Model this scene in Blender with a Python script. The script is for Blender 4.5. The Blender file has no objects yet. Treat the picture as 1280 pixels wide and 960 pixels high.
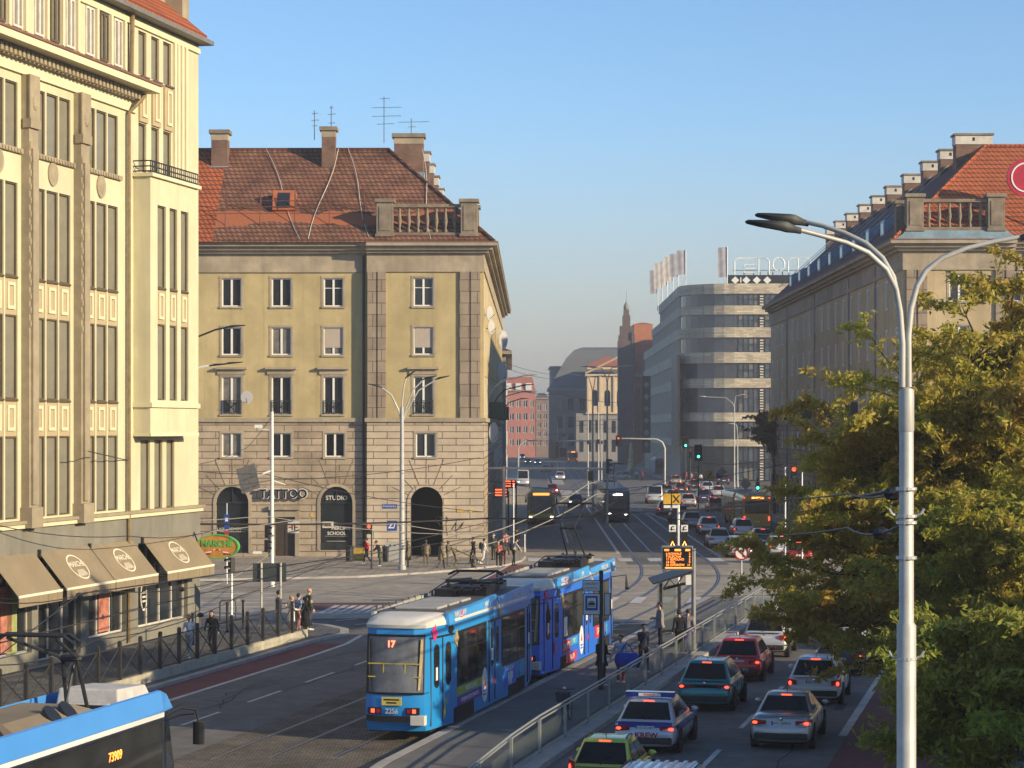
import bpy, bmesh, math, random
import numpy as np
from mathutils import Vector, Matrix, noise as mnoise
R = math.radians
random.seed(7); rng = np.random.default_rng(7)
sc = bpy.context.scene
C = sc.collection
# ------------------------------------------------------------------ frame of the place
F, CX, HZ, H = 2850.0, 640.0, 535.0, 9.0        # focal length and horizon in photo pixels, eye height in metres
def gz(x, y):                                   # the road dips towards the viaduct the viewer stands on
    return -0.05*max(0.0, 60-y) if y > 20 else -2.0
def G(u, v, z=0.0):                             # survey: ground point seen at pixel (u, v)
    y = F*(H-z)/(v-HZ); return Vector(((u-CX)*y/F, y, z))
def Pd(u, v, y):                                # survey: point at distance y
    return Vector(((u-CX)*y/F, y, H-(v-HZ)*y/F))
A1 = R(13.04); S1, C1 = math.sin(A1), math.cos(A1)
def N(s, t, z=0.0):                             # near street: s along, t to the right
    return Vector((s*S1+t*C1, s*C1-t*S1, z))
def NZ(s, t, dz=0.0):
    p = N(s, t); p.z = gz(p.x, p.y)+dz; return p
def sU(u, t):                                   # s where the line t meets image column u
    k = (u-CX)/F; y = t/(C1*k-S1); return y*(S1*k+C1)
A2 = 0.0094                                     # far street bearing
def FX(x, y): return x+A2*(y-160)
# ------------------------------------------------------------------ mesh builder
class MB:
    def __init__(s): s.v=[]; s.f=[]; s.m=[]; s.mats=[]; s.mi=0; s.M=Matrix.Identity(4)
    def mat(s, m):
        if m not in s.mats: s.mats.append(m)
        s.mi=s.mats.index(m); return s
    def add(s, vs, fs):
        b=len(s.v); s.v+= [tuple(s.M@Vector(p)) for p in vs]
        s.f+=[tuple(b+i for i in f) for f in fs]; s.m+=[s.mi]*len(fs); return s
    def quad(s,a,b,c,d): return s.add([a,b,c,d],[(0,1,2,3)])
    def box(s,c,d,rz=0.0,top=None):
        x,y,z=[k/2 for k in d]; q=top or (1,1)
        p=[(-x,-y,-z),(x,-y,-z),(x,y,-z),(-x,y,-z),(-x*q[0],-y*q[1],z),(x*q[0],-y*q[1],z),(x*q[0],y*q[1],z),(-x*q[0],y*q[1],z)]
        cr,sr=math.cos(rz),math.sin(rz)
        p=[(a*cr-b*sr+c[0],a*sr+b*cr+c[1],e+c[2]) for a,b,e in p]
        return s.add(p,[(3,2,1,0),(4,5,6,7),(0,1,5,4),(1,2,6,5),(2,3,7,6),(3,0,4,7)])
    def b2(s,x0,x1,y0,y1,z0,z1):
        return s.box(((x0+x1)/2,(y0+y1)/2,(z0+z1)/2),(abs(x1-x0),abs(y1-y0),abs(z1-z0)))
    def prism(s,poly,z0,z1):                    # xy polygon, ccw
        n=len(poly); vs=[(p[0],p[1],z0) for p in poly]+[(p[0],p[1],z1) for p in poly]
        return s.add(vs,[tuple(range(n-1,-1,-1)),tuple(range(n,2*n))]+[(i,(i+1)%n,n+(i+1)%n,n+i) for i in range(n)])
    def loft(s,rings,cap=True,closed=True):
        n=len(rings[0]); vs=[p for r in rings for p in r]; fs=[]
        for k in range(len(rings)-1):
            for i in range(n if closed else n-1):
                j=(i+1)%n; fs.append((k*n+i,k*n+j,(k+1)*n+j,(k+1)*n+i))
        if cap and closed:
            fs.append(tuple(range(n-1,-1,-1))); fs.append(tuple((len(rings)-1)*n+i for i in range(n)))
        return s.add(vs,fs)
    def tube(s,path,r,n=6,cap=True):
        P=[Vector(p) for p in path]; k=len(P); rr=r if isinstance(r,(list,tuple)) else [r]*k
        rings=[]; up=None
        for i,p in enumerate(P):
            t=(P[min(i+1,k-1)]-P[max(i-1,0)]).normalized()
            if up is None: up=Vector((0,0,1)) if abs(t.z)<.9 else Vector((1,0,0))
            a=t.cross(up)
            if a.length<1e-5: up=Vector((0,1,0)); a=t.cross(up)
            a.normalize(); b=a.cross(t)
            rings.append([tuple(p+(a*math.cos(q)+b*math.sin(q))*rr[i]) for q in [2*math.pi*j/n for j in range(n)]])
        return s.loft(rings,cap)
    def cyl(s,p0,p1,r0,r1=None,n=12): return s.tube([p0,p1],[r0,r0 if r1 is None else r1],n)
    def lathe(s,prof,c=(0,0,0),n=12):
        return s.loft([[(c[0]+r*math.cos(2*math.pi*j/n),c[1]+r*math.sin(2*math.pi*j/n),c[2]+z) for j in range(n)] for r,z in prof])
    def ball(s,c,r,n=10,m=6):
        r=(r,r,r) if not isinstance(r,(tuple,list)) else r
        return s.loft([[(c[0]+r[0]*math.sin(a)*math.cos(2*math.pi*j/n),c[1]+r[1]*math.sin(a)*math.sin(2*math.pi*j/n),c[2]-r[2]*math.cos(a)) for j in range(n)] for a in [max(.06,min(math.pi-.06,math.pi*i/m)) for i in range(m+1)]])
    def disc(s,c,r,nrm,n=20,th=.03):
        c=Vector(c); nrm=Vector(nrm).normalized(); return s.tube([c-nrm*th/2,c+nrm*th/2],r,n)
    def mesh(s,name,mat=None,smooth=False,bevel=0,seg=2,fix=False):
        me=bpy.data.meshes.new(name); me.from_pydata(s.v,[],s.f); 
        ms=s.mats or ([mat] if mat else [])
        for m in ms: me.materials.append(m)
        if len(ms)>1: me.polygons.foreach_set('material_index',s.m)
        if bevel or fix:
            bm=bmesh.new(); bm.from_mesh(me)
            if fix: bmesh.ops.remove_doubles(bm,verts=bm.verts,dist=1e-4); bmesh.ops.recalc_face_normals(bm,faces=bm.faces)
            if bevel:
                es=[e for e in bm.edges if len(e.link_faces)==2 and e.calc_face_angle(0)>.45]
                bmesh.ops.bevel(bm,geom=es,offset=bevel,segments=seg,profile=.6,affect='EDGES',clamp_overlap=True)
            bm.to_mesh(me); bm.free()
        if smooth:
            me.polygons.foreach_set('use_smooth',[True]*len(me.polygons))
            try: me.set_sharp_from_angle(angle=R(smooth if smooth>1 else 40))
            except Exception: pass
        me.update(); return me
    def build(s,name,mat=None,parent=None,smooth=False,bevel=0,seg=2,fix=False,loc=None,rz=0,**kw):
        o=bpy.data.objects.new(name,s.mesh(name,mat,smooth,bevel,seg,fix)); C.objects.link(o)
        if parent: o.parent=parent
        if loc is not None: o.location=loc
        if rz: o.rotation_euler=(0,0,rz)
        if kw: tag(o,**kw)
        return o
def tag(o,label=None,cat=None,group=None,kind=None):
    if label: o['label']=label
    if cat: o['category']=cat
    if group: o['group']=group
    if kind: o['kind']=kind
    return o
def thing(name,label,cat,loc=(0,0,0),rz=0,group=None):
    o=bpy.data.objects.new(name,None); C.objects.link(o); o.location=loc; o.rotation_euler=(0,0,rz); o.empty_display_size=.2
    return tag(o,label,cat,group)
def inst(name,me,parent=None,loc=(0,0,0),rz=0,scale=None):
    o=bpy.data.objects.new(name,me); C.objects.link(o); o.parent=parent; o.location=loc; o.rotation_euler=(0,0,rz)
    if scale: o.scale=scale
    return o
def kids(o): return [c for c in bpy.data.objects if c.parent==o]
def dup(root,loc,rz=None,label=None):
    mp={}
    for ch in root.children_recursive: mp[ch]=ch.copy()
    r=root.copy(); mp[root]=r
    for a,b in mp.items():
        C.objects.link(b)
        if a is not root: b.parent=mp[a.parent]
    r.location=loc
    if rz is not None: r.rotation_euler=(0,0,rz)
    if label: r['label']=label
    return r
# ------------------------------------------------------------------ materials
def new_mat(name):
    m=bpy.data.materials.new(name); m.use_nodes=True; nt=m.node_tree; return m,nt,nt.nodes['Principled BSDF']
def sock(b,*n):
    for k in n:
        if k in b.inputs: return b.inputs[k]
MATS={}
def M(name,col,rough=.7,metal=0,var=.25,scale=3.0,bump=0.0,bscale=None,spec=.4,coat=0,emit=None,es=1.0,grime=0.0,island=0.0,streak=0.0):
    """plain procedural surface: colour broken up by two noises, optional bump, weathering blotches"""
    if name in MATS: return MATS[name]
    m,nt,b=new_mat(name); L=nt.links.new; nd=nt.nodes.new
    col=tuple(col)
    tc=nd('ShaderNodeTexCoord'); out=None
    if var>0:
        n1=nd('ShaderNodeTexNoise'); n1.inputs['Scale'].default_value=scale; n1.inputs['Detail'].default_value=6; n1.inputs['Roughness'].default_value=.65
        L(tc.outputs['Object'],n1.inputs['Vector'])
        rp=nd('ShaderNodeValToRGB'); e=rp.color_ramp.elements
        e[0].position=.3; e[1].position=.7
        e[0].color=(*[c*(1-var) for c in col],1); e[1].color=(*[min(1,c*(1+var*.8)) for c in col],1)
        L(n1.outputs['Fac'],rp.inputs['Fac']); out=rp.outputs['Color']
        if grime>0:
            n2=nd('ShaderNodeTexNoise'); n2.inputs['Scale'].default_value=scale*.18; n2.inputs['Detail'].default_value=8; n2.inputs['Roughness'].default_value=.7
            L(tc.outputs['Object'],n2.inputs['Vector'])
            r2=nd('ShaderNodeValToRGB'); r2.color_ramp.elements[0].position=.45; r2.color_ramp.elements[1].position=.72
            L(n2.outputs['Fac'],r2.inputs['Fac'])
            mx=nd('ShaderNodeMixRGB'); mx.inputs['Color2'].default_value=(*[c*(1-grime) for c in col],1)
            L(r2.outputs['Color'],mx.inputs['Fac']); L(out,mx.inputs['Color1']); out=mx.outputs['Color']
    if streak>0 and out:                        # rain streaks and soot running down
        mp=nd('ShaderNodeMapping'); mp.inputs['Scale'].default_value=(1.6,1.6,.09); L(tc.outputs['Object'],mp.inputs['Vector'])
        n4=nd('ShaderNodeTexNoise'); n4.inputs['Scale'].default_value=1.0; n4.inputs['Detail'].default_value=7; n4.inputs['Roughness'].default_value=.68; L(mp.outputs[0],n4.inputs['Vector'])
        r4=nd('ShaderNodeValToRGB'); r4.color_ramp.elements[0].position=.48; r4.color_ramp.elements[1].position=.74; L(n4.outputs['Fac'],r4.inputs['Fac'])
        mm=nd('ShaderNodeMath'); mm.operation='MULTIPLY'; mm.inputs[1].default_value=streak; L(r4.outputs['Color'],mm.inputs[0])
        mx=nd('ShaderNodeMixRGB'); mx.inputs['Color2'].default_value=(*[c*.45+.02 for c in col],1); L(mm.outputs[0],mx.inputs['Fac']); L(out,mx.inputs['Color1']); out=mx.outputs['Color']
    if island>0:
        g=nd('ShaderNodeNewGeometry'); hs=nd('ShaderNodeHueSaturation')
        mr=nd('ShaderNodeMapRange'); mr.inputs['To Min'].default_value=1-island; mr.inputs['To Max'].default_value=1+island
        L(g.outputs['Random Per Island'],mr.inputs['Value']); L(mr.outputs['Result'],hs.inputs['Value'])
        if out: L(out,hs.inputs['Color'])
        else: hs.inputs['Color'].default_value=(*col,1)
        out=hs.outputs['Color']
    if out: L(out,b.inputs['Base Color'])
    else: b.inputs['Base Color'].default_value=(*col,1)
    b.inputs['Roughness'].default_value=rough; b.inputs['Metallic'].default_value=metal
    sock(b,'Specular IOR Level','Specular').default_value=spec
    if coat: sock(b,'Coat Weight','Clearcoat').default_value=coat; sock(b,'Coat Roughness').default_value=.08
    if bump>0:
        n3=nd('ShaderNodeTexNoise'); n3.inputs['Scale'].default_value=bscale or scale*6; n3.inputs['Detail'].default_value=4
        L(tc.outputs['Object'],n3.inputs['Vector']); bp=nd('ShaderNodeBump'); bp.inputs['Strength'].default_value=bump; bp.inputs['Distance'].default_value=.03
        L(n3.outputs['Fac'],bp.inputs['Height']); L(bp.outputs['Normal'],b.inputs['Normal'])
    if emit:
        sock(b,'Emission Color').default_value=(*emit,1); sock(b,'Emission Strength').default_value=es
    MATS[name]=m; return m
def MBR(name,c1,c2,mortar,bw,bh,ms=.02,rough=.85,bump=.5,mode='wall',offset=.5,var=.5,scale=.4,patch=None,squash=1.0):
    """courses of bricks, stone or tiles; mode wall: (x+y, z); floor: (x, y); roof: across and along by height"""
    if name in MATS: return MATS[name]
    m,nt,b=new_mat(name); L=nt.links.new; nd=nt.nodes.new
    tc=nd('ShaderNodeTexCoord'); sp=nd('ShaderNodeSeparateXYZ'); L(tc.outputs['Object'],sp.inputs[0]); cb=nd('ShaderNodeCombineXYZ')
    if mode=='floor':
        L(sp.outputs['X'],cb.inputs['X']); L(sp.outputs['Y'],cb.inputs['Y'])
    else:
        ad=nd('ShaderNodeMath'); L(sp.outputs['X'],ad.inputs[0]); L(sp.outputs['Y'],ad.inputs[1])
        L(ad.outputs[0],cb.inputs['X']); L(sp.outputs['Z'],cb.inputs['Y'])
    br=nd('ShaderNodeTexBrick'); br.offset=offset; br.squash=squash
    br.inputs['Color1'].default_value=(*c1,1); br.inputs['Color2'].default_value=(*c2,1); br.inputs['Mortar'].default_value=(*mortar,1)
    br.inputs['Scale'].default_value=1; br.inputs['Mortar Size'].default_value=ms; br.inputs['Brick Width'].default_value=bw; br.inputs['Row Height'].default_value=bh; br.inputs['Bias'].default_value=0
    br.inputs['Mortar Smooth'].default_value=.2
    L(cb.outputs[0],br.inputs['Vector'])
    n1=nd('ShaderNodeTexNoise'); n1.inputs['Scale'].default_value=scale; n1.inputs['Detail'].default_value=9; n1.inputs['Roughness'].default_value=.72; L(tc.outputs['Object'],n1.inputs['Vector'])
    mr=nd('ShaderNodeMapRange'); mr.inputs['From Min'].default_value=.3; mr.inputs['From Max'].default_value=.7; mr.inputs['To Min'].default_value=1-var; mr.inputs['To Max'].default_value=1+var*.6
    L(n1.outputs['Fac'],mr.inputs['Value'])
    hs=nd('ShaderNodeHueSaturation'); L(mr.outputs['Result'],hs.inputs['Value']); L(br.outputs['Color'],hs.inputs['Color']); out=hs.outputs['Color']
    if patch:                                   # (colour, z0, z1): replaced courses with a ragged edge
        pc,z0,z1=patch
        n2=nd('ShaderNodeTexNoise'); n2.inputs['Scale'].default_value=.35; n2.inputs['Detail'].default_value=5; L(tc.outputs['Object'],n2.inputs['Vector'])
        a=nd('ShaderNodeMath'); a.operation='MULTIPLY_ADD'; a.inputs[1].default_value=2.2; L(n2.outputs['Fac'],a.inputs[0]); L(sp.outputs['Z'],a.inputs[2])
        c=nd('ShaderNodeMath'); c.operation='COMPARE'; c.inputs[1].default_value=(z0+z1)/2+1.1; c.inputs[2].default_value=(z1-z0)/2; L(a.outputs[0],c.inputs[0])
        mx=nd('ShaderNodeMixRGB'); mx.inputs['Color2'].default_value=(*pc,1); L(c.outputs[0],mx.inputs['Fac']); L(out,mx.inputs['Color1']); out=mx.outputs['Color']
    L(out,b.inputs['Base Color']); b.inputs['Roughness'].default_value=rough; sock(b,'Specular IOR Level','Specular').default_value=.25
    if bump:
        bp=nd('ShaderNodeBump'); bp.inputs['Strength'].default_value=bump; bp.inputs['Distance'].default_value=.05; bp.invert=True
        L(br.outputs['Fac'],bp.inputs['Height']); L(bp.outputs['Normal'],b.inputs['Normal'])
    MATS[name]=m; return m
def MG(name,col=(.02,.025,.03),rough=.06,spec=.6,var=.6,scale=.6):
    return M(name,col,rough,0,var,scale,spec=spec)
def paint(name,col,metal=.0,rough=.32,coat=.7): return M(name,col,rough,metal,.06,.8,spec=.5,coat=coat)
def glow(name,col,es=3.0): return M(name,col,.4,0,0,1,emit=col,es=es)
white=M('white_paint',(.75,.74,.7),.5,var=.08,scale=2)
offwhite=M('aged_white',(.6,.57,.5),.7,var=.2,scale=2,grime=.3)
black=M('black_plastic',(.012,.012,.014),.45,var=.2)
rubber=M('tyre_rubber',(.015,.015,.016),.85,var=.2)
steel=M('galvanised_steel',(.52,.53,.53),.42,.55,var=.16,scale=4,grime=.25)
polew=M('pale_painted_steel',(.47,.465,.43),.5,.15,var=.14,scale=2.5,grime=.3)
dkmetal=M('dark_painted_metal',(.03,.033,.036),.5,.3,var=.25)
wirem=M('wire_metal',(.06,.055,.05),.55,.6,var=.2)
zinc=M('weathered_zinc',(.26,.36,.40),.55,.3,var=.3,scale=1.5,grime=.4)
chrome=M('bright_metal',(.7,.7,.7),.2,1,var=.05)
glass=MG('window_glass'); cglass=MG('car_glass',(.008,.009,.011),.05,.28,var=.2)
redlamp=M('red_lamp_lens',(.35,.012,.01),.25,var=0,spec=.5); redlit=glow('lit_brake_lamp',(1,.07,.03),2.6)
orangelit=glow('lit_amber_lamp',(1,.30,.06),4.0); whitelit=glow('lit_head_lamp',(1,.92,.75),5.0)
greenlit=glow('lit_green_signal',(.05,1,.55),4.0); ledor=glow('amber_led',(1,.25,.04),2.6)
def text_mesh(name,txt,size,mat,depth=.01,align='CENTER',sx=1.0,bold=0.0):
    cu=bpy.data.curves.new(name,'FONT'); cu.body=txt; cu.size=size; cu.extrude=depth; cu.align_x=align; cu.align_y='CENTER'; cu.resolution_u=3; cu.offset=bold
    o=bpy.data.objects.new(name,cu); C.objects.link(o); dg=bpy.context.evaluated_depsgraph_get()
    me=bpy.data.meshes.new_from_object(o.evaluated_get(dg)); bpy.data.objects.remove(o); me.name=name
    me.transform(Matrix.Scale(sx,4,(1,0,0))); me.materials.clear(); me.materials.append(mat); return me
def text(name,txt,size,mat,parent,loc,rot=(math.pi/2,0,0),depth=.01,sx=1.0,bold=0.0,align='CENTER'):
    o=bpy.data.objects.new(name,text_mesh(name,txt,size,mat,depth,align,sx,bold)); C.objects.link(o); o.parent=parent; o.location=loc; o.rotation_euler=rot
    return o
def holes_wall(mb,mp,a0,a1,z0,z1,holes,dep,arch=()):
    """wall sheet with real openings and reveals; mp(a, depth, z) -> point, depth grows inwards"""
    xs=sorted({a0,a1,*[h[0] for h in holes],*[h[1] for h in holes]}); zs=sorted({z0,z1,*[h[2] for h in holes],*[h[3] for h in holes]})
    xs=[x for x in xs if a0<=x<=a1]; zs=[z for z in zs if z0<=z<=z1]
    for i in range(len(xs)-1):
        run=None
        for j in range(len(zs)-1):
            cx,cz=(xs[i]+xs[i+1])/2,(zs[j]+zs[j+1])/2
            solid=not any(h[0]<cx<h[1] and h[2]<cz<h[3] for h in holes)
            if solid and run is None: run=zs[j]
            if run is not None and (not solid): mb.quad(mp(xs[i],0,run),mp(xs[i+1],0,run),mp(xs[i+1],0,zs[j]),mp(xs[i],0,zs[j])); run=None
        if run is not None: mb.quad(mp(xs[i],0,run),mp(xs[i+1],0,run),mp(xs[i+1],0,zs[-1]),mp(xs[i],0,zs[-1]))
    for h in holes:
        x0,x1,b,t=h[:4]
        if h in arch:
            r=(x1-x0)/2; n=14; cx=(x0+x1)/2; sp=t-r
            arc=[(cx-r*math.cos(math.pi*k/n),sp+r*math.sin(math.pi*k/n)) for k in range(n+1)]
            for k in range(n):
                p,q=arc[k],arc[k+1]
                mb.quad(mp(p[0],0,p[1]),mp(q[0],0,q[1]),mp(q[0],0,t),mp(p[0],0,t))
                mb.quad(mp(p[0],0,p[1]),mp(p[0],dep,p[1]),mp(q[0],dep,q[1]),mp(q[0],0,q[1]))
            t=sp
        else: mb.quad(mp(x0,0,t),mp(x0,dep,t),mp(x1,dep,t),mp(x1,0,t))
        mb.quad(mp(x0,0,b),mp(x1,0,b),mp(x1,dep,b),mp(x0,dep,b))
        mb.quad(mp(x0,0,b),mp(x0,dep,b),mp(x0,dep,t),mp(x0,0,t)); mb.quad(mp(x1,0,b),mp(x1,0,t),mp(x1,dep,t),mp(x1,dep,b))
WIN={}; PANE={}; glassc=MG('curtained_glass',(.17,.16,.14),.12,.6,var=.5,scale=1.3); glassb=MG('sky_glass',(.07,.10,.13),.05,.8,var=.5,scale=.8); glassd=MG('black_glass',(.008,.008,.01),.05,.5)
def win_meshes(w,h,kind='double',fm=None):
    """frame mesh and pane mesh of a casement w x h, standing at the origin (bottom centre), facing -y"""
    k=(round(w,2),round(h,2),kind,fm.name if fm else '')
    if k in WIN: return WIN[k]
    f=MB(); e=.085
    f.b2(-w/2,-w/2+e,-.04,.04,0,h); f.b2(w/2-e,w/2,-.04,.04,0,h); f.b2(-w/2+e,w/2-e,-.04,.04,0,e); f.b2(-w/2+e,w/2-e,-.04,.04,h-e,h)
    if kind in('double','cross'): f.b2(-.07,.07,-.05,.04,e,h-e)
    if kind=='cross': f.b2(-w/2+e,-.07,-.035,.03,h*.64,h*.64+.05); f.b2(.07,w/2-e,-.035,.03,h*.64,h*.64+.05)
    if kind=='grid':
        for q in(.25,.5,.75): f.b2(-w/2+w*q-.035,-w/2+w*q+.035,-.035,.03,e,h-e)
        f.b2(-w/2+e,w/2-e,-.03,.025,h*.55,h*.55+.06)
    g=MB(); g.quad((-w/2,.012,0),(w/2,.012,0),(w/2,.012,h),(-w/2,.012,h))
    WIN[k]=(f.mesh('window',fm or white),g.mesh('pane',glass)); return WIN[k]
def window(root,p,rz,w,h,kind='double',fm=None,gm=None):
    a,b=win_meshes(w,h,kind,fm)
    o=inst('window',a,root,p,rz)
    if not gm:
        q=random.random(); gm=None if q<.5 else (glassc if q<.72 else glassb if q<.9 else glassd)
        if gm: b=PANE.setdefault((b.name,gm.name),b.copy()); b.materials.clear(); b.materials.append(gm); gm=None
    if gm:
        b=b.copy(); b.materials.clear(); b.materials.append(gm)
    inst('pane',b,o); return o
# ================================================================== materials of the place
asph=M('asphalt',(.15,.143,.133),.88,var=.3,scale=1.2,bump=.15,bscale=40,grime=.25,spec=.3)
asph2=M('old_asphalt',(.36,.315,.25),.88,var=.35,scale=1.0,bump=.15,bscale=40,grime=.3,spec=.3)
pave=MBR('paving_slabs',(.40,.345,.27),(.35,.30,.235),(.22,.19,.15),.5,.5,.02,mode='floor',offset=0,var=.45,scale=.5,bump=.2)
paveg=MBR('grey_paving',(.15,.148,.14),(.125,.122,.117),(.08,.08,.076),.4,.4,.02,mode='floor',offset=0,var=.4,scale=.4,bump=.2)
cobb=MBR('tram_setts',(.25,.215,.165),(.165,.145,.112),(.075,.066,.054),.2,.14,.03,mode='floor',var=.6,scale=.6,bump=.8)
kerbm=M('kerb_stone',(.36,.335,.30),.8,var=.25,scale=2)
redlane=M('red_lane_surface',(.17,.055,.05),.85,var=.25,scale=1.2,grime=.35)
linem=M('road_paint',(.56,.55,.52),.75,var=.22,scale=5,grime=.4)
railm=M('rail_steel',(.30,.28,.26),.45,.8,var=.2)
earth=M('city_ground',(.115,.11,.10),.95,var=.3,scale=.05)
stucco=M('ochre_render',(.49,.395,.205),.9,var=.16,scale=.7,bump=.25,bscale=5,grime=.32,spec=.2,streak=.5)
stoneb=MBR('rusticated_stone',(.45,.365,.262),(.35,.275,.195),(.15,.12,.09),1.9,.46,.03,var=.5,scale=.35,bump=.9)
stonel=MBR('pale_rusticated_stone',(.56,.465,.345),(.50,.41,.30),(.16,.125,.095),1.9,.46,.03,var=.32,scale=.35,bump=.9)
stonep=MBR('pilaster_stone',(.33,.265,.195),(.28,.22,.165),(.13,.10,.08),1.2,.8,.03,var=.3,scale=.6,bump=.4)
stonet=M('trim_stone',(.40,.335,.245),.9,var=.22,scale=1.2,grime=.4,spec=.2,streak=.5)
stoned=M('dark_weathered_stone',(.25,.205,.15),.9,var=.35,scale=1.6,grime=.5,spec=.2)
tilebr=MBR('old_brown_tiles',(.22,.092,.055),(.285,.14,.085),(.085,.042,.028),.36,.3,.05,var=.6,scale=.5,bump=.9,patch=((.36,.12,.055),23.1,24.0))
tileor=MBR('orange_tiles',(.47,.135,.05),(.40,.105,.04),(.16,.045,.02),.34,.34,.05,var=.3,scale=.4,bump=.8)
tilem=MBR('maroon_tiles',(.15,.06,.045),(.11,.05,.04),(.05,.025,.02),.34,.3,.05,var=.4,scale=.5,bump=.6)  # right-hand block's side slope: shade put into the tile colour
brick=MBR('chimney_brick',(.235,.125,.085),(.165,.09,.065),(.17,.13,.095),.25,.085,.015,var=.4,scale=1.2,bump=.3)
cream=M('cream_render',(.60,.55,.365),.85,var=.1,scale=.6,bump=.1,bscale=8,grime=.22,streak=.3,spec=.25)
creamtrim=M('cream_trim',(.64,.585,.39),.8,var=.08,scale=1,grime=.12)
graystone=M('grey_pillar_stone',(.33,.275,.185),.85,var=.18,scale=2,bump=.2,bscale=12,grime=.3)
graygf=M('grey_ground_floor_render',(.215,.205,.165),.85,var=.16,scale=.8,bump=.1,grime=.3,streak=.5)
spandm=M('spandrel_render',(.42,.335,.20),.85,var=.12,scale=1)
browng=M('brown_window_bronze',(.13,.10,.06),.5,.3,var=.2)
oliveglass=MG('olive_glass',(.215,.205,.155),.22,.5,var=.4,scale=.35)
darkroofm=M('brown_sheet_metal',(.24,.12,.085),.6,.2,var=.25,scale=1.5,grime=.3)
# ================================================================== ground, roads, markings
def sheet(name,pts,z,mat,thick=0,kind='structure',side=None,sub=6.0):
    """a surface laid on the ground; long edges follow the dip of the near road"""
    P=[Vector((p[0],p[1],0)) for p in pts]; b=bmesh.new()
    f=b.faces.new([b.verts.new(p) for p in P]); 
    if f.normal.z<0 or f.calc_area()<0: pass
    b.normal_update()
    if f.normal.z<0: f.normal_flip()
    for y in [20+4*i for i in range(11)]:
        g=b.faces[:]+b.edges[:]+b.verts[:]
        bmesh.ops.bisect_plane(b,geom=g,plane_co=(0,y,0),plane_no=(0,1,0))
    top=b.faces[:]
    for v in b.verts: v.co.z=gz(v.co.x,v.co.y)+z
    if thick:
        r=bmesh.ops.extrude_face_region(b,geom=top)
        for v in [e for e in r['geom'] if isinstance(e,bmesh.types.BMVert)]: v.co.z+=0
        for fc in top: 
            for v in fc.verts: pass
        nv={e for e in r['geom'] if isinstance(e,bmesh.types.BMVert)}
        for v in b.verts:
            if v not in nv: v.co.z-=thick
        bmesh.ops.recalc_face_normals(b,faces=b.faces[:])
    me=bpy.data.meshes.new(name); b.to_mesh(me); b.free(); me.materials.append(mat)
    o=bpy.data.objects.new(name,me); C.objects.link(o); tag(o,kind=kind); return o
def nstrip(name,s0,s1,t0,t1,z,mat,thick=0): return sheet(name,[N(s0,t0),N(s0,t1),N(s1,t1),N(s1,t0)],z,mat,thick)
def fstrip(name,y0,y1,x0,x1,z,mat,thick=0): return sheet(name,[(FX(x0,y0),y0),(FX(x1,y0),y0),(FX(x1,y1),y1),(FX(x0,y1),y1)],z,mat,thick)
b=MB().mat(earth)
ys=[-60,19.9,20]+[24+4*i for i in range(10)]+[400,4000]
for i in range(len(ys)-1):
    z=[gz(0,ys[i]),gz(0,ys[i+1])]
    b.quad((-2500,ys[i],z[0]-.02),(2500,ys[i],z[0]-.02),(2500,ys[i+1],z[1]-.02),(-2500,ys[i+1],z[1]-.02))
b.build('ground',kind='structure')
nstrip('near_road',20,106,-29.8,-22.9,.004,asph); nstrip('near_road',20,112,-13.2,-4.0,.004,asph)
nstrip('tram_bed',20,104,-22.9,-16.8,.008,cobb)
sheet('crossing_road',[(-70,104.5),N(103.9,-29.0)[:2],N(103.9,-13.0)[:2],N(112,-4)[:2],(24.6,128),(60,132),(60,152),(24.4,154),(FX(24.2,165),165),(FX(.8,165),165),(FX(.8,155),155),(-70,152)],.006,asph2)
fstrip('far_road',160,900,.8,24.2,.004,asph)
fstrip('far_tram_bed',150,520,7.7,14.4,.010,M('dark_bed_concrete',(.125,.123,.122),.85,var=.3,scale=.6,grime=.3))
# pavements with kerbs
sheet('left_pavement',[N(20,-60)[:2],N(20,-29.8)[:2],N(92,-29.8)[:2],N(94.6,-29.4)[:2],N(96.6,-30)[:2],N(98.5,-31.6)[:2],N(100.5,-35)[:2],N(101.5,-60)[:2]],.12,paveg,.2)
sheet('left_kerb',[N(20,-29.9)[:2],N(20,-29.62)[:2],N(92,-29.62)[:2],N(94.6,-29.2)[:2],N(96.8,-29.85)[:2],N(98.7,-31.45)[:2],N(100.7,-35)[:2],N(100.4,-35)[:2],N(98.4,-31.7)[:2],N(96.5,-30.15)[:2],N(94.6,-29.55)[:2],N(92,-29.9)[:2]],.126,kerbm,.2)
K=[G(*p) for p in [(120,728),(300,725),(446,722),(530,717),(590,712),(632,707),(650,702),(655,697)]]
Kx=[(p.x,p.y) for p in K]+[(FX(.8,170),170),(FX(.8,520),520),(-30,520),(-30,158),(-40,158)]
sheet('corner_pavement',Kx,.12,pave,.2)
ko=[(p.x+.12,p.y-.3) for p in K]; ki=[(p.x-.02,p.y+.12) for p in K]
sheet('corner_kerb',ko+[(FX(.95,300),300),(FX(.7,300),300)]+ki[::-1],.127,kerbm,.2)
sheet('right_corner_pavement',[(FX(24.2,156),156),(26,152.5),(60,151),(60,170),(FX(29,170),170),(FX(29,520),520),(FX(24.2,520),520)],.12,pave,.2)
nstrip('right_pavement',20,116,-2.4,16,.12,paveg,.2)
nstrip('right_kerb',20,116,-2.55,-2.3,.124,kerbm,.2)
nstrip('right_cycle_lane',20,110,-5.5,-2.55,.008,redlane)
nstrip('left_cycle_lane',20,91,-29.62,-28.1,.009,redlane)
nstrip('tram_platform',20,118,-16.75,-13.45,.22,M('platform_asphalt',(.14,.134,.125),.9,var=.25,scale=.8,bump=.1,bscale=30,grime=.25),.3)
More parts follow.
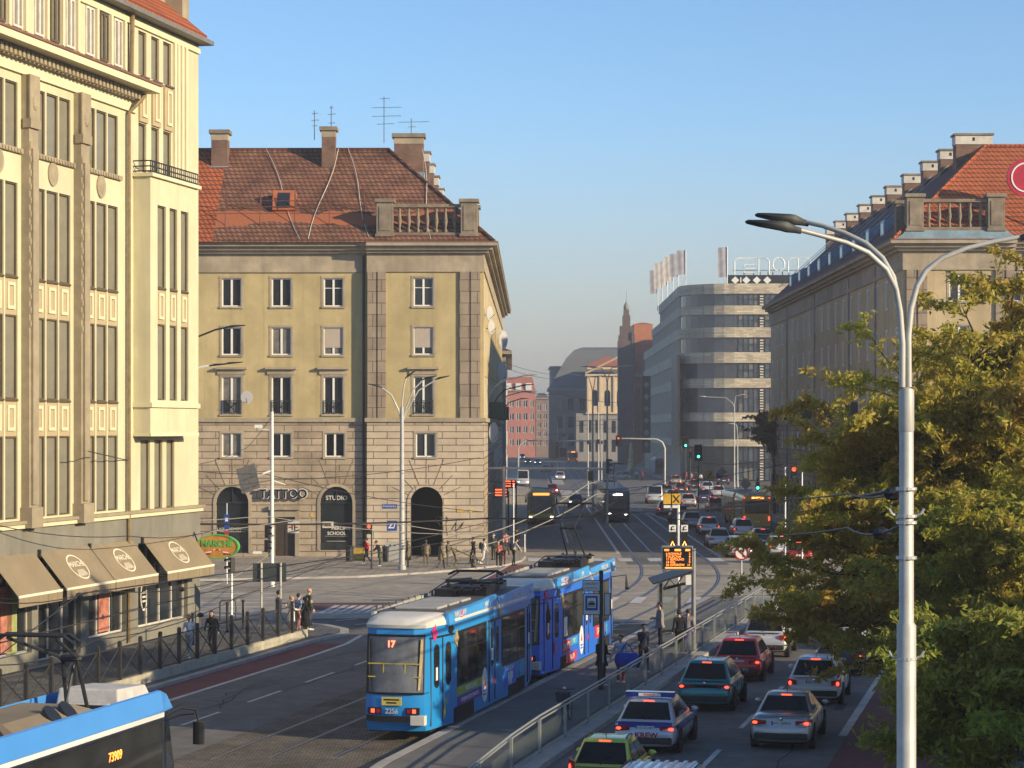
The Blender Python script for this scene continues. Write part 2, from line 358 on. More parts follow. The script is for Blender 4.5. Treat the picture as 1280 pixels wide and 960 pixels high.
nstrip('platform_edge',20,118,-16.95,-16.65,.226,kerbm,.3)
nstrip('platform_kerb',20,118,-13.5,-12.75,.16,kerbm,.25)
# rails: near straight lines swing into the far street
def curve(p0,d0,p1,d1,n=14):
    k=(Vector(p1)-Vector(p0)).length*.42; a=Vector(p0); d=Vector(p1); b_=a+Vector(d0)*k; c=d-Vector(d1)*k; out=[]
    for i in range(n+1):
        t=i/n; out.append(a*(1-t)**3+b_*3*t*(1-t)**2+c*3*t*t*(1-t)+d*t**3)
    return out
def rail_pair(t,xf,name='tram_rail'):
    for o in(-.7175,.7175):
        path=[NZ(s,t+o) for s in range(20,99,4)]; 
        path+=curve(N(101,t+o),(S1,C1,0),Vector((FX(xf+o,156),156,0)),(A2,1,0))
        path+=[Vector((FX(xf+o,y),y,0)) for y in(170,200,260,340,500)]
        b=MB().mat(railm); n=len(path)
        for i in range(n-1):
            p,q=path[i],path[i+1]; d=(q-p).normalized(); w=Vector((d.y,-d.x,0))*.030
            z=Vector((0,0,.018)); b.quad(p-w+z,p+w+z,q+w+z,q-w+z)
            g=Vector((d.y,-d.x,0))*.075; b.mat(black); z=Vector((0,0,.0135)); b.quad(p-w*3.2+z,p+w*3.2+z,q+w*3.2+z,q-w*3.2+z); b.mat(railm)
        b.build(name,kind='structure')
rail_pair(-18.05,12.6); rail_pair(-21.2,9.3)
for o in(-.7175,.7175):                          # branch leaving to the left across the crossing
    path=curve(N(96,-21.2+o),(S1,C1,0),Vector((-30,131+o,0)),(-1,.05,0),18)+[Vector((-70,133+o,0))]
    b=MB().mat(railm)
    for i in range(len(path)-1):
        p,q=path[i],path[i+1]; d=(q-p).normalized(); w=Vector((d.y,-d.x,0))*.05; z=Vector((0,0,.018)); b.quad(p-w+z,p+w+z,q+w+z,q-w+z)
    b.build('tram_rail',kind='structure')
# painted lines
def line(pts,w,name='road_marking',z=.013,mat=None):
    b=MB().mat(mat or linem); P=[Vector(p) for p in pts]
    for i in range(len(P)-1):
        p,q=P[i],P[i+1]; d=(q-p); d.z=0; d.normalize(); o=Vector((d.y,-d.x,0))*w/2
        a_,b_=p.copy(),q.copy(); a_.z=gz(p.x,p.y)+z; b_.z=gz(q.x,q.y)+z; b.quad(a_-o,a_+o,b_+o,b_-o)
    return b.build(name,kind='structure')
line([N(s,-28.0) for s in(20,40,60,86)]+[N(91,-28.15),N(95,-28.7)],.2)
for s in range(28,100,6): line([N(s+.9,-25.3),N(s+4.2,-25.3)],.13)
line([N(s,-5.62) for s in(20,40,60,80,112)],.26)
for s in range(26,110,8): line([N(s+2,-8.73),N(s+5.4,-8.73)],.16)
for s in range(84,110,2): line([N(s,-5.25),N(s+1,-5.25)],.5)
line([(FX(7.6,y),y,0) for y in(163,200,260,330)],.22); line([(FX(14.5,y),y,0) for y in(158,200,222)]+[(FX(13.8,240),240,0),(FX(11.8,255),255,0)],.22)
fstrip('traffic_island',296,330,5.2,6.9,.14,kerbm,.2); fstrip('traffic_island',360,420,4.6,6.4,.14,kerbm,.2)
line([(FX(4.2,y),y,0) for y in(178,260)],.14)
for y in range(170,300,9): line([(FX(17.7,y),y,0),(FX(17.7,y+4),y+4,0)],.14); line([(FX(21,y),y,0),(FX(21,y+4),y+4,0)],.14)
for y in range(262,460,11): line([(FX(4.0,y),y,0),(FX(4.0,y+5),y+5,0)],.16)
def gl(u0,v0,u1,v1,w,**k): line([G(u0,v0),G(u1,v1)],w,**k)
sheet('red_crossing',[G(*p)[:2] for p in[(596,730),(645,732),(668,706),(640,706)]],.015,redlane)
gl(588,733,636,708,.35); gl(640,733,668,712,.3)
sheet('red_crossing',[G(*p)[:2] for p in[(380,756),(505,755),(500,762),(372,763)]],.016,redlane)
for i in range(11): gl(400+i*11,767,394+i*11+28,757,.28,z=.02)
gl(240,748,640,744,.35); gl(380,768,500,766,.3); gl(250,709,440,709,.25); gl(470,727,590,720,.25)
for i in range(7): gl(246,742+i*5.6,352-i*9,742+i*5.6,.42)                  # zebra by the shop corner
for i in range(6): gl(420+i*24,776+(i%3)*5,446+i*24,774+(i%3)*5,.2)
for i in range(11):                                                          # zebra across the far street mouth
    x=1.6+i*2.05; line([(FX(x,153.5),153.5,0),(FX(x,157.4),157.4,0)],.95,z=.024)
for i in range(9):
    x=3.4+i*1.45; line([(x,117.0,0),(x+.6,121.2,0)],.6,z=.024)
gl(770,742,880,739,.35); gl(760,781,840,778,.3); gl(690,742,760,738,.3)
for i in range(22):                                                          # worn bus lane hatching
    y=160.5+i*1.15; x=1.4+(i*.37)%1.1; line([(FX(x,y),y,0),(FX(x+1.5+(i%3)*.4,y),y,0)],.10,z=.012); line([(FX(x+3.0,y+.5),y+.5,0),(FX(x+4.5+(i%2)*.4,y+.5),y+.5,0)],.10,z=.012)
PZ=[0]
def pz(): PZ[0]+=1; return PZ[0]*.00003
rngp=random.Random(4)
patchm=M('asphalt_patch',(.05,.05,.053),.9,var=.2,scale=2); patchl=M('worn_asphalt_patch',(.13,.125,.12),.9,var=.25,scale=2)
for i in range(16):                              # repaired and worn strips in the carriageways
    s=rngp.uniform(58,100); t=rngp.choice((-27,-26,-24.2,-11.5,-10.2,-7.4,-6.5)); nstrip('road_patch',s,s+rngp.uniform(1.2,5),t-.2,t+rngp.uniform(.3,1.1),.0085+pz(),patchm if i%2 else patchl)
for i in range(16):
    x=rngp.uniform(-24,14); y=rngp.uniform(110,150); w=rngp.uniform(.5,1.4); l=rngp.uniform(2,8); sheet('road_patch',[(x,y),(x+l,y+.4),(x+l,y+w+.4),(x,y+w)],.0085+pz(),patchl if i%3 else patchm)
for i in range(12):
    y=rngp.uniform(168,300); x=rngp.choice((1.6,4.8,15,18.4,21.5)); fstrip('road_patch',y,y+rngp.uniform(3,14),x,x+rngp.uniform(.4,1.3),.0085+pz(),patchl if i%2 else patchm)
for i in range(22):                              # sealed cracks
    s=rngp.uniform(58,100); t=rngp.uniform(-28,-23.4) if i%2 else rngp.uniform(-12.6,-6); pts=[N(s,t)]
    for k in range(6): s+=rngp.uniform(.6,2.0); t+=rngp.uniform(-.35,.35); pts.append(N(s,t))
    line(pts,.05,'road_crack',.0116+pz()*.3,patchm)
for i in range(14):
    x=rngp.uniform(-24,12); y=rngp.uniform(106,150); pts=[Vector((x,y,0))]
    for k in range(6): x+=rngp.uniform(.6,2.2); y+=rngp.uniform(-.9,.9); pts.append(Vector((x,y,0)))
    line(pts,.07,'road_crack',.0116+pz()*.3,patchm)
for s_,t_ in((88,-26.7),(84,-24.4),(67,-11.9),(86,-6.6),(78,-14.6)):
    p=NZ(s_,t_,.235 if t_==-14.6 else .012); MB().mat(M('cast_iron',(.09,.085,.08),.6,.6,var=.3)).lathe([(.0,0),(.33,0),(.33,.006),(.0,.0061)],n=18).build('manhole_cover',loc=p,label='round cast iron manhole cover in the road surface',cat='manhole cover',group='manhole covers')
# ================================================================== corner building with the lettered shop
def pier(b,c,w,d,z0,z1):
    b.b2(c[0]-w/2,c[0]+w/2,c[1]-d/2,c[1]+d/2,z0,z1-.25); b.b2(c[0]-w/2-.12,c[0]+w/2+.12,c[1]-d/2-.12,c[1]+d/2+.12,z1-.248,z1)
    b.b2(c[0]-w/2+.18,c[0]+w/2-.18,c[1]-d/2-.05,c[1]-d/2-.002,z0+.4,z1-.5); b.b2(c[0]-w/2-.08,c[0]+w/2+.08,c[1]-d/2-.08,c[1]+d/2+.08,z0,z0+.2)
def balustrade(root,x0,x1,y0,y1,z0,z1,sgn,mat):
    """two end piers on each side and turned balusters between, built on the roof edge"""
    pc=[(x0+.6,y0),(x1-.6,y0),(x0+.6 if sgn<0 else x1-.6,y1)]
    pc=[(x0+.6,y0),(x1-.6,y0),((x1-.6) if sgn>0 else (x0+.6),y1)]
    for c in pc:
        b=MB(); pier(b,c,1.15,1.0,z0,z1); b.build('balustrade_pier',mat,root,bevel=.02,seg=1)
    r=MB(); r.b2(x0+1.2,x1-1.2,y0-.22,y0+.22,z1-.55,z1-.33); r.b2(x0+1.2,x1-1.2,y0-.26,y0+.26,z0,z0+.3)
    xs_=(x1-.6) if sgn>0 else (x0+.6)
    r.b2(xs_-.22,xs_+.22,y0+.55,y1-.55,z1-.55,z1-.33); r.b2(xs_-.26,xs_+.26,y0+.55,y1-.55,z0,z0+.3)
    r.build('balustrade_rail',mat,root)
    pr=[(.09,0),(.13,.1),(.06,.2),(.15,.55),(.07,1.0),(.11,1.12),(.11,1.2)]; h=z1-z0-.85; me=MB().lathe([(a,q*h/1.2) for a,q in pr],n=8).mesh('baluster',mat,60)
    n=int((x1-x0-2.6)/.62)
    for i in range(n): inst('baluster',me,root,(x0+1.6+i*(x1-x0-3.2)/(n-1),y0,z0+.3))
    for i in range(4): inst('baluster',me,root,(xs_,y0+1.1+i*(y1-y0-2.2)/3,z0+.3))
def chimney(root,x,y,w,d,z0,z1,capm=None,bands=True,n='chimney'):
    b=MB().mat(brick); b.b2(x-w/2,x+w/2,y-d/2,y+d/2,z0,z1-.8 if capm else z1-.28)
    if capm: b.mat(capm); b.b2(x-w/2-.06,x+w/2+.06,y-d/2-.06,y+d/2+.06,z1-.8,z1-.14); b.mat(black); b.b2(x-.12,x+.06,y-d/2-.07,y-d/2-.05,z1-.55,z1-.3)
    b.mat(stoned); b.b2(x-w/2-.16,x+w/2+.16,y-d/2-.16,y+d/2+.16,z1-.14 if capm else z1-.278,z1)
    if not capm: b.mat(stonet); b.b2(x-w/2-.03,x+w/2+.03,y-d/2-.03,y+d/2+.03,z1-.75,z1-.283)
    b.mat(zinc); b.b2(x-w/2-.08,x+w/2+.08,y-d/2-.08,y+d/2+.08,z0,z0+.5)
    o=b.build(n,parent=root); return o
ZE=21.75
def hip_roof(root,sgn,xl,yl,ridge,me,mfront,mside,mextra=None,name='roof'):
    """L-shaped tiled roof, hip on the street corner; sgn +1: wings run to +x and +y, -1: to -x and +y"""
    s=sgn; b=MB().mat(mfront); e=.75; z=ZE; rz_=ridge; q=7.0
    xs=s*xl
    if mextra:
        xm=s*mextra[1]
        b.quad((xm,-e,z),(-s*e,-e,z),(s*q,q,rz_),(xm,q,rz_)); b.mat(mextra[0]); b.quad((xs,-e,z),(xm,-e,z),(xm,q,rz_),(xs,q,rz_)); b.mat(mfront)
    else: b.quad((xs,-e,z),(-s*e,-e,z),(s*q,q,rz_),(xs,q,rz_))
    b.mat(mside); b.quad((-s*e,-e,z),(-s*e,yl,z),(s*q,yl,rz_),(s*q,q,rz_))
    b.quad((xs,q,rz_),(s*q,q,rz_),(s*14,14,z),(xs,14,z)); b.quad((s*q,q,rz_),(s*q,yl,rz_),(s*14,yl,z),(s*14,14,z))
    b.add([(-s*e,yl,z),(s*q,yl,rz_),(s*14,yl,z)],[(0,1,2)]); b.add([(xs,-e,z),(xs,q,rz_),(xs,14,z)],[(0,1,2)])
    o=b.build(name,parent=root,fix=True)
    t=MB().mat(mfront); t.tube([(-s*e,-e,z+.05),(s*q,q,rz_+.05)],.13,6); t.tube([(xs,q,rz_+.05),(s*q,q,rz_+.05)],.13,6); t.tube([(s*q,q,rz_+.05),(s*q,yl,rz_+.05)],.13,6)
    t.build('ridge_tiles',parent=o); return o
def eaves(root,sgn,xl,yl,tw,mat,y0=.5):
    """stone cornice stepping out over the corner block, gutter behind"""
    s=sgn; b=MB().mat(mat)
    def run(z0,z1,p):
        b.b2(min(-s*p,s*tw),max(-s*p,s*tw),-p,.3,z0,z1); b.b2(min(s*tw,s*xl),max(s*tw,s*xl),-p+y0,.3+y0,z0,z1)
        b.b2(min(-s*p,-s*(-.3)),max(-s*p,s*.3),.3,yl,z0,z1)
    run(21.05,21.25,.35); run(21.25,21.5,.62); run(21.5,21.74,.95)
    b.mat(darkroofm); run(21.742,21.80,1.0)
    return b.build('eaves_cornice',parent=root)
def french_rail(root,p,w,rz=0):
    b=MB(); h=.95
    for z in(.03,h-.04): b.b2(-w/2,w/2,-.03,.02,z,z+.05)
    for i in range(9):
        x=-w/2+w*i/8; b.b2(x-.014,x+.014,-.02,.01,.05,h-.04)
    b.tube([(-w*.3,-.02,.1),(w*.3,-.02,h-.1)],.025,4); b.tube([(w*.3,-.02,.1),(-w*.3,-.02,h-.1)],.025,4)
    b.build('balcony_rail',dkmetal,root,loc=p,rz=rz)
blind=M('roller_blind',(.42,.36,.29),.8,var=.1,scale=1)
def corner_block(name,label,org,s,fx,xl,yl,front,tower_w,side_n,roofs):
    """a four-storey block on a street corner; s=-1 wing to the left, +1 to the right"""
    root=thing(name,label,'building',org,-A2)
    mpT=lambda a,d,z:(a,d,z); rows=[(17.4,19.4),(14.05,15.95),(9.95,12.55),(7.0,8.65)]
    zc=9.6
    # front walls: corner block stands .5 proud
    up=MB().mat(stucco if s<0 else M('grey_ochre_render',(.53,.42,.25),.9,var=.16,scale=.7,bump=.25,bscale=5,grime=.32,spec=.2,streak=.5)); lo=MB()
    hs_t=[(a-w/2,a+w/2,z0,z1) for a,w,z0,z1,_ in front if abs(a)<tower_w]; hs_m=[(a-w/2,a+w/2,z0,z1) for a,w,z0,z1,_ in front if abs(a)>tower_w]
    aT=[h for h,f in zip(hs_t,[f for f in front if abs(f[0])<tower_w]) if f[4]=='arch' or f[4]=='portal']; aM=[h for h,f in zip(hs_m,[f for f in front if abs(f[0])>tower_w]) if f[4]=='arch']
    T0,T1=sorted((0,s*tower_w)); M0,M1=sorted((s*tower_w,s*xl))
    holes_wall(up,mpT,T0,T1,zc,21.2,[h for h in hs_t if h[2]>zc],.24)
    holes_wall(up,lambda a,d,z:(a,d+.5,z),M0,M1,zc,21.2,[h for h in hs_m if h[2]>zc],.24)
    lo.mat(stonel); holes_wall(lo,mpT,T0,T1,0,zc,[h for h in hs_t if h[2]<zc],.35,aT)
    lo.mat(stoneb); holes_wall(lo,lambda a,d,z:(a,d+.5,z),M0,M1,0,zc,[h for h in hs_m if h[2]<zc],.3,aM)
    up.quad((s*tower_w,0,zc),(s*tower_w,.5,zc),(s*tower_w,.5,21.2),(s*tower_w,0,21.2)); lo.quad((s*tower_w,0,0),(s*tower_w,.5,0),(s*tower_w,.5,zc),(s*tower_w,0,zc))
    # side walls along the far street
    hs=[]; sp=yl/side_n
    for i in range(side_n):
        y=2.6+i*sp
        for z0,z1 in rows: hs.append((y-.6,y+.6,z0,z1))
        hs.append((y-1.15,y+1.15,.3,4.2))
    mpS=lambda a,d,z:(s*d,a,z)
    holes_wall(up,mpS,0,yl,zc,21.2,[h for h in hs if h[2]>zc],.07); lo.mat(stoneb); holes_wall(lo,mpS,0,yl,0,zc,[h for h in hs if h[2]<zc],.12)
    for w_ in(up,lo):                             # far ends and back, so that the block is closed
        w_.quad((s*14,14,0 if w_ is lo else zc),(s*14,yl,0 if w_ is lo else zc),(s*14,yl,zc if w_ is lo else ZE),(s*14,14,zc if w_ is lo else ZE))
        w_.quad((0,yl,0 if w_ is lo else zc),(s*14,yl,0 if w_ is lo else zc),(s*14,yl,zc if w_ is lo else ZE),(0,yl,zc if w_ is lo else ZE))
        w_.quad((s*xl,.5,0 if w_ is lo else zc),(s*xl,14,0 if w_ is lo else zc),(s*xl,14,zc if w_ is lo else ZE),(s*xl,.5,zc if w_ is lo else ZE))
    up.build('upper_wall',parent=root); lo.build('ground_floor_wall',parent=root)
    # openings
    for a,w,z0,z1,k in front:
        d=0 if abs(a)<tower_w else .5
        if k in('arch','portal'):
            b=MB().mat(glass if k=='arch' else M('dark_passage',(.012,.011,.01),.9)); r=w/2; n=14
            b.add([(a-r,d+.3,z0),(a+r,d+.3,z0)]+[(a+r*math.cos(math.pi*i/n),d+.3,z1-r+r*math.sin(math.pi*i/n)) for i in range(n+1)],[tuple(range(n+3))])
            if k=='portal':
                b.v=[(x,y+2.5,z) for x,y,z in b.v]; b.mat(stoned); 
                b.b2(a-r-.05,a-r,d+.36,d+2.8,z0,z1-.3); b.b2(a+r,a+r+.05,d+.36,d+2.8,z0,z1-.3); b.b2(a-r,a+r,d+.36,d+2.8,z1,z1+.1)
            else:
                b.mat(dkmetal); b.b2(a-r,a+r,d+.2,d+.27,z1-r-.05,z1-r+.05); b.b2(a-.04,a+.04,d+.2,d+.27,z1-r,z1); b.b2(a-r,a+r,d+.2,d+.27,z0,z0+.5)
            b.build('arched_shop_window' if k=='arch' else 'gateway',parent=root)
            f=MB().mat(stonet if k=='arch' else stonel); R0,R1=r,r+.2
            for i in range(n):
                p,q=math.pi*i/n,math.pi*(i+1)/n
                g=[(a+R0*math.cos(p),z1-r+R0*math.sin(p)),(a+R1*math.cos(p),z1-r+R1*math.sin(p)),(a+R1*math.cos(q),z1-r+R1*math.sin(q)),(a+R0*math.cos(q),z1-r+R0*math.sin(q))]
                f.loft([[(x,d-.06,z) for x,z in g],[(x,d+.0,z) for x,z in g]])
            f.b2(a-r-.2,a-r,d-.06,d,z0,z1-r); f.b2(a+r,a+r+.2,d-.06,d,z0,z1-r)
            f.mat(stoned)
            for i in range(7):                     # radiating joints of the voussoirs
                q=math.pi*(.14+.72*i/6); c_,s_=math.cos(q),math.sin(q); l=1.9 if i in(2,3,4) else 1.3
                f.tube([(a+(R1)*c_,d-.002,z1-r+R1*s_),(a+(R1+l)*c_*(1 if i in(2,3,4) else 1),d-.002,z1-r+(R1+l)*s_)],.03,4)
            f.build('arch_surround',parent=root)
        elif k=='door':
            b=MB().mat(M('brown_door',(.05,.035,.025),.5)); b.b2(a-w/2,a+w/2,d+.2,d+.28,z0,z1); b.mat(dkmetal); b.b2(a-.02,a+.02,d+.17,d+.2,z0,z1-.5); b.b2(a-w/2,a+w/2,d+.17,d+.2,z1-.55,z1-.48)
            b.build('door',parent=root)
            f=MB(); f.b2(a-w/2-.3,a-w/2,d-.1,d,z0,z1+.5); f.b2(a+w/2,a+w/2+.3,d-.1,d,z0,z1+.5); f.b2(a-w/2-.4,a+w/2+.4,d-.3,d,z1+.5,z1+.75); f.b2(a-w/2,a+w/2,d-.1,d,z1,z1+.5); f.build('door_surround',stonet,root)
        else:
            bl=k=='blind'
            window(root,(a,d+.16,z0),0,w,z1-z0,'double' if k in('win','blind','french') else k,gm=None if not bl else None)
            if bl: MB().b2(a-w/2+.09,a+w/2-.09,d+.10,d+.12,z0+.5,z1-.08).build('roller_blind',blind,root)
            f=MB(); f.b2(a-w/2-.14,a+w/2+.14,d-.1,d+.02,z0-.13,z0-.002)
            f.b2(a-w/2-.16,a-w/2,d-.03,d-.001,z0,z1); f.b2(a+w/2,a+w/2+.16,d-.03,d-.001,z0,z1); f.b2(a-w/2-.16,a+w/2+.16,d-.04,d-.002,z1,z1+.14)
            if k=='french': f.b2(a-w/2-.42,a+w/2+.42,d-.34,d,z1+.5,z1+.64); f.b2(a-w/2-.3,a+w/2+.3,d-.1,d-.003,z1+.14,z1+.498)
            f.build('window_surround',stonet,root)
            if k=='french': french_rail(root,(a,d-.06,z0),w)
    for i in range(side_n):
        y=2.6+i*sp
        for z0,z1 in rows: window(root,(s*.045,y,z0),-s*math.pi/2 if s>0 else math.pi/2,1.2,z1-z0)
    shops=MB().mat(glass); shops.quad((s*.11,1,.2),(s*.11,yl-1,.2),(s*.11,yl-1,4.25),(s*.11,1,4.25)); shops.build('shop_glazing',parent=root)
    # trim
    t=MB().mat(stonet); t.b2(T0-(.14 if s<0 else 0)+(0),T1+(.14 if s<0 else 0),-.16,.02,zc-.18,zc+.1); t.b2(M0,M1,.34,.52,zc-.18,zc+.1); t.b2(min(-s*.16,0),max(-s*.16,0),0,yl,zc-.18,zc+.1)
    t.b2(T0,T1,-.12,.0,19.75,20.0); t.b2(M0,M1,.38,.5,19.75,20.0); t.b2(min(-s*.1,0),max(-s*.1,0),.0,yl,19.75,20.0)
    t.b2(T0,T1,-.06,-.002,20.0,21.06); t.b2(M0,M1,.44,.498,20.0,21.06); t.b2(min(-s*.05,0),max(-s*.05,0),.0,yl,20.0,21.06)
    t.build('string_course',parent=root)
    for c0,c1 in((.23,1.67),(tower_w-1.32,tower_w-.03)):
        p=MB().mat(stonep); cm=(c0+c1)/2; p.b2(min(s*c0,s*c1),max(s*c0,s*c1),-.09,-.004,zc+.1,19.75); p.b2(s*cm-(c1-c0)/2+.02,s*cm-.08,-.16,-.091,zc+.1,19.75); p.b2(s*cm+.08,s*cm+(c1-c0)/2-.02,-.16,-.091,zc+.1,19.75); p.build('pilaster',parent=root)
    eaves(root,s,xl,yl,tower_w,stonet)
    hip_roof(root,s,xl,yl,29.0,None,*roofs)
    g=MB(); g.tube([(s*(tower_w+.25),.34,.2),(s*(tower_w+.25),.34,20.9)],.075,8); g.build('downpipe',dkmetal,root)
    return root
fr=[]
for a,k in((-17.45,0),(-14.0,0),(-10.4,1),(-4.15,1),(-21.0,0),(-24.4,0)):
    fr.append((a,1.35,17.4,19.35,'cross' if k else 'win')); fr.append((a,1.35,14.05,15.95,'blind' if k else 'win')); fr.append((a,1.35,9.95,12.55,'french'))
for a in(-17.45,-14.0,-10.3,-4.0,-21.0,-24.4): fr.append((a,1.35,7.0,8.65,'win'))
fr+=[(-17.4,2.25,.35,4.95,'arch'),(-10.2,2.25,.55,4.95,'arch'),(-3.95,2.25,.12,4.95,'portal'),(-13.75,1.4,.14,2.85,'door')]
OA=Vector((-1.95,157,0)); OB=Vector((26.55,155,0))
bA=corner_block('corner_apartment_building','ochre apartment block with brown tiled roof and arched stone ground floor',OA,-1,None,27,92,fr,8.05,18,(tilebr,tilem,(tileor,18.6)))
balustrade(bA,-7.4,-.4,.1,4.6,22.15,24.75,1,stoned)
MB().b2(-7.6,-.2,-.35,5.3,21.8,22.15).build('parapet_base',darkroofm,bA)
chimney(bA,-19.0,6.2,1.15,1.2,27.2,30.3); chimney(bA,-11.2,6.0,.95,1.0,26.9,30.5); chimney(bA,-5.6,8.4,2.1,1.2,27.0,30.3)
for i,y in enumerate((19,27,36,46,58,72)): chimney(bA,-5.1,y,.95,1.3,26.2,30.3,offwhite)
b=MB().mat(M('rusty_rail',(.13,.05,.03),.8))
for z_,y_ in((24.35,.95),(24.75,.95)): b.tube([(-17.9,y_,z_),(-8.2,y_,z_)],.03,5)
for i in range(5): b.tube([(-17.9+i*2.4,1.6,24.2),(-17.9+i*2.4,.95,25.6)],.035,5); b.tube([(-17.9+i*2.4,.95,25.6),(-17.9+i*2.4,.6,23.0)],.03,5)
b.build('snow_guard',parent=bA)
b=MB().mat(M('fresh_tile',(.40,.12,.05),.85)); b.loft([[(-14.75,1.55,24.2),(-13.2,1.55,24.2),(-13.2,2.0,25.6),(-14.75,2.0,25.6)],[(-14.75,1.9,24.0),(-13.2,1.9,24.0),(-13.2,3.4,25.4),(-14.75,3.4,25.4)]]); b.mat(glass); b.quad((-14.4,1.54,24.4),(-13.55,1.54,24.4),(-13.55,1.93,25.42),(-14.4,1.93,25.42)); b.build('roof_hatch',parent=bA)
b=MB().mat(offwhite)                              # loose lightning cables on the slope
for x0,x1 in((-15.8,-12.6),(-9.9,-7.8),(-10.6,-12.0),(-4.6,-3.6)): b.tube([(x0+(x1-x0)*t+.15*math.sin(6*t),7-7.4*t-.12,29.1-7.1*t) for t in[i/8 for i in range(9)]],.025,4)
b.build('lightning_cable',parent=bA)
# lettering and window graphics of the tattoo shop
def ts(root): return root
sg=thing('shop_sign','black outlined TATTOO letters mounted above the brown door','sign',OA+Vector((-14.1+.0,.32,4.43)),-A2)
text('letter_outline','TATTOO',.86,white,sg,(.28,.0,0),depth=.05,sx=.93,bold=.06); text('letters','TATTOO',.86,black,sg,(.28,-.06,0),depth=.05,sx=.93,bold=.018)
for t_,x,z,sz in(('STUDIO',-10.2,4.15,.42),('PIERCING',-9.9,2.05,.3),('SCHOOL',-10.2,1.7,.32)): text('window_lettering',t_,sz,offwhite,bA,(x,.77-.03,z),depth=.01,bold=.01)
text('window_lettering','LASER REMOVING',.27,offwhite,bA,(-17.4,.74,2.0),depth=.01)
b=MB().mat(offwhite); b.b2(-18.3,-16.5,.735,.745,1.8,1.83); b.b2(-11.0,-9.4,.735,.745,1.5,1.52)
for i in range(3): b.b2(-10.9+.2*i,-9.5-.2*i,.735,.745,1.15-.2*i,1.18-.2*i)
b.build('window_lettering',parent=bA)
b=MB().mat(M('graffiti_black',(.03,.03,.03),.8))
h_=[(-2.9+.42*math.sin(t)**3,-.012,2.6+.026*(13*math.cos(t)-5*math.cos(2*t)-2*math.cos(3*t)-math.cos(4*t))) for t in[i*.35 for i in range(19)]]
b.tube(h_,.03,4); b.tube([(-3.2,-.012,1.6),(-2.6,-.012,2.5),(-2.5,-.012,1.6)],.03,4); b.tube([(-2.2,-.012,2.0),(-1.9,-.012,2.5),(-1.9,-.012,1.9),(-1.4,-.012,2.5),(-1.6,-.012,2.1)],.03,4)
b.build('graffiti',parent=bA)
yel=M('yellow_plate',(.6,.42,.05),.6)
b=MB().mat(yel)
for x,z in((-1.75,3.3),(-1.55,3.3),(-.9,3.3),(-13.0+.2,3.1),(-11.9,3.0)): b.b2(x-.09,x+.09,(-.03 if x>-8 else .47),(-.005 if x>-8 else .495),z-.12,z+.12)
b.build('wall_plates',parent=bA)
# right-hand block
fb=[]
for i in range(4):
    a=3.85+i*3.6
    for z0,z1,k in((17.6,19.5,'win'),(14.05,15.95,'win'),(9.95,12.55,'french'),(7,8.65,'win')): fb.append((a,1.35,z0,z1,k))
fb+=[(3.95,2.25,.12,4.95,'arch'),(11,2.25,.35,4.95,'arch')]
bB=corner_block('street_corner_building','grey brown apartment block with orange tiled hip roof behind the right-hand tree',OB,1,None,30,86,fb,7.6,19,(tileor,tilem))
balustrade(bB,.2,6.9,.1,4.6,22.35,24.9,-1,stoned)
b=MB().mat(zinc); b.loft([[(-.6,-.7,21.8),(7.9,-.7,21.8),(7.9,5.6,21.8),(-.6,5.6,21.8)],[(.0,-.45,22.2),(7.2,-.45,22.2),(7.2,5.2,22.2),(.0,5.2,22.2)],[(.1,-.35,22.4),(7.1,-.35,22.4),(7.1,5.1,22.4),(.1,5.1,22.4)]]); b.build('zinc_parapet',parent=bB)
for i,(u,vt) in enumerate(((1213,166),(1183,182),(1160,197),(1135,215),(1112,228),(1093,242),(1076,252),(1059,264),(1044,276),(1032,284))):
    x=7.2; w=2.6 if i==0 else 1.55; y=F*(OB.x+x)/(u-CX)-155
    chimney(bB,x,y,w,1.3,26.6,30.6,offwhite)
    if i: MB().mat(zinc).loft([[(-.3+1.5,y-1.0,23.6+.4),(-.3+1.5,y-.8,23.6+.4),(7,y-.8,29.25),(7,y-1.0,29.25)],[(-.3+1.5,y-1.0,23.7+.4),(-.3+1.5,y-.8,23.7+.4),(7,y-.8,29.35),(7,y-1.0,29.35)]]).build('roof_flashing',parent=bB)
blz=M('blue_zinc',(.13,.22,.33),.4,.5,var=.2)
for i in range(10):
    y=8+i*7.6
    d=MB().mat(blz); d.loft([[(1.0,y-.9,23.2),(1.0,y+.9,23.2),(1.0,y+.9,24.5),(1.0,y-.9,24.5)],[(3.6,y-.9,25.0),(3.6,y+.9,25.0),(3.6,y+.9,25.4),(3.6,y-.9,25.4)]]); d.mat(glass); d.quad((.99,y-.65,23.5),(.99,y+.65,23.5),(.99,y+.65,24.3),(.99,y-.65,24.3)); d.build('dormer',parent=bB)
for y in(23,37,52,66):
    g=MB(); g.b2(-1.0,-.05,y-1.7,y+1.7,9.75,9.9); g.b2(-1.02,-.98,y-1.7,y+1.7,9.9,11); g.b2(-1.0,-.02,y-1.72,y-1.68,9.9,11); g.b2(-1.0,-.02,y+1.68,y+1.72,9.9,11); g.build('balcony',dkmetal,bB)
for y in(12,26,48,70): MB().tube([(-.1,y,.2),(-.1,y,20.9)],.08,6).build('downpipe',M('zinc_pipe',(.3,.3,.3),.5,.4),bB)
for y in(20,33,58):
    g=MB(); g.b2(.02,1.1,y-1.7,y+1.7,9.75,9.9); g.b2(1.06,1.1,y-1.7,y+1.7,9.9,11); g.b2(.0,1.1,y-1.72,y-1.68,9.9,11); g.build('balcony',M('green_balcony',(.03,.06,.05),.6),bA)
sgr=thing('round_sign','round crimson sign with a white ring on a red mast at the right-hand roof edge','sign',Pd(1282,280,155.3))
b=MB().mat(M('crimson_sign',(.42,.012,.04),.4)); zc_=(280-222)/F*155.3
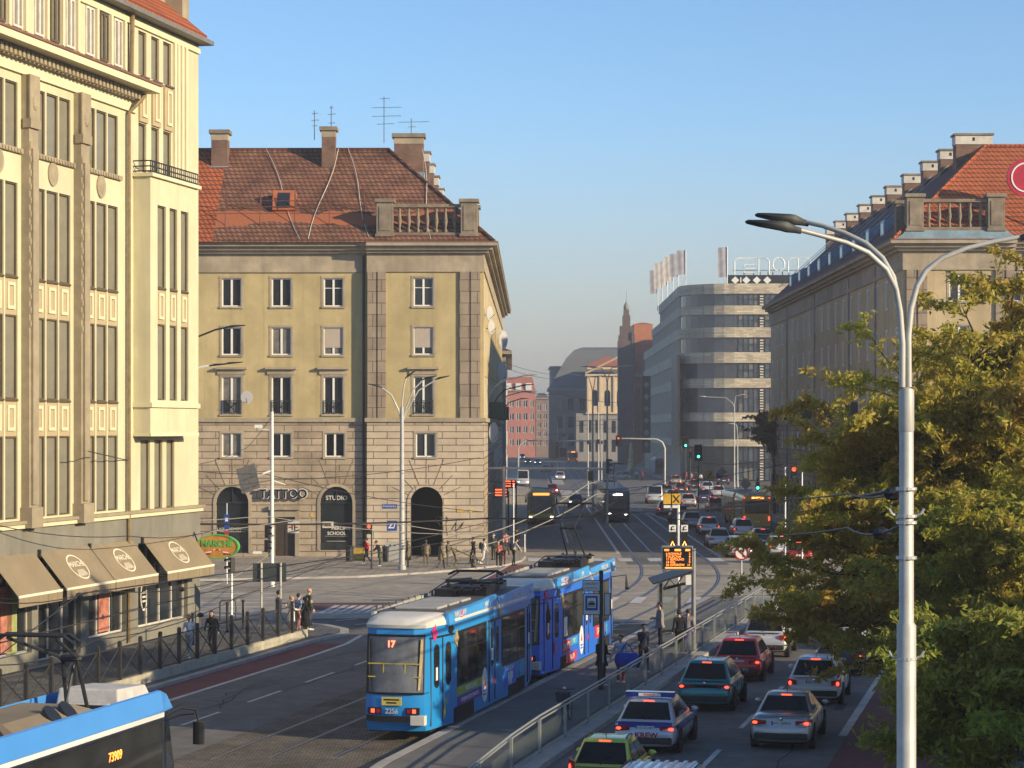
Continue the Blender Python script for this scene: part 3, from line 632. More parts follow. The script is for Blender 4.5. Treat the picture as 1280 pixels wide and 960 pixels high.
b.disc((0,0,zc_),1.28,(0,1,0),32,.25); b.mat(white)
n=28; ring=[]
for k in range(n):
    q=2*math.pi*k/n; q2=2*math.pi*(k+1)/n
    b.loft([[(1.02*math.cos(a_),y_,zc_+1.02*math.sin(a_)) if w else (.92*math.cos(a_),y_,zc_+.92*math.sin(a_)) for a_,w in((q,0),(q,1),(q2,1),(q2,0))] for y_ in(-.17,-.13)])
b.disc((0.2,-.14,zc_+.3),.16,(0,1,0),12,.05); b.build('sign_disc',parent=sgr)
MB().b2(-.06,.06,-.05,.05,-3.2,zc_-1.2).build('mast',M('red_mast',(.3,.02,.03),.5),sgr)
# ================================================================== cream department store on the left
TY=-36.2; OY=N(75,TY); RY=math.pi/2-A1
yb=thing('department_store','tall cream department store with grey pillars and narrow window strips','building',OY,RY)
def yu(u,t=TY): return sU(u,t)-75
xe=yu(248); up=MB().mat(cream)
pil=[yu(32),yu(97)]; pitch=pil[1]-pil[0]; x0=pil[0]-pitch*3
bays=[]                                             # strips between the pillars
for k in range(-3,2):
    a=pil[0]+pitch*k+.62; e=pil[0]+pitch*(k+1)-.62 if k<1 else yu(148)
    n=3; w=(e-a)/n
    for i in range(n): bays.append((a+w*i+w*.05,a+w*(i+1)-w*.05))
seg=[(5.7,8.7),(8.7,10.05),(10.05,13.1),(13.1,14.5),(14.5,17.9),(19.1,21.55)]
holes=[(p,q,5.7,17.9) for p,q in bays]+[(p,q,19.1,21.55) for p,q in bays]
lowb=[(yu(u0),yu(u1)) for u0,u1 in((175.5,187.5),(193,203),(208,218))]
holes+=[(p,q,5.6,8.5) for p,q in lowb]; hib=[(yu(u0),yu(u1)) for u0,u1 in((173,183),(189,199),(204,214))]
holes+=[(p,q,19.6,21.6) for p,q in hib]+[(p,q,23.6,25.4) for p,q in hib]
holes_wall(up,lambda a,d,z:(a,d,z),x0-1,xe,5.35,25.9,[h for h in holes],.14)
up.quad((xe,0,0),(xe,16,0),(xe,16,25.9),(xe,0,25.9)); up.quad((x0-1,0,0),(x0-1,16,0),(x0-1,16,25.9),(x0-1,0,25.9)); up.quad((x0-1,16,0),(xe,16,0),(xe,16,25.9),(x0-1,16,25.9))
up.build('upper_wall',parent=yb)
wm={}
def strip(p,q,z0,z1,d,kind='window'):
    w,h=q-p,z1-z0
    if kind=='window':
        b=MB().mat(browng); b.b2(-w/2,-w/2+.05,-.05,.03,0,h); b.b2(w/2-.05,w/2,-.05,.03,0,h); b.b2(-w/2+.05,w/2-.05,-.05,.03,h-.06,h); b.b2(-w/2+.05,w/2-.05,-.05,.03,0,.06); 
        o=b.build('window',parent=yb,loc=((p+q)/2,d,z0)); MB().quad((-w/2,.02,0),(w/2,.02,0),(w/2,.02,h),(-w/2,.02,h)).build('pane',oliveglass,o)
    else:
        b=MB().mat(spandm); b.b2(-w/2-.02,w/2+.02,0,.1,0,h); b.mat(browng); b.b2(-w/2,w/2,-.08,0,h-.07,h); 
        b.mat(creamtrim); x=w*.30; 
        for r in((-x,-x+.12,.2,h-.22),(x-.12,x,.2,h-.22),(-x+.12,x-.12,.2,.32),(-x+.12,x-.12,h-.34,h-.22)): b.b2(r[0],r[1],-.06,-.001,r[2],r[3])
        b.build('spandrel_panel',parent=yb,loc=((p+q)/2,d,z0))
for p,q in bays:
    for (z0,z1),kd in zip(seg,('window','s','window','s','window','window')): strip(p,q,z0,z1,.10 if kd=='window' else .04,kd)
for p,q in lowb: strip(p,q,5.6,8.5,.13)
for p,q in hib: strip(p,q,19.6,21.6,.13); strip(p,q,23.6,25.4,.13); strip(p,q,21.65,23.55,-.09,'s')
# pillars with carved heads
for k in range(-3,2):
    x=pil[0]+pitch*k; b=MB().mat(graystone); b.b2(x-.38,x+.38,-.32,.0,5.35,21.9); b.b2(x-.24,x+.24,-.42,-.322,6.2,19.2)
    b.b2(x-.42,x+.42,-.38,-.325,20.3,21.9); b.b2(x-.44,x+.44,-.42,-.1,19.95,20.296); b.ball((x,-.38,20.9),(.22,.1,.3)); b.b2(x-.48,x+.48,-.48,0,5.35,6.1)
    for i in range(14): b.ball((x-.32,-.34,12.8+i*.5),(.05,.06,.16),6,4)
    b.build('pillar',parent=yb)
for k in range(-3,2):
    x=pil[0]+pitch*(k+.5) if k<1 else (pil[1]+yu(148))/2+.2
    b=MB().mat(graystone); b.loft([[(x+.42*math.cos(q),y_,18.55+.46*math.sin(q)) for q in[2*math.pi*i/20 for i in range(20)]] for y_ in(-.06,0)]); b.ball((x,-.05,18.55),(.26,.06,.3)); b.build('medallion',parent=yb)
    e0=pil[0]+pitch*k+.42; e1=pil[0]+pitch*(k+1)-.42 if k<1 else yu(150)
    c=MB().mat(graystone); c.b2(e0,e1,-.12,0,18.98,19.16); 
    for i in range(int((e1-e0)/.25)): c.b2(e0+i*.25,e0+i*.25+.13,-.16,-.121,19.0,19.12)
    c.build('sill_moulding',parent=yb)
# main cornice with dentils, stops at the end bay
xc=yu(168); b=MB().mat(creamtrim); b.b2(x0-1,xc,-.12,0,21.9,22.35); b.mat(graystone); b.b2(x0-1,xc,-.3,0,22.35,22.5)
n=int((xc-x0)/.36)
for i in range(n): b.b2(x0+i*.36,x0+i*.36+.2,-.52,-.302,22.38,22.66)
b.b2(x0-1,xc+.15,-.42,0,22.66,22.72); b.mat(creamtrim); b.b2(x0-1,xc+.3,-1.05,0,22.72,23.0); b.mat(darkroofm)
b.loft([[(x0-1,-1.12,23.0),(xc+.35,-1.12,23.0),(xc+.35,-1.12,23.08),(x0-1,-1.12,23.08)],[(x0-1,.02,23.0),(xc+.35,.02,23.0),(xc+.35,.02,23.5),(x0-1,.02,23.5)]]); b.build('main_cornice',parent=yb)
# attic storey windows as frames set in the wall
at=MB().mat(creamtrim)
for k in range(-3,2):
    for i in range(3):
        x=pil[0]+pitch*k+.7+i*(pitch/3.05)*.92
        if x>yu(152): continue
        window(yb,(x+.4,-.02,23.55),0,.8,1.9,'double',fm=browng if i%2 else offwhite,gm=oliveglass)
        at.b2(x+.9,x+1.08,-.14,-.01,23.5,25.5)
at.b2(x0-1,xe,-.1,-.005,25.5,25.75); at.build('attic_pilasters',parent=yb)
# eaves, roof, gable blocks
b=MB().mat(M('grey_gutter',(.2,.19,.17),.6,.3)); b.b2(x0-1.2,xe+.3,-.62,.2,25.9,26.08); b.build('gutter',parent=yb)
MB().mat(tileor).loft([[(x0-1.2,-.6,26.09),(xe-.5,-.6,26.09),(xe-.5,-.6,26.2),(x0-1.2,-.6,26.2)],[(x0-1.2,8,33.0),(xe-.5,8,33.0),(xe-.5,8,33.2),(x0-1.2,8,33.2)]]).build('roof',parent=yb)
MB().mat(tileor).loft([[(x0-1.2,16,26.09),(xe-.5,16,26.09),(xe-.5,16,26.2),(x0-1.2,16,26.2)],[(x0-1.2,8.02,33.0),(xe-.5,8.02,33.0),(xe-.5,8.02,33.2),(x0-1.2,8.02,33.2)]]).build('roof',parent=yb)
b=MB().mat(graystone); b.b2(xe-.9,xe-.1,.4,9,26.0,28.6); b.b2(xe-2.4,xe-.92,1.2,3.2,26.0,28.4); b.b2(xe-2.6,xe-.9,1.0,3.4,28.4,28.6); b.build('gable_block',parent=yb)
# projecting bay
TO=-35.45; d0=-(TO-TY); oa,ob=yu(188,TO),yu(247,TO)
ob_=[(yu(u0,TO),yu(u1,TO)) for u0,u1 in((197,207.5),(212,221.5),(226,235.5))]
b=MB().mat(cream); holes_wall(b,lambda a,d,z:(a,d+d0,z),oa,ob,8.75,19.3,[(p,q,10.15,18.2) for p,q in ob_],.17)
b.quad((oa,d0,8.75),(oa,0,8.75),(oa,0,19.3),(oa,d0,19.3)); b.quad((ob,d0,8.75),(ob,0,8.75),(ob,0,19.3),(ob,d0,19.3)); b.quad((oa,d0,8.75),(ob,d0,8.75),(ob,0,8.75),(oa,0,8.75)); b.quad((oa,d0,19.3),(ob,d0,19.3),(ob,0,19.3),(oa,0,19.3))
b.mat(creamtrim); b.b2(oa-.08,ob+.08,d0-.1,0,9.85,10.05); b.b2(oa-.1,ob+.1,d0-.14,0,19.3,19.45); b.b2(oa-.05,ob+.05,d0-.05,0,8.66,8.8)
b.build('projecting_bay',parent=yb)
for p,q in ob_:
    for z0,z1,kd in((10.15,13.3,'window'),(13.3,14.8,'s'),(14.8,18.2,'window')): strip(p,q,z0,z1,d0+(.12 if kd=='window' else .05),kd)
b=MB().mat(dkmetal)
for z in(19.5,19.7,19.92): b.b2(oa,ob,d0-.03,d0+.02,z,z+.05); b.b2(oa-.02,oa+.03,d0,0,z,z+.05)
for i in range(24): b.b2(oa+(ob-oa)*i/23-.015,oa+(ob-oa)*i/23+.015,d0-.02,d0+.01,19.45,19.95)
b.build('balcony_rail',parent=yb)
b=MB().mat(creamtrim)
for u in(217,221,226,231): 
    x=yu(u); b.b2(x-.12,x+.12,-.12,-.004,19.5,25.5)
b.build('fluted_pilaster',parent=yb)
g=MB(); xd=yu(157); g.tube([(xd,-.15,.3),(xd,-.15,21.8),(xd+.3,-.5,22.3),(xd+.6,-.6,22.6)],.085,8)
xd2=yu(160); g.tube([(xd2,-.15,23.4),(xd2,-.2,25.9)],.1,8); g.build('downpipe',M('copper_pipe',(.26,.19,.10),.5,.4),yb)
# ground floor with shop windows
ops=[(yu(-60),yu(-20)),(yu(-16),yu(38)),(yu(46),yu(99)),(yu(109),yu(156)),(yu(171),yu(233))]
b=MB().mat(graygf); gh=[(p,q,.75 if i!=2 else .3,4.25) for i,(p,q) in enumerate(ops)]
holes_wall(b,lambda a,d,z:(a,d-.06,z),x0-1,xe+.06,-.6,5.35,gh,.4); b.quad((xe+.06,-.06,0),(xe+.06,16,0),(xe+.06,16,5.35),(xe+.06,-.06,5.35)); b.mat(creamtrim); b.b2(x0-1,xe+.1,-.2,0,5.34,5.5); b.mat(graystone); b.b2(x0-1,xe+.12,-.28,0,5.5,5.62)
b.build('ground_floor_wall',parent=yb)
curt=M('green_curtain',(.34,.38,.14),.8); poster=M('food_poster',(.45,.17,.12),.6,var=.5,scale=4)
for i,(p,q) in enumerate(ops):
    z0=.75 if i!=2 else .3; w=q-p; f=MB().mat(offwhite); n=max(2,round(w/1.35))
    for k in range(n+1): x=p+w*k/n; f.b2(x-.04,x+.04,.14,.22,z0,4.25)
    f.b2(p,q,.14,.215,2.55,2.68); f.b2(p,q,.14,.215,z0,z0+.08); f.b2(p,q,.14,.215,4.17,4.25)
    o=f.build('shop_window',parent=yb); MB().quad((p,.2,z0),(q,.2,z0),(q,.2,4.25),(p,.2,4.25)).build('pane',glass,o)
    if i in(1,3): MB().b2(p+w*.36,p+w*.62,.10,.13,.9,3.3).build('window_poster',poster,yb)
b=MB().mat(curt); x=yu(18)
for k in range(7): b.b2(x+k*.12-.4,x+k*.12-.3,.1,.16-.02*(k%2),.8,4.15)
b.build('curtain',parent=yb)
sig=thing('window_sticker','round white sticker on the shop window beside the downpipe','sign',OY,RY); b=MB().mat(offwhite); xs_=yu(177)
b.loft([[(xs_+.34*math.cos(q),y_,2.05+.62*math.sin(q)) for q in[2*math.pi*i/20 for i in range(20)]] for y_ in(-.1,-.08)]); b.mat(black); b.loft([[(xs_+.27*math.cos(q),y_,2.05+.5*math.sin(q)) for q in[2*math.pi*i/20 for i in range(20)]] for y_ in(-.108,-.1)]); b.mat(offwhite)
for k in range(3): b.b2(xs_-.2,xs_+.2,-.115,-.108,1.8+k*.18,1.88+k*.18)
b.build('disc',parent=sig)
# awnings
awm=M('tan_awning_canvas',(.25,.20,.125),.9,var=.12,scale=1.5,grime=.2); awl=M('cream_print',(.72,.66,.5),.9,var=.08)
for i,(u0,u1,lab) in enumerate(((-16,40,'tan awning cut off by the left edge of the photo'),(46,108,'tan awning just left of the middle of the shop front, over a dark doorway'),(109,163,'tan awning beside the downpipe, between two other awnings'),(175,235,'tan awning at the street corner of the shop, nearest the oval sign'))):
    a,e=yu(u0),yu(u1); r=thing('shop_awning',lab,'awning',OY,RY,'tan awnings over the shop windows'); D=-1.2
    th=Vector((0,-.03,.02)); b=MB().mat(awm)
    b.loft([[(a,-.08,4.38),(e,-.08,4.38),(e,-.08,4.41),(a,-.08,4.41)],[(a,D,3.02),(e,D,3.02),(e,D,3.05),(a,D,3.05)]])
    b.build('canvas',parent=r)
    v=MB().mat(awm); nn=9
    for k in range(nn): v.b2(a+(e-a)*k/nn,a+(e-a)*(k+1)/nn,D-.02+(.012*(k%2)),D+.012*(k%2),2.66,3.02)
    v.mat(awl); v.b2(a,e,D-.025,D+.02,3.0,3.09); v.build('valance',parent=r)
    m=MB().mat(dkmetal); m.tube([(a+.1,-.05,3.0),(a+.1,D+.05,2.96)],.025,5); m.tube([(e-.1,-.05,3.0),(e-.1,D+.05,2.96)],.025,5); m.b2(a-.08,a+.05,-.16,0,4.2,4.5); m.build('folding_arm',parent=r)
    if i:
        sl=Vector((0,D+.08,3.05-4.41)); L=sl.length; sl/=L; nr=Vector((0,sl.z,-sl.y))
        if nr.z<0: nr=-nr
        c=Vector(((a+e)/2,(-.08+D)/2,(4.41+3.05)/2))+nr*.012; lg=MB().mat(awl)
        def pt(x,y): return c+Vector((x,0,0))-sl*y
        n=36
        for k in range(n):
            q,q2=2*math.pi*k/n,2*math.pi*(k+1)/n
            lg.quad(pt(.74*math.cos(q),.58*math.sin(q)),pt(.74*math.cos(q2),.58*math.sin(q2)),pt(.67*math.cos(q2),.52*math.sin(q2)),pt(.67*math.cos(q),.52*math.sin(q)))
        for k in range(7):
            x=-.3+k*.1; lg.quad(pt(x*.75-.02,-.12),pt(x*.75+.02,-.12),pt(x*1.35+.035,-.42),pt(x*1.35-.035,-.42))
        lg.build('printed_emblem',parent=r)
        to=text('printed_lettering','MARCHÉ',.34,awl,r,c+nr*.004-sl*.12,(0,0,0),depth=.002,sx=.95,bold=.006)
        to.rotation_euler=Matrix(((1,-0,0),(0,-sl.y,nr.y),(0,-sl.z,nr.z))).to_euler()
# oval hanging sign at the corner
ms=thing('oval_sign','oval orange MARCHÉ sign with green letters and red striped awning picture','sign',Pd(272,683,99.5),R(-8))
b=MB().mat(M('orange_sign',(.55,.25,.05),.5)); 
def oval(bb,a,c,y0,y1,x=0,z=0,lo=0,hi=2*math.pi,n=32): bb.loft([[(x+a*math.cos(q),y,z+c*math.sin(q)) for q in[lo+(hi-lo)*i/n for i in range(n)]] for y in(y0,y1)])
oval(b,.92,.48,-.09,.09); b.build('sign_panel',parent=ms)
b=MB().mat(M('sign_green',(.10,.42,.10),.5)); n=32
for k in range(n):
    q,q2=2*math.pi*k/n,2*math.pi*(k+1)/n
    b.loft([[(x*math.cos(w),y,zz*math.sin(w)) for x,zz,w in((.92,.48,q),(.98,.53,q),(.98,.53,q2),(.92,.48,q2))] for y in(-.12,.12)])
b.build('sign_rim',parent=ms)
text('sign_lettering','MARCHÉ',.40,MATS['sign_green'],ms,(0,-.1,.12),depth=.015,sx=.9,bold=.012)
b=MB()
for k in range(9):
    b.mat(white if k%2 else M('sign_red',(.45,.03,.03),.5)); q0=math.pi*(1-k/9); q1=math.pi*(1-(k+1)/9)
    p=lambda q,r,s_:(r*math.cos(q),-.105,-.36+s_*math.sin(q))
    b.quad(p(q0,.3,.26),p(q1,.3,.26),p(q1,.62,.02+.18),p(q0,.62,.02+.18))
b.build('striped_picture',parent=ms)
MB().tube([(-.9,0,.2),(-1.15,.3,.6),(-1.3,.5,.5)],.035,6).build('bracket',dkmetal,ms)
# ================================================================== far city
def plain_block(name,label,x0,x1,y0,y1,h,wall,roofm=None,rows=4,cols=6,z0=3.5,ww=1.2,wh=1.8,front=True,side=None,roof_h=3,eav=.4,frame=None,mans=False):
    r=thing(name,label,'building',((x0+x1)/2,(y0+y1)/2,0)); w,d=(x1-x0)/2,(y1-y0)/2
    b=MB().mat(wall); dz=(h-z0-.8)/rows
    fh=[]; 
    if front: fh=[(-w+(i+.5)*2*w/cols-ww/2,-w+(i+.5)*2*w/cols+ww/2,z0+j*dz,z0+j*dz+wh) for i in range(cols) for j in range(rows)]
    holes_wall(b,lambda a,q,z:(a,-d+q,z),-w,w,0,h,fh,.2)
    b.quad((w,-d,0),(w,d,0),(w,d,h),(w,-d,h)); b.quad((-w,-d,0),(-w,d,0),(-w,d,h),(-w,-d,h)); b.quad((-w,d,0),(w,d,0),(w,d,h),(-w,d,h)); b.build('wall',parent=r)
    for a,a2,z,z2 in fh: window(r,((a+a2)/2,-d+.12,z),0,ww,wh,fm=frame)
    if side:
        n=side; sg=1 if n>0 else -1
        for i in range(abs(n)):
            for j in range(rows): 
                o=window(r,(sg*(w+.01),-d+(i+.5)*2*d/abs(n),z0+j*dz),sg*math.pi/2,ww,wh,fm=frame)
    b=MB().mat(stonet); b.b2(-w-eav,w+eav,-d-eav,d+eav,h-.02,h+.35); b.build('cornice',parent=r)
    if roofm:
        b=MB().mat(roofm)
        if mans: b.loft([[(-w,-d,h+.35),(w,-d,h+.35),(w,d,h+.35),(-w,d,h+.35)],[(-w*.82,-d+1.6,h+roof_h),(w*.82,-d+1.6,h+roof_h),(w*.82,d-1.6,h+roof_h),(-w*.82,d-1.6,h+roof_h)]])
        else: b.loft([[(-w-eav,-d-eav,h+.35),(w+eav,-d-eav,h+.35),(w+eav,d+eav,h+.35),(-w-eav,d+eav,h+.35)],[(-w*.5,-.2,h+roof_h),(w*.5,-.2,h+roof_h),(w*.5,.2,h+roof_h),(-w*.5,.2,h+roof_h)]])
        b.build('roof',parent=r)
    return r
gst=M('far_grey_stone',(.30,.28,.26),.85,var=.15,scale=.3); dst=M('far_dark_render',(.23,.19,.165),.85,var=.15,scale=.3)
pinkm=M('far_pink_render',(.50,.20,.155),.85,var=.1,scale=.3); slate=M('slate_roof',(.13,.135,.14),.7,var=.15,scale=.3)
plain_block('street_house','grey stone street house behind the ochre corner block',-15,-.7,253,320,17.2,gst,tilem,4,4,side=14,eav=.7)
pk=plain_block('pink_house','pink house with white window frames at the far end of the street',-3.2,7.2,700,720,20.2,pinkm,M('far_red_tile',(.36,.12,.08),.8),4,5,3.5,1.3,2.1,roof_h=4.5,mans=True)
for i in range(3):
    b=MB().mat(white); x=-3.1+i*3.1; b.b2(x-.9,x+.9,-10.2,-8,20.6,22.8); b.build('dormer',parent=pk)
plain_block('narrow_grey_house','narrow grey house between the pink house and the dark mansard roof',11.0,14.5,640,670,26,gst,None,6,2)
plain_block('far_corner_house','pale house low on the street behind the pink house',7.4,11.2,705,725,18,dst,slate,5,2,roof_h=2)
op=thing('mansard_building','large dark building with a swept slate mansard roof behind the church tower','building',(22,640,0))
b=MB().mat(dst); fh=[(-9.5+i*3.1,-8.0+i*3.1,4+j*5.0,7.2+j*5.0) for i in range(6) for j in range(3)]; holes_wall(b,lambda a,q,z:(a,-8+q,z),-11.5,11.5,0,19.5,fh,.3); b.quad((-11.5,-8,0),(-11.5,14,0),(-11.5,14,19.5),(-11.5,-8,19.5)); b.quad((11.5,-8,0),(11.5,14,0),(11.5,14,19.5),(11.5,-8,19.5)); b.quad((-11.5,14,0),(11.5,14,0),(11.5,14,19.5),(-11.5,14,19.5)); b.mat(gst); b.b2(-12,12,-8.5,14.5,19.4,20); b.build('wall',parent=op)
for a,a2,z,z2 in fh: window(op,((a+a2)/2,-7.85,z),0,1.5,3.2,fm=dkmetal)
b=MB().mat(slate); pr=[(12,20),(10.6,22),(8.6,25.5),(6.6,28.8),(4.6,30.8),(2.2,31.6)]
b.loft([[(-w-.0 if False else -w,-w*.66,z),(12,-w*.66,z),(12,14*w/12,z),(-w,14*w/12,z)] for w,z in pr]); b.build('mansard_roof',parent=op)
lp=thing('lit_palace','pale neoclassical palace front lit by the sun left of the church tower','building',(26,626,0))
pal=M('palace_stone',(.66,.52,.34),.85,var=.12,scale=.4); b=MB().mat(gst); b.b2(-8.5,5.6,-4,6,0,13.0); b.mat(pal); fh=[(-4.2,-2.6,15,19.4),(-.8,.8,15,19.4),(2.6,4.2,15,19.4)]; holes_wall(b,lambda a,q,z:(a,-4+q,z),-5.5,5.6,13,23.2,fh,.5,fh); b.b2(-5.5,5.6,-3,6,13,23.2); b.b2(-6,6,-4.6,6,23.2,23.7); b.b2(-5.8,5.8,-4.5,6,12.8,13.3); b.b2(-5.5,5.6,-4.1,6,25.0,25.9)
for x in(-5.2,-1.9,1.9,5.2): b.b2(x-.3,x+.3,-4.35,-4,13.3,23.2)
b.build('facade',parent=lp)
for a,a2,z,z2 in fh: MB().quad((a,-3.6,z),(a2,-3.6,z),(a2,-3.6,z2),(a,-3.6,z2)).build('arched_window',glass,lp)
b=MB()
for i in range(6):
    for j in range(2): b.b2(-7.6+i*2.2,-6.5+i*2.2,-4.03,-4.0,2.5+j*5.2,5.8+j*5.2)
b.build('lower_windows',glass,lp)
b=MB().mat(M('far_red_tile',(.36,.12,.08),.8)); b.loft([[(-6,-4.6,25.9),(6,-4.6,25.9),(6,-4.4,25.9)],[(0,-4.6,28.6),(.1,-4.6,28.6),(.1,-4.4,28.6)]]); b.mat(pal); b.tube([(-6,-4.7,23.9),(3,-4.7,28.4)],.25,4); b.build('pediment',parent=lp)
# brick church tower
ch=thing('church','narrow stepped brick church tower with spire and orange nave roof','church',(28.1,560,0))
bt=M('shaded_tower_brick',(.13,.095,.082),.9,var=.18,scale=.4); bo=M('lit_nave_brick',(.46,.17,.085),.9,var=.15,scale=.4)  # tower's shade and nave's sunlight are put into the brick colours
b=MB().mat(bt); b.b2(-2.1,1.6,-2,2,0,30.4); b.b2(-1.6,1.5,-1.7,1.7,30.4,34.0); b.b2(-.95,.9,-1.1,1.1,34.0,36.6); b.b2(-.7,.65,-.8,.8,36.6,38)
for x in(-1.9,-1.4,1.4,1.75): b.b2(x-.2,x+.2,-2.2,-1.8,20,31.5+1.8*(2-abs(x)))
for x in(-1.2,-.4,.4,1.2): b.b2(x-.14,x+.14,-2.1,-2,9,23.5)
b.build('tower',parent=ch); MB().mat(M('copper_spire',(.25,.25,.2),.6)).lathe([(.6,38),(.75,38.5),(.62,39.2),(.25,39.8),(.07,40.2),(.04,42.8)]).build('spire',parent=ch)
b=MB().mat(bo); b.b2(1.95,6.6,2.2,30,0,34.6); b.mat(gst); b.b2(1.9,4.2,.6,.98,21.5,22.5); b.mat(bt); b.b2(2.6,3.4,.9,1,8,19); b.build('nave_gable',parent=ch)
MB().mat(tileor).loft([[(1.9,2.2,34.6),(6.7,2.2,34.6),(6.7,30,34.6),(1.9,30,34.6)],[(4,2.2,35.0),(4.4,2.2,35.0),(4.4,30,35.0),(4,30,35.0)]]).build('nave_roof',parent=ch)
# banded department store with rounded corner
rn=thing('banded_store','long modern store with rounded corner and pale brick bands between window rows','building',(28.6,385,0),-A2)
bandm=MBR('banded_brick',(.68,.59,.43),(.44,.37,.27),(.30,.26,.2),1.1,.28,.02,var=.35,scale=.25,bump=0)
bandw=M('pale_band',(.68,.60,.49),.8,var=.12,scale=.3); rg=MG('store_glass',(.055,.066,.085),.12,.9,scale=.2)
def plan(o,yl,rad=9,x1=42):
    p=[(x1,o)]; c=(rad,rad)
    p+=[(c[0]+(rad-o)*math.cos(q),c[1]+(rad-o)*math.sin(q)) for q in[-math.pi/2-math.pi/2*i/8 for i in range(9)]]
    p+=[(o,yl)]; return p
def ring(b,yl,z0,z1,o0,o1):
    A,B=plan(o0,yl),plan(o1,yl); b.loft([[(x,y,z0) for x,y in A],[(x,y,z1) for x,y in A]],closed=False)
    b.loft([[(x,y,z0) for x,y in A],[(x,y,z0) for x,y in B]],closed=False); b.loft([[(x,y,z1) for x,y in A],[(x,y,z1) for x,y in B]],closed=False)
bands=[(31.7,33.4,70,.02),(28.2,29.7,97,.01),(24.3,26.0,132,0),(20,21.8,132,0),(15.8,17.4,132,0),(10.1,11.6,132,0),(5.9,7.1,132,0)]
for i,(z0,z1,yl,o) in enumerate(bands):
    b=MB().mat(bandm); ring(b,yl,z0,z1,o if i<2 else 0,o+3); b.build('brick_band',parent=rn)
    zb=bands[i+1][1] if i+1<len(bands) else .1; oo=(o if i<2 else 0)+.45
    g=MB().mat(rg if i<6 else MG('shop_glass',(.03,.035,.04),.1,.7)); ring(g,yl,zb-.02,z0+.02,oo,oo+1); g.build('glazing',parent=rn)
    hh=z0-zb; fmk=('bay',round(hh,2))
    if fmk not in wm:
        q=MB().mat(dkmetal)
        for k in range(5): q.b2(-1.75+k*.875-.05,-1.75+k*.875+.05,-.06,.05,0,hh)
        for z in(0.05,hh*.55,hh-.1): q.b2(-1.75,1.75,-.05,.04,z,z+.09)
        
        for k,pm_ in enumerate(random.sample([glassc,glassb,glassb,rg,glassc,glassb,rg,rg],8)):
            x0_=-1.70+(k%4)*.875; z0_=.14 if k<4 else hh*.55+.09; q.mat(pm_); q.quad((x0_,.03,z0_),(x0_+.77,.03,z0_),(x0_+.77,.03,z0_+hh*.33),(x0_,.03,z0_+hh*.33))
        q.mat(bandw)
        for k in range(int(hh/.45)): q.b2(1.85,2.45,-.3,.1,.1+k*.45,.32+k*.45)
        q.mat(dkmetal); q.b2(1.8,2.5,-.2,.12,0,hh); wm[fmk]=q.mesh('window_bay')
        q=MB().mat(bandw); q.b2(-.3,.3,-.4,.1,0,hh); pass; wm[('s',round(hh,2))]=q.mesh('window_pier')
    for k in range(6): inst('window_bay',wm[fmk],rn,(11.4+k*4.5,oo-.07,zb))
    for k in range(int((yl-8)/4.6)): inst('window_pier',wm[('s',round(hh,2))],rn,(oo-.02,10.5+k*4.6,zb),-math.pi/2)
b=MB().mat(zinc); A=plan(.2,132); b.add([(x,y,26.0) for x,y in A]+[(42,132,26.0)],[tuple(range(len(A)+1))]); A=plan(.2,97); b.add([(x,y,29.7) for x,y in A]+[(42,97,29.7)],[tuple(range(len(A)+1))]); A=plan(.2,70); b.add([(x,y,33.35) for x,y in A]+[(42,70,33.35)],[tuple(range(len(A)+1))]); b.quad((42,0,0),(42,132,0),(42,132,33),(42,0,33)); b.quad((0,132,0),(42,132,0),(42,132,26),(0,132,26)); b.build('roof_deck',parent=rn)
b=MB().mat(black); b.b2(8.4,27,7,9,33.4,35.3); b.mat(white)
for i in range(4):
    x=(9.7,11.6,13.4,15.2)[i]; b.add([(x-.7,6.9,34.4),(x,6.9,33.75),(x+.7,6.9,34.4),(x,6.9,35.05)],[(0,1,2,3)])
b.b2(10.55,10.75,6.88,6.98,34.0,34.9); b.b2(9.5,13,6.88,6.98,33.45,33.55); b.build('roof_sign_board',parent=rn)
rs=thing('roof_letters','thin white outlined letters standing on the roof of the banded store','sign',rn.location+Vector((0,8,0)),-A2)
def uv(u,v): p=Pd(u,v,393); return (p.x-28.6,0,p.z)
gl_=M('white_letter_tube',(.8,.8,.75),.4)
for k,ls in enumerate(([(918,346),(918,326),(921,323),(945,323)],[(943,341),(930,341),(930,331),(943,331),(943,336),(931,336)],[(948,346),(948,323),(958,323),(961,326),(961,343)],[(973+7.5*math.cos(q),330.5+8.5*math.sin(q)) for q in[i*.42 for i in range(16)]],[(985,341),(985,326),(988,323),(1010,323),(1012,326),(1012,341)],[(997,341),(997,323)])):
    MB().tube([uv(*p) for p in ls],.13,6).build('letter_tube',gl_,rs)
b=MB().mat(dkmetal)
for u in(918,930,942,950,960,966,978,986,994): p=uv(u,347); b.tube([(p[0],p[1],33.4),(p[0],p[1],p[2]+1)],.09,4); b.tube([(p[0],p[1]+1.2,33.4),(p[0],p[1],p[2]+1)],.07,4)
p0,p1=uv(916,338),uv(1010,338); b.tube([p0,p1],.05,4); b.build('letter_frame',parent=rs)
b=MB().mat(dkmetal); b.b2(-.5,-.05,3,20,6,21.5); b.build('vertical_sign_board',parent=rn)
vs=thing('banner_sign','tall dark vertical banner with pale diamonds at the corner of the banded store','sign',(0,0,0)); b=MB().mat(M('banner_navy',(.025,.03,.045),.5)); p=Pd(808,470,420); q=Pd(808,566,420); b.b2(p.x-.8,p.x+.75,419.9,420.1,q.z,p.z); b.mat(gst)
for k in range(6):
    z=p.z-1.6-k*2.2; b.add([(p.x-.5,419.88,z),(p.x,419.88,z-.6),(p.x+.5,419.88,z),(p.x,419.88,z+.6)],[(0,1,2,3)])
b.build('banner',parent=vs)
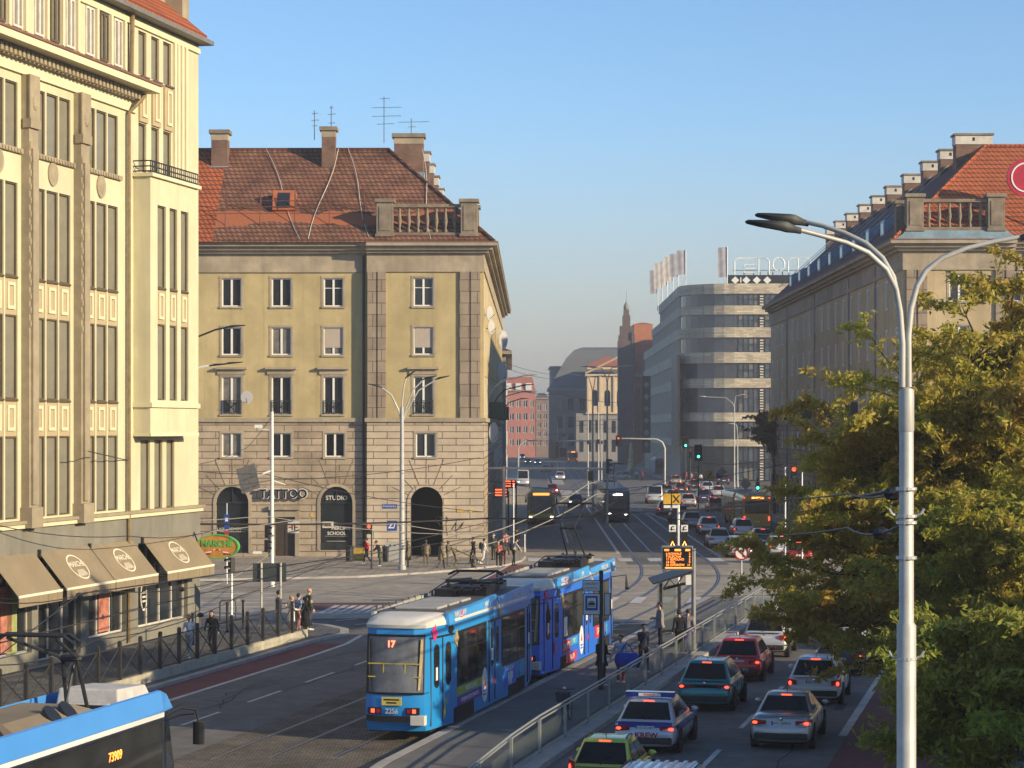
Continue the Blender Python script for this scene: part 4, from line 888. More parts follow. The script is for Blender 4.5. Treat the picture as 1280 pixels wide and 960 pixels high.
flg=M('grey_flag_cloth',(.34,.33,.36),.9,var=.3,scale=.7); flp=M('pale_flag_cloth',(.55,.50,.46),.9,var=.3,scale=.7)
def flag(u,v0,v1,y,lab,m):
    p=Pd(u,v0,y); q=Pd(u,v1,y); r=thing('flag',lab,'flag',(q.x,q.y,q.z),0,'flags on the roof of the banded store'); h=p.z-q.z
    MB().tube([(0,0,-.6),(0,0,h)],.09,6).build('flag_pole',white,r)
    b=MB(); n=6; rings=[]
    fh=min(5.2,h*.62)
    for k in range(n+1): x=-1.6*k/n; rings.append([(x,.07*math.sin(k*1.4),h-.1-.1*k/n),(x,.07*math.sin(k*1.4+.6),h-fh*.5),(x*.95,.07*math.sin(k*1.4+1.2),h-fh-.1*k/n)])
    b.loft(rings,closed=False); b.build('flag_cloth',m,r,smooth=True)
for i,(u,v0,v1,y,l) in enumerate(((822,337,385,452,'grey flag farthest along the roof row'),(828,328,380,440,'pale flag second from the far end of the roof row'),(834,326,376,430,'pale flag in the middle of the roof row'),(841,320,370,418,'pale flag just behind the front pair of the roof row'),(848,316,364,408,'grey flag second from the near end of the roof row'),(857,312,362,398,'grey flag at the near end of the roof row by the rounded corner'),(909,308,372,388,'grey flag standing alone before the roof letters'))): flag(u,v0,v1,y,l,flp if l.startswith('pale') else flg)
# unseen buildings added to shade: hall for near road, slab for church tower
st=thing('shading_hall','long brown brick hall added unseen at the right to shade the near road','building',(44,38,-.5),-A1)  # out-of-frame hall added to throw shade on the near road
b=MB().mat(brick); fh=[(-24+i*5,-21+i*5,3,10) for i in range(10)]; holes_wall(b,lambda a,d,z:(-10+d,a,z),-31,29,-1,13.2,fh,.4); b.quad((10,-31,-1),(10,29,-1),(10,29,13.2),(10,-31,13.2)); b.quad((-10,-31,-1),(10,-31,-1),(10,-31,13.2),(-10,-31,13.2)); b.quad((-10,29,-1),(10,29,-1),(10,29,13.2),(-10,29,13.2)); b.build('wall',parent=st)
MB().mat(tilem).loft([[(-10.6,-31.5,13.2),(10.6,-31.5,13.2),(10.6,29.5,13.2),(-10.6,29.5,13.2)],[(-1,-29,15.8),(1,-29,15.8),(1,27,15.8),(-1,27,15.8)]]).build('roof',parent=st)
for a,e,z,z2 in fh: MB().quad((-9.7,a,z),(-9.7,e,z),(-9.7,e,z2),(-9.7,a,z2)).build('arched_window',glass,st)
plain_block('shading_slab','tall grey slab added unseen behind the banded store to shade the church tower',62,112,500,545,41,gst,None,5,6,front=False)  # hidden block added to keep sun off the church tower
# ================================================================== vehicles
under=M('underbody_black',(.01,.01,.011),.9,var=.2); valm=M('grey_bumper_plastic',(.03,.03,.032),.6,var=.15)
plate=M('number_plate',(.7,.7,.66),.5,var=.05); rimm=M('alloy_rim',(.42,.42,.43),.3,.8,var=.1)
CARLIT={}
def wheel(root,x,y,r,w=.21,side=1,near=True):
    t=MB().mat(rubber); pr=[(r*.66,-w/2),(r*.93,-w/2),(r,-w/2+.03),(r,w/2-.03),(r*.93,w/2),(r*.66,w/2)]
    n=20 if near else 12
    t.loft([[(q,p*math.cos(2*math.pi*j/n),p*math.sin(2*math.pi*j/n)) for j in range(n)] for p,q in pr])
    o=t.build('wheel',parent=root,loc=(x,y,r),smooth=True)
    if near:
        b=MB().mat(rimm); s=side*(w/2-.015)
        b.tube([(s-side*.03,0,0),(s+side*.012,0,0)],[r*.64,r*.64],20); b.mat(black)
        for k in range(5):
            q=2*math.pi*(k+.5)/5; b.tube([(s+side*.014,r*.42*math.cos(q),r*.42*math.sin(q)),(s+side*.018,r*.42*math.cos(q),r*.42*math.sin(q))],r*.13,8)
        b.build('rim',parent=o)
def car(label,col,loc,rz,L=4.2,W=1.78,Hh=1.5,style='hatch',near=True,lit=True,lamp='wide',group=None,head=False,ptxt='',cat='car',metal=.3):
    name={'hatch':'hatchback_car','suv':'suv_car','sedan':'sedan_car','van':'van'}[style]
    r=thing(name,label,cat,loc,rz,group); pm=paint('car_paint_%d'%(int(col[0]*999)*7+int(col[1]*999)*3+int(col[2]*999)),col,metal)
    hw=W/2; zt={'hatch':.93,'suv':1.02,'sedan':.98,'van':1.1}[style]; g={'hatch':.0,'suv':.06,'sedan':0,'van':.05}[style]
    if style=='sedan':
        rb,rr,rf,wb=1.0,1.62,L-2.05,L-1.25
        st=[(0,.80,.30,.58),(.06,.92,.25,.68),(.12,.95,.22,.9),(.2,.965,.2,.985),(.7,.99,.2,1.0),(1.2,1,.2,zt),(L*.5,1,.2,zt-.02),(L-1.25,.99,.2,zt-.02),(L-.7,.96,.22,.88),(L-.25,.9,.26,.74),(L-.06,.8,.3,.62),(L,.7,.36,.52)]
    else:
        rb,rr,rf,wb=.16,.74 if style!='van' else .3,L-1.95,L-1.12
        if style=='suv': rr=.64
        st=[(0,.80,.30+g*.5,.60+g),(.05,.91,.25+g*.5,.68+g),(.12,.95,.22+g*.5,zt-.05),(.17,.97,.22+g,zt+.0),(.8,1,.21+g,zt),(L*.5,1,.21+g,zt-.02),(L-1.15,.99,.21+g,zt-.03),(L-.7,.96,.23+g,zt-.12),(L-.25,.9,.27+g,.76+g),(L-.06,.8,.32+g,.64+g),(L,.7,.38+g,.54+g)]
    b=MB().mat(pm); rings=[]
    for y,k,z0,z1 in st:
        h=hw*k; d=z1-z0
        half=[(h*.84,z0),(h*.95,z0+d*.14),(h*1.005,z0+d*.42),(h*.995,z0+d*.62),(h*.95,z0+d*.88),(h*.86,z1)]
        rings.append([(x,y,z) for x,z in half]+[(0,y,z1+.02)]+[(-x,y,z) for x,z in half[::-1]]+[(0,y,z0)])
    b.loft(rings); body=b.build('body',parent=r,smooth=60 if near else 38)
    if near: sm=body.modifiers.new('round','SUBSURF'); sm.levels=sm.render_levels=2
    # cabin
    zr=Hh; B0=(hw*.895,rb+.02,wb,zt-.05); B1=(hw*.675 if style!='van' else hw*.84,rr,rf,zr-.07)
    def rrect(w,y0,y1,z,c):
        p=[]
        for cx,cy,a in((w-c,y1-c,0),(-w+c,y1-c,1),(-w+c,y0+c,2),(w-c,y0+c,3)):
            for k in range(4): q=math.pi/2*(a+k/3); p.append((cx+c*math.cos(q),cy+c*math.sin(q),z))
        return p
    cb=MB().mat(pm); cb.loft([rrect(B0[0],B0[1],B0[2],B0[3],.10),rrect(B1[0],B1[1],B1[2],B1[3],.12),rrect(B1[0]-.03,B1[1]+.03,B1[2]-.06,zr-.025,.14),rrect(B1[0]-.16,B1[1]+.16,B1[2]-.22,zr,.12)]); cb.build('cabin_roof',parent=r,smooth=45)
    def lerp(a,c,t): return tuple(p+(q-p)*t for p,q in zip(a,c))
    c0=[(B0[0],B0[1],B0[3]),(-B0[0],B0[1],B0[3])]; c1=[(B1[0],B1[1],B1[3]),(-B1[0],B1[1],B1[3])]
    def pane(nm,A,Bq,Cq,Dq,u0,u1,v0,v1,off,m=cglass):
        f=lambda u,v: Vector(lerp(lerp(A,Bq,u),lerp(Dq,Cq,u),v))
        nrm=(f(1,0)-f(0,0)).cross(f(0,1)-f(0,0)).normalized()*off
        q=[f(u,v)+nrm for u,v in((u0,v0),(u1,v0),(u1,v1),(u0,v1))]; q2=[p-nrm*1.2 for p in q]
        MB().mat(m).loft([[tuple(p) for p in q],[tuple(p) for p in q2]]).build(nm,parent=r,bevel=.006 if near else 0,seg=1)
    Rb,Lb=(B0[0],B0[1],B0[3]),(-B0[0],B0[1],B0[3]); Rt,Lt=(B1[0],B1[1],B1[3]),(-B1[0],B1[1],B1[3])
    Rfb,Lfb=(B0[0],B0[2],B0[3]),(-B0[0],B0[2],B0[3]); Rft,Lft=(B1[0],B1[2],B1[3]),(-B1[0],B1[2],B1[3])
    pane('rear_window',Lb,Rb,Rt,Lt,.055,.945,.14 if style!='sedan' else .1,.96,.014)
    pane('windscreen',Rfb,Lfb,Lft,Rft,.07,.93,.12,.95,.014)
    for sgn,(a,b_,c,d) in((1,(Rb,Rfb,Rft,Rt)),(-1,(Lfb,Lb,Lt,Lft))):
        if style=='van': cuts=[(.62,.93)] if sgn>0 else [(.07,.38)]
        else: cuts=[(.12,.50),(.53,.9)] if sgn>0 else [(.1,.47),(.5,.88)]
        for u0,u1 in cuts: pane('side_window',a,b_,c,d,u0,u1,.14,.88,.012)
    # lamps, plate, bumper
    zl=zt-.2 if style!='van' else zt-.25; yl=.095
    lw,lh={'wide':(.44,.17),'tall':(.17,.46),'mid':(.30,.26)}[lamp]
    if lamp=='tall': zl=zt-.05; yl=.13
    for s in(-1,1):
        b=MB().mat(redlamp); c_=lambda f,g_,y_,z_:(s*(hw*.955-lw*f),yl+y_,zl+lh*z_); b.loft([[c_(0,0,.30,-.35),c_(0,0,.30,.5),c_(-.01,0,.02,.5),c_(.12,0,-.055,.46),c_(1,0,-.075,.32),c_(1,0,-.075,-.25),c_(.12,0,-.06,-.5),c_(-.01,0,.02,-.45)],[c_(.3,0,.30,-.3),c_(.3,0,.30,.4),c_(.3,0,.1,.4),c_(.3,0,.08,.4),c_(.9,0,.05,.3),c_(.9,0,.05,-.2),c_(.3,0,.08,-.4),c_(.3,0,.1,-.4)]]); b.mat(redlit if lit else redlamp); b.ball(c_(.30,0,-.06,-.02),(lw*.17,.03,lh*.24),10,6); b.build('tail_lamp',parent=r,fix=True)
        f=MB().mat(whitelit if head else chrome); f.ball((s*hw*.66,L-.22,.66+g),(.17,.2,.08),8,5); f.build('headlamp',parent=r)
    if lit: MB().mat(redlit).box((0,B1[1]+.015,zr-.055),(.3,.05,.03)).build('high_brake_lamp',parent=r)
    if not near:
        b=MB().mat(plate); b.box((0,.0 if style!='sedan' else .04,.62+g),(.5,.03,.11)); b.build('number_plate',parent=r)
        v=MB().mat(valm); v.box((0,.06,.33+g),(W*.78,.14,.12)); v.build('bumper',parent=r)
    else:
        zp=.74+g if style!='sedan' else .76
        p=thing('number_plate_tmp','','x'); bpy.data.objects.remove(p)
        b=MB().mat(plate); b.box((0,.075,zp),(.52,.03,.115)); b.mat(M('plate_blue',(.02,.06,.3),.5)); b.box((-.24,.073,zp),(.04,.03,.115)); po=b.build('number_plate',parent=r)
        if ptxt: text('plate_lettering',ptxt,.1,black,po,(.015,.057,zp),depth=.002,sx=1.0)
        v=MB().mat(valm); v.box((0,.07,.40+g*.6),(W*.84,.17,.2)); v.build('bumper',parent=r,bevel=.05); v=MB().mat(black); v.box((0,.085,.665+g),(W*.80,.08,.012)); v.box((0,.09,zt-.03),(W*.72,.05,.012)); v.build('tailgate_seam',parent=r)
        MB().mat(chrome).ball((0,.1 if style!='sedan' else .07,zt-.10),(.055,.02,.045),10,6).build('badge',parent=r)
        if style!='sedan': MB().mat(black).tube([(-.02,B0[1]-.02,zt+.03),(.12,B0[1]+.03,zt+.10),(.42,B0[1]+.03,zt+.08)],.012,4).build('wiper',parent=r)
        for s in(-1,1): MB().mat(chrome).tube([(s*W*.27,.0,.33+g),(s*W*.27,.1,.33+g)],.035,8).build('exhaust',parent=r)
        for s in(-1,1):
            m=MB().mat(pm); m.ball((s*(hw+.09),L-1.62,zt+.06),(.11,.07,.08),10,6); m.mat(black); m.box((s*(hw-.0),L-1.6,zt+.0),(.12,.06,.04)); m.build('wing_mirror',parent=r,smooth=True)
            for yy in(1.55,2.45): MB().mat(pm).box((s*hw*.985,yy,zt-.16),(.05,.17,.03)).build('door_handle',parent=r,bevel=.008)
            b=MB().mat(black)
            for yy in(L*.34,L*.57): b.box((s*hw*.994,yy,.62),(.012,.012,zt*.55))
            b.build('door_seam',parent=r)
        MB().mat(black).tube([(0,B1[1]+.25,zr-.01),(0,B1[1]+.1,zr+.12)],.008,4).build('aerial',parent=r)
        if style in('suv',) or lamp=='tall':
            for s in(-1,1): MB().mat(black if style!='suv' else chrome).tube([(s*(B1[0]-.06),B1[1]+.15,zr-.02),(s*(B1[0]-.06),B1[1]+.3,zr+.04),(s*(B1[0]-.06),B1[2]-.4,zr+.04),(s*(B1[0]-.06),B1[2]-.2,zr-.02)],.018,5).build('roof_rail',parent=r)
    MB().mat(under).b2(-hw*.86,hw*.86,.25,L-.3,.17+g,.5).build('underbody',parent=r)
    wr=.32+g*.4
    for s in(-1,1):
        for y in(.78,L-.86):
            MB().mat(under).disc((s*(hw-.07),y,wr+.02),wr+.06,(1,0,0),18,.15).build('wheel_arch',parent=r)
            wheel(r,s*(hw-.085),y,wr,.2,s,near)
    return r
def near_car(s,t,*a,**k):
    p=NZ(s,t); return car(a[0],a[1],p,-A1,**k)
near_car(54.8,-10.5,'lime green hatchback at the bottom edge of the photo',(.50,.56,.08),L=3.9,W=1.68,Hh=1.52,lamp='tall')
pol=near_car(61.9,-10.6,'silver and blue police car with a blue light bar on its roof',(.50,.52,.56),L=4.35,W=1.8,Hh=1.47,ptxt='DZ K018M',lamp='wide',metal=.3)
bl=M('police_blue',(.012,.035,.30),.35,coat=.6)
b=MB().mat(bl); b.box((0,.085,.83),(1.5,.04,.15)); b.build('rear_stripe',parent=pol)
for s in(-1,1): MB().mat(bl).b2(s*.892,s*.903,.35,3.6,.64,.84).build('side_stripe',parent=pol)
b=MB().mat(bl); b.box((0,1.0,1.57),(1.35,.28,.13)); b.mat(white); b.box((0,.855,1.57),(.62,.02,.09)); b.mat(chrome); b.box((0,1.0,1.64),(1.37,.3,.015)); lb=b.build('light_bar',parent=pol); text('light_bar_lettering','POLICJA',.085,M('police_red',(.4,.02,.04),.5),lb,(0,.842,1.57),depth=.002)
text('bumper_lettering','KREW',.2,MATS['police_red'],pol,(.05,-.008,.55),depth=.004,sx=1.15,bold=.006)
near_car(71.6,-10.35,'teal compact suv between the police car and the red car',(.012,.23,.245),L=4.2,W=1.78,Hh=1.58,style='suv',ptxt='DW 6Y040',lamp='wide')
sv=[o for o in bpy.data.objects if o.get('label','').startswith('teal compact')][0]; MB().mat(M('gloss_black',(.012,.012,.014),.15)).box((0,.06,.83),(1.1,.05,.11)).build('lamp_bar',parent=sv,bevel=.02)
near_car(80.3,-10.45,'red hatchback in front of the teal suv',(.55,.012,.016),L=4.3,W=1.8,Hh=1.50,lamp='wide',metal=.2)
near_car(89.0,-10.5,'white suv in front of the red hatchback, half under the branches',(.55,.56,.57),L=4.3,W=1.82,Hh=1.62,style='suv',lamp='mid')
near_car(98.2,-10.4,'black car with a glowing high brake lamp at the head of the left lane',(.02,.02,.024),L=4.2,W=1.76,Hh=1.48,lamp='wide',near=False)
near_car(63.6,-7.05,'silver sedan at the rear of the lane next to the cycle lane',(.44,.43,.40),L=4.66,W=1.78,Hh=1.44,style='sedan',ptxt='DW1 S090M',lamp='wide',metal=.6)
near_car(74.2,-7.15,'white hatchback under the branches ahead of the silver sedan',(.62,.63,.64),L=4.25,W=1.8,Hh=1.49,ptxt='DW 9A25K',lamp='mid',metal=.1)
near_car(83.2,-7.1,'dark grey car under the tree ahead of the white hatchback',(.05,.052,.058),L=4.4,W=1.8,Hh=1.48,lamp='wide',near=False)
near_car(92.5,-7.1,'white car hidden by leaves behind the overhanging branch',(.6,.6,.62),L=4.3,W=1.8,Hh=1.5,lamp='mid',near=False)
near_car(101.5,-7.1,'black estate car at the front of the right lane under the tree',(.03,.03,.034),L=4.4,W=1.8,Hh=1.5,lamp='wide',near=False)
vn=near_car(44.9,-7.75,'white van with a ribbed roof cut off by the bottom edge',(.66,.67,.68),L=5.3,W=1.95,Hh=2.62,style='van',lamp='tall',metal=0)
for i in range(7): MB().mat(white).box((-.6+.2*i,2.0,2.62),(.07,2.6,.03)).build('roof_rib',parent=vn)
# far street traffic, away from the viewer
def far_car(u,v,lab,col,**k):
    p=G(u,v); k.setdefault('near',False); return car(lab,col,p,k.pop('rz',-A2),**k)
far_car(930,674,'white compact suv behind the yellow bus',(.6,.6,.6),style='suv',L=4.3,W=1.8,Hh=1.65,lamp='mid')
far_car(900,686,'silver estate car left of the white compact suv',(.45,.46,.47),L=4.5,W=1.78,Hh=1.5,lit=False)
far_car(955,686,'dark blue car with lit tail lamps behind the yellow bus',(.03,.035,.06),L=4.4,W=1.8,Hh=1.48)
far_car(887,669,'white car with red tail lamps left of the yellow bus',(.58,.58,.6),L=4.3,W=1.8,Hh=1.52,lamp='mid')
far_car(866,661,'grey car with its boot behind the amber signal post',(.26,.28,.31),L=4.3,W=1.78,Hh=1.5,lit=False)
far_car(850,655,'dark suv partly behind the yellow sign board',(.045,.048,.055),style='suv',L=4.5,W=1.85,Hh=1.72,lit=False)
far_car(833,645,'dark red car ahead of the dark suv beside the tram bed',(.10,.03,.028),L=4.2,W=1.76,Hh=1.5,lit=True)
far_car(819,630,'white van beside the tram bed far along the street',(.5,.53,.57),style='van',L=5.2,W=1.95,Hh=2.2,lit=False,cat='van')
far_car(834,620,'blue green car just ahead of the white van',(.08,.15,.16),L=4.2,W=1.78,Hh=1.5)
far_car(852,618,'dark maroon car in the queue beyond the white van',(.07,.03,.035),L=4.2,W=1.78,Hh=1.6,style='suv')
far_car(885,616,'white car stopped beneath the yellow arrow sign',(.55,.57,.6),L=4.2,W=1.78,Hh=1.55,lit=False)
far_car(868,612,'black car in the far queue beside the maroon car',(.03,.03,.035),L=4.3,W=1.78,Hh=1.5)
far_car(925,698,'silver car hidden to its roof by the leaves below the white suv',(.4,.41,.42),L=4.4,W=1.78,Hh=1.5)
far_car(977,697,'white car with red lamps among the leaves right of the dark blue car',(.55,.55,.55),L=4.3,W=1.78,Hh=1.5,lamp='mid')
far_car(1000,706,'red car among the leaves near the right-hand kerb',(.3,.02,.02),L=4.2,W=1.78,Hh=1.5)
for u,v,l,c,st in((842,628,'dark grey car in the queue between the white van and the maroon car',(.09,.09,.10),'hatch'),(861,634,'silver car in the far queue ahead of the dark suv',(.42,.43,.45),'hatch'),(880,629,'dark blue estate in the far queue below the white stopped car',(.03,.05,.12),'suv'),(899,622,'white hatchback near the far kerb beside the articulated bus front',(.55,.55,.56),'hatch'),(845,606,'tan car at the back of the far queue by the red-dressed people',(.3,.25,.18),'hatch'),(905,606,'black suv below the far green signal with the wide board',(.03,.03,.035),'suv'),(895,640,'bronze car just left of the articulated bus front half',(.22,.13,.07),'hatch')):
    far_car(u,v,l,c,style=st,L=4.3,W=1.78,Hh=1.55 if st=='hatch' else 1.68)
# oncoming
PI=math.pi
far_car(719,633,'black car with headlamps on beside the green bus',(.02,.022,.03),L=4.3,W=1.8,Hh=1.5,lit=False,head=True,rz=PI-A2)
far_car(654,607,'small white lorry coming down the left kerb lane',(.62,.62,.6),style='van',L=5.4,W=2.0,Hh=2.5,lit=False,head=True,rz=PI-A2,cat='van')
far_car(672,581,'blue car with headlamps on far up the street',(.05,.16,.36),L=4.2,W=1.78,Hh=1.5,lit=False,head=True,rz=PI-A2)
far_car(660,580,'dark car with headlamps on beside the blue car',(.03,.03,.04),L=4.2,W=1.78,Hh=1.5,lit=False,head=True,rz=PI-A2)
far_car(682,590,'grey car with headlamps on behind the traffic island',(.2,.21,.23),L=4.2,W=1.78,Hh=1.5,lit=False,head=True,rz=PI-A2)
far_car(700,600,'white car with headlamps on left of the far tram poles',(.55,.55,.56),L=4.2,W=1.78,Hh=1.5,lit=False,head=True,rz=PI-A2)
far_car(690,618,'red car with headlamps on between the white lorry and the black car',(.35,.03,.03),L=4.2,W=1.78,Hh=1.5,lit=False,head=True,rz=PI-A2)
far_car(653,574,'pale car at the far bend of the left lane',(.4,.42,.44),L=4.2,W=1.78,Hh=1.6,lit=False,head=True,rz=PI-A2)
far_car(789,600,'dark blue car on the far side of the tram stop',(.03,.06,.13),L=4.3,W=1.78,Hh=1.5,lit=False,rz=PI/2)
far_car(776,612,'dark green car crossing behind the dark tram',(.03,.05,.05),L=4.3,W=1.78,Hh=1.5,lit=False,rz=PI/2)
# buses
busy=paint('bus_yellow',(.62,.41,.04)); busgl=MG('bus_glass',(.014,.016,.02),.06,.6)
def bus(label,loc,rz,L,front=False,col=None,grn=None,second=None):
    r=thing('city_bus',label,'bus',loc,rz); W=1.27; hh=3.05; pm=col or busy
    def section(y0,y1,par,nm='body'):
        b=MB().mat(pm); 
        ring=lambda y,k,dz=0:[(x*W*k,y,z) for x,z in((-.96,.32),(.96,.32),(1,.5),(1,2.6),(.97,2.85),(.86,hh+dz),(-.86,hh+dz),(-.97,2.85),(-1,2.6),(-1,.5))]
        b.loft([ring(y0,.95),ring(y0+.12,1),ring(y1-.12,1),ring(y1,.95)]); o=b.build(nm,parent=par,bevel=.05)
        for s in(-1,1):
            g=MB().mat(busgl); g.b2(s*(W-.02),s*(W+.012),y0+.5,y1-.3,1.35,2.6); g.mat(pm)
            n=int((y1-y0)/1.5)
            for k in range(1,n): y=y0+.5+(y1-y0-.8)*k/n; g.b2(s*(W+.0),s*(W+.02),y-.05,y+.05,1.35,2.6)
            g.build('side_window',parent=par)
            if s>0 or front:
                for y in(y0+1.6,(y0+y1)/2+1):
                    d=MB().mat(busgl); d.b2(s*(W+.005),s*(W+.03),y,y+1.2,.4,2.5); d.mat(pm); d.b2(s*(W+.01),s*(W+.036),y+.57,y+.63,.4,2.5); d.build('door',parent=par)
        rb=MB().mat(M('bus_roof',(.46,.40,.22),.7)); rb.b2(-W*.8,W*.8,y0+.3,y1-.3,hh-.02,hh+.03); rb.mat(steel); rb.b2(-.7,.7,y0+1.2,y0+3.4,hh+.03,hh+.25); rb.build('roof_panel',parent=par)
        for s in(-1,1):
            for y in(y0+2.2,y1-2.4): wheel(par,s*(W-.13),y,.48,.26,s,False)
        return o
    section(0,L,r)
    if second:
        ln,ang=second
        j=bpy.data.objects.new('front_section',None); C.objects.link(j); j.parent=r; j.location=(0,L+.5,0); j.rotation_euler=(0,0,ang)
        b=MB().mat(rubber); b.b2(-W*.92,W*.92,-.7,.8,.4,2.95); b.build('bellows',parent=j)
        section(.7,ln,j)
    ye=-.012 if not front else L+.012; sg=-1 if not front else 1
    b=MB().mat(busgl if not front else MG('bus_windscreen',(.13,.15,.155),.12,.6)); b.box((0,ye,2.05 if not front else 1.95),(2.1,.06,1.15 if not front else 1.75)); b.build('rear_window' if not front else 'windscreen',parent=r,bevel=.03)
    if not front:
        for s in(-1,1):
            b=MB().mat(redlit); b.box((s*1.08,-.02,1.05),(.12,.05,.36)); b.box((s*1.1,-.02,2.86),(.1,.05,.1)); b.build('tail_lamp',parent=r)
        b=MB().mat(orangelit); b.box((-.3,-.02,2.86),(.25,.05,.12)); b.box((.25,-.02,2.86),(.7,.05,.12)); b.build('rear_route_display',parent=r)
        MB().mat(plate).box((0,-.02,.75),(.5,.04,.11)).build('number_plate',parent=r)
    else:
        for s in(-1,1):
            b=MB().mat(whitelit); b.box((s*.98,ye+.02,.72),(.26,.06,.16)); b.build('headlamp',parent=r)
            MB().mat(black).tube([(s*1.2,ye-.1,2.9),(s*1.42,ye+.25,2.75),(s*1.42,ye+.25,2.1)],[.03,.03,.1],6).build('wing_mirror',parent=r)
        MB().mat(ledor).box((0,ye+.02,2.86),(1.5,.05,.2)).build('route_display',parent=r)
        MB().mat(black).box((0,ye+.005,.42),(2.2,.05,.2)).build('bumper',parent=r)
    return r
bus('yellow articulated bus seen from behind with a dark rear window',G(946,663),-A2-.015,9.5,second=(8.2,.07))
bus('olive yellow bus coming towards the viewer with an orange route display',G(676,650),PI-A2,11.5,True,paint('bus_olive',(.40,.33,.05)))
bus('orange yellow bus seen far up the street below the black board',G(716,579),-A2,11,False,paint('bus_orange',(.5,.27,.04)))
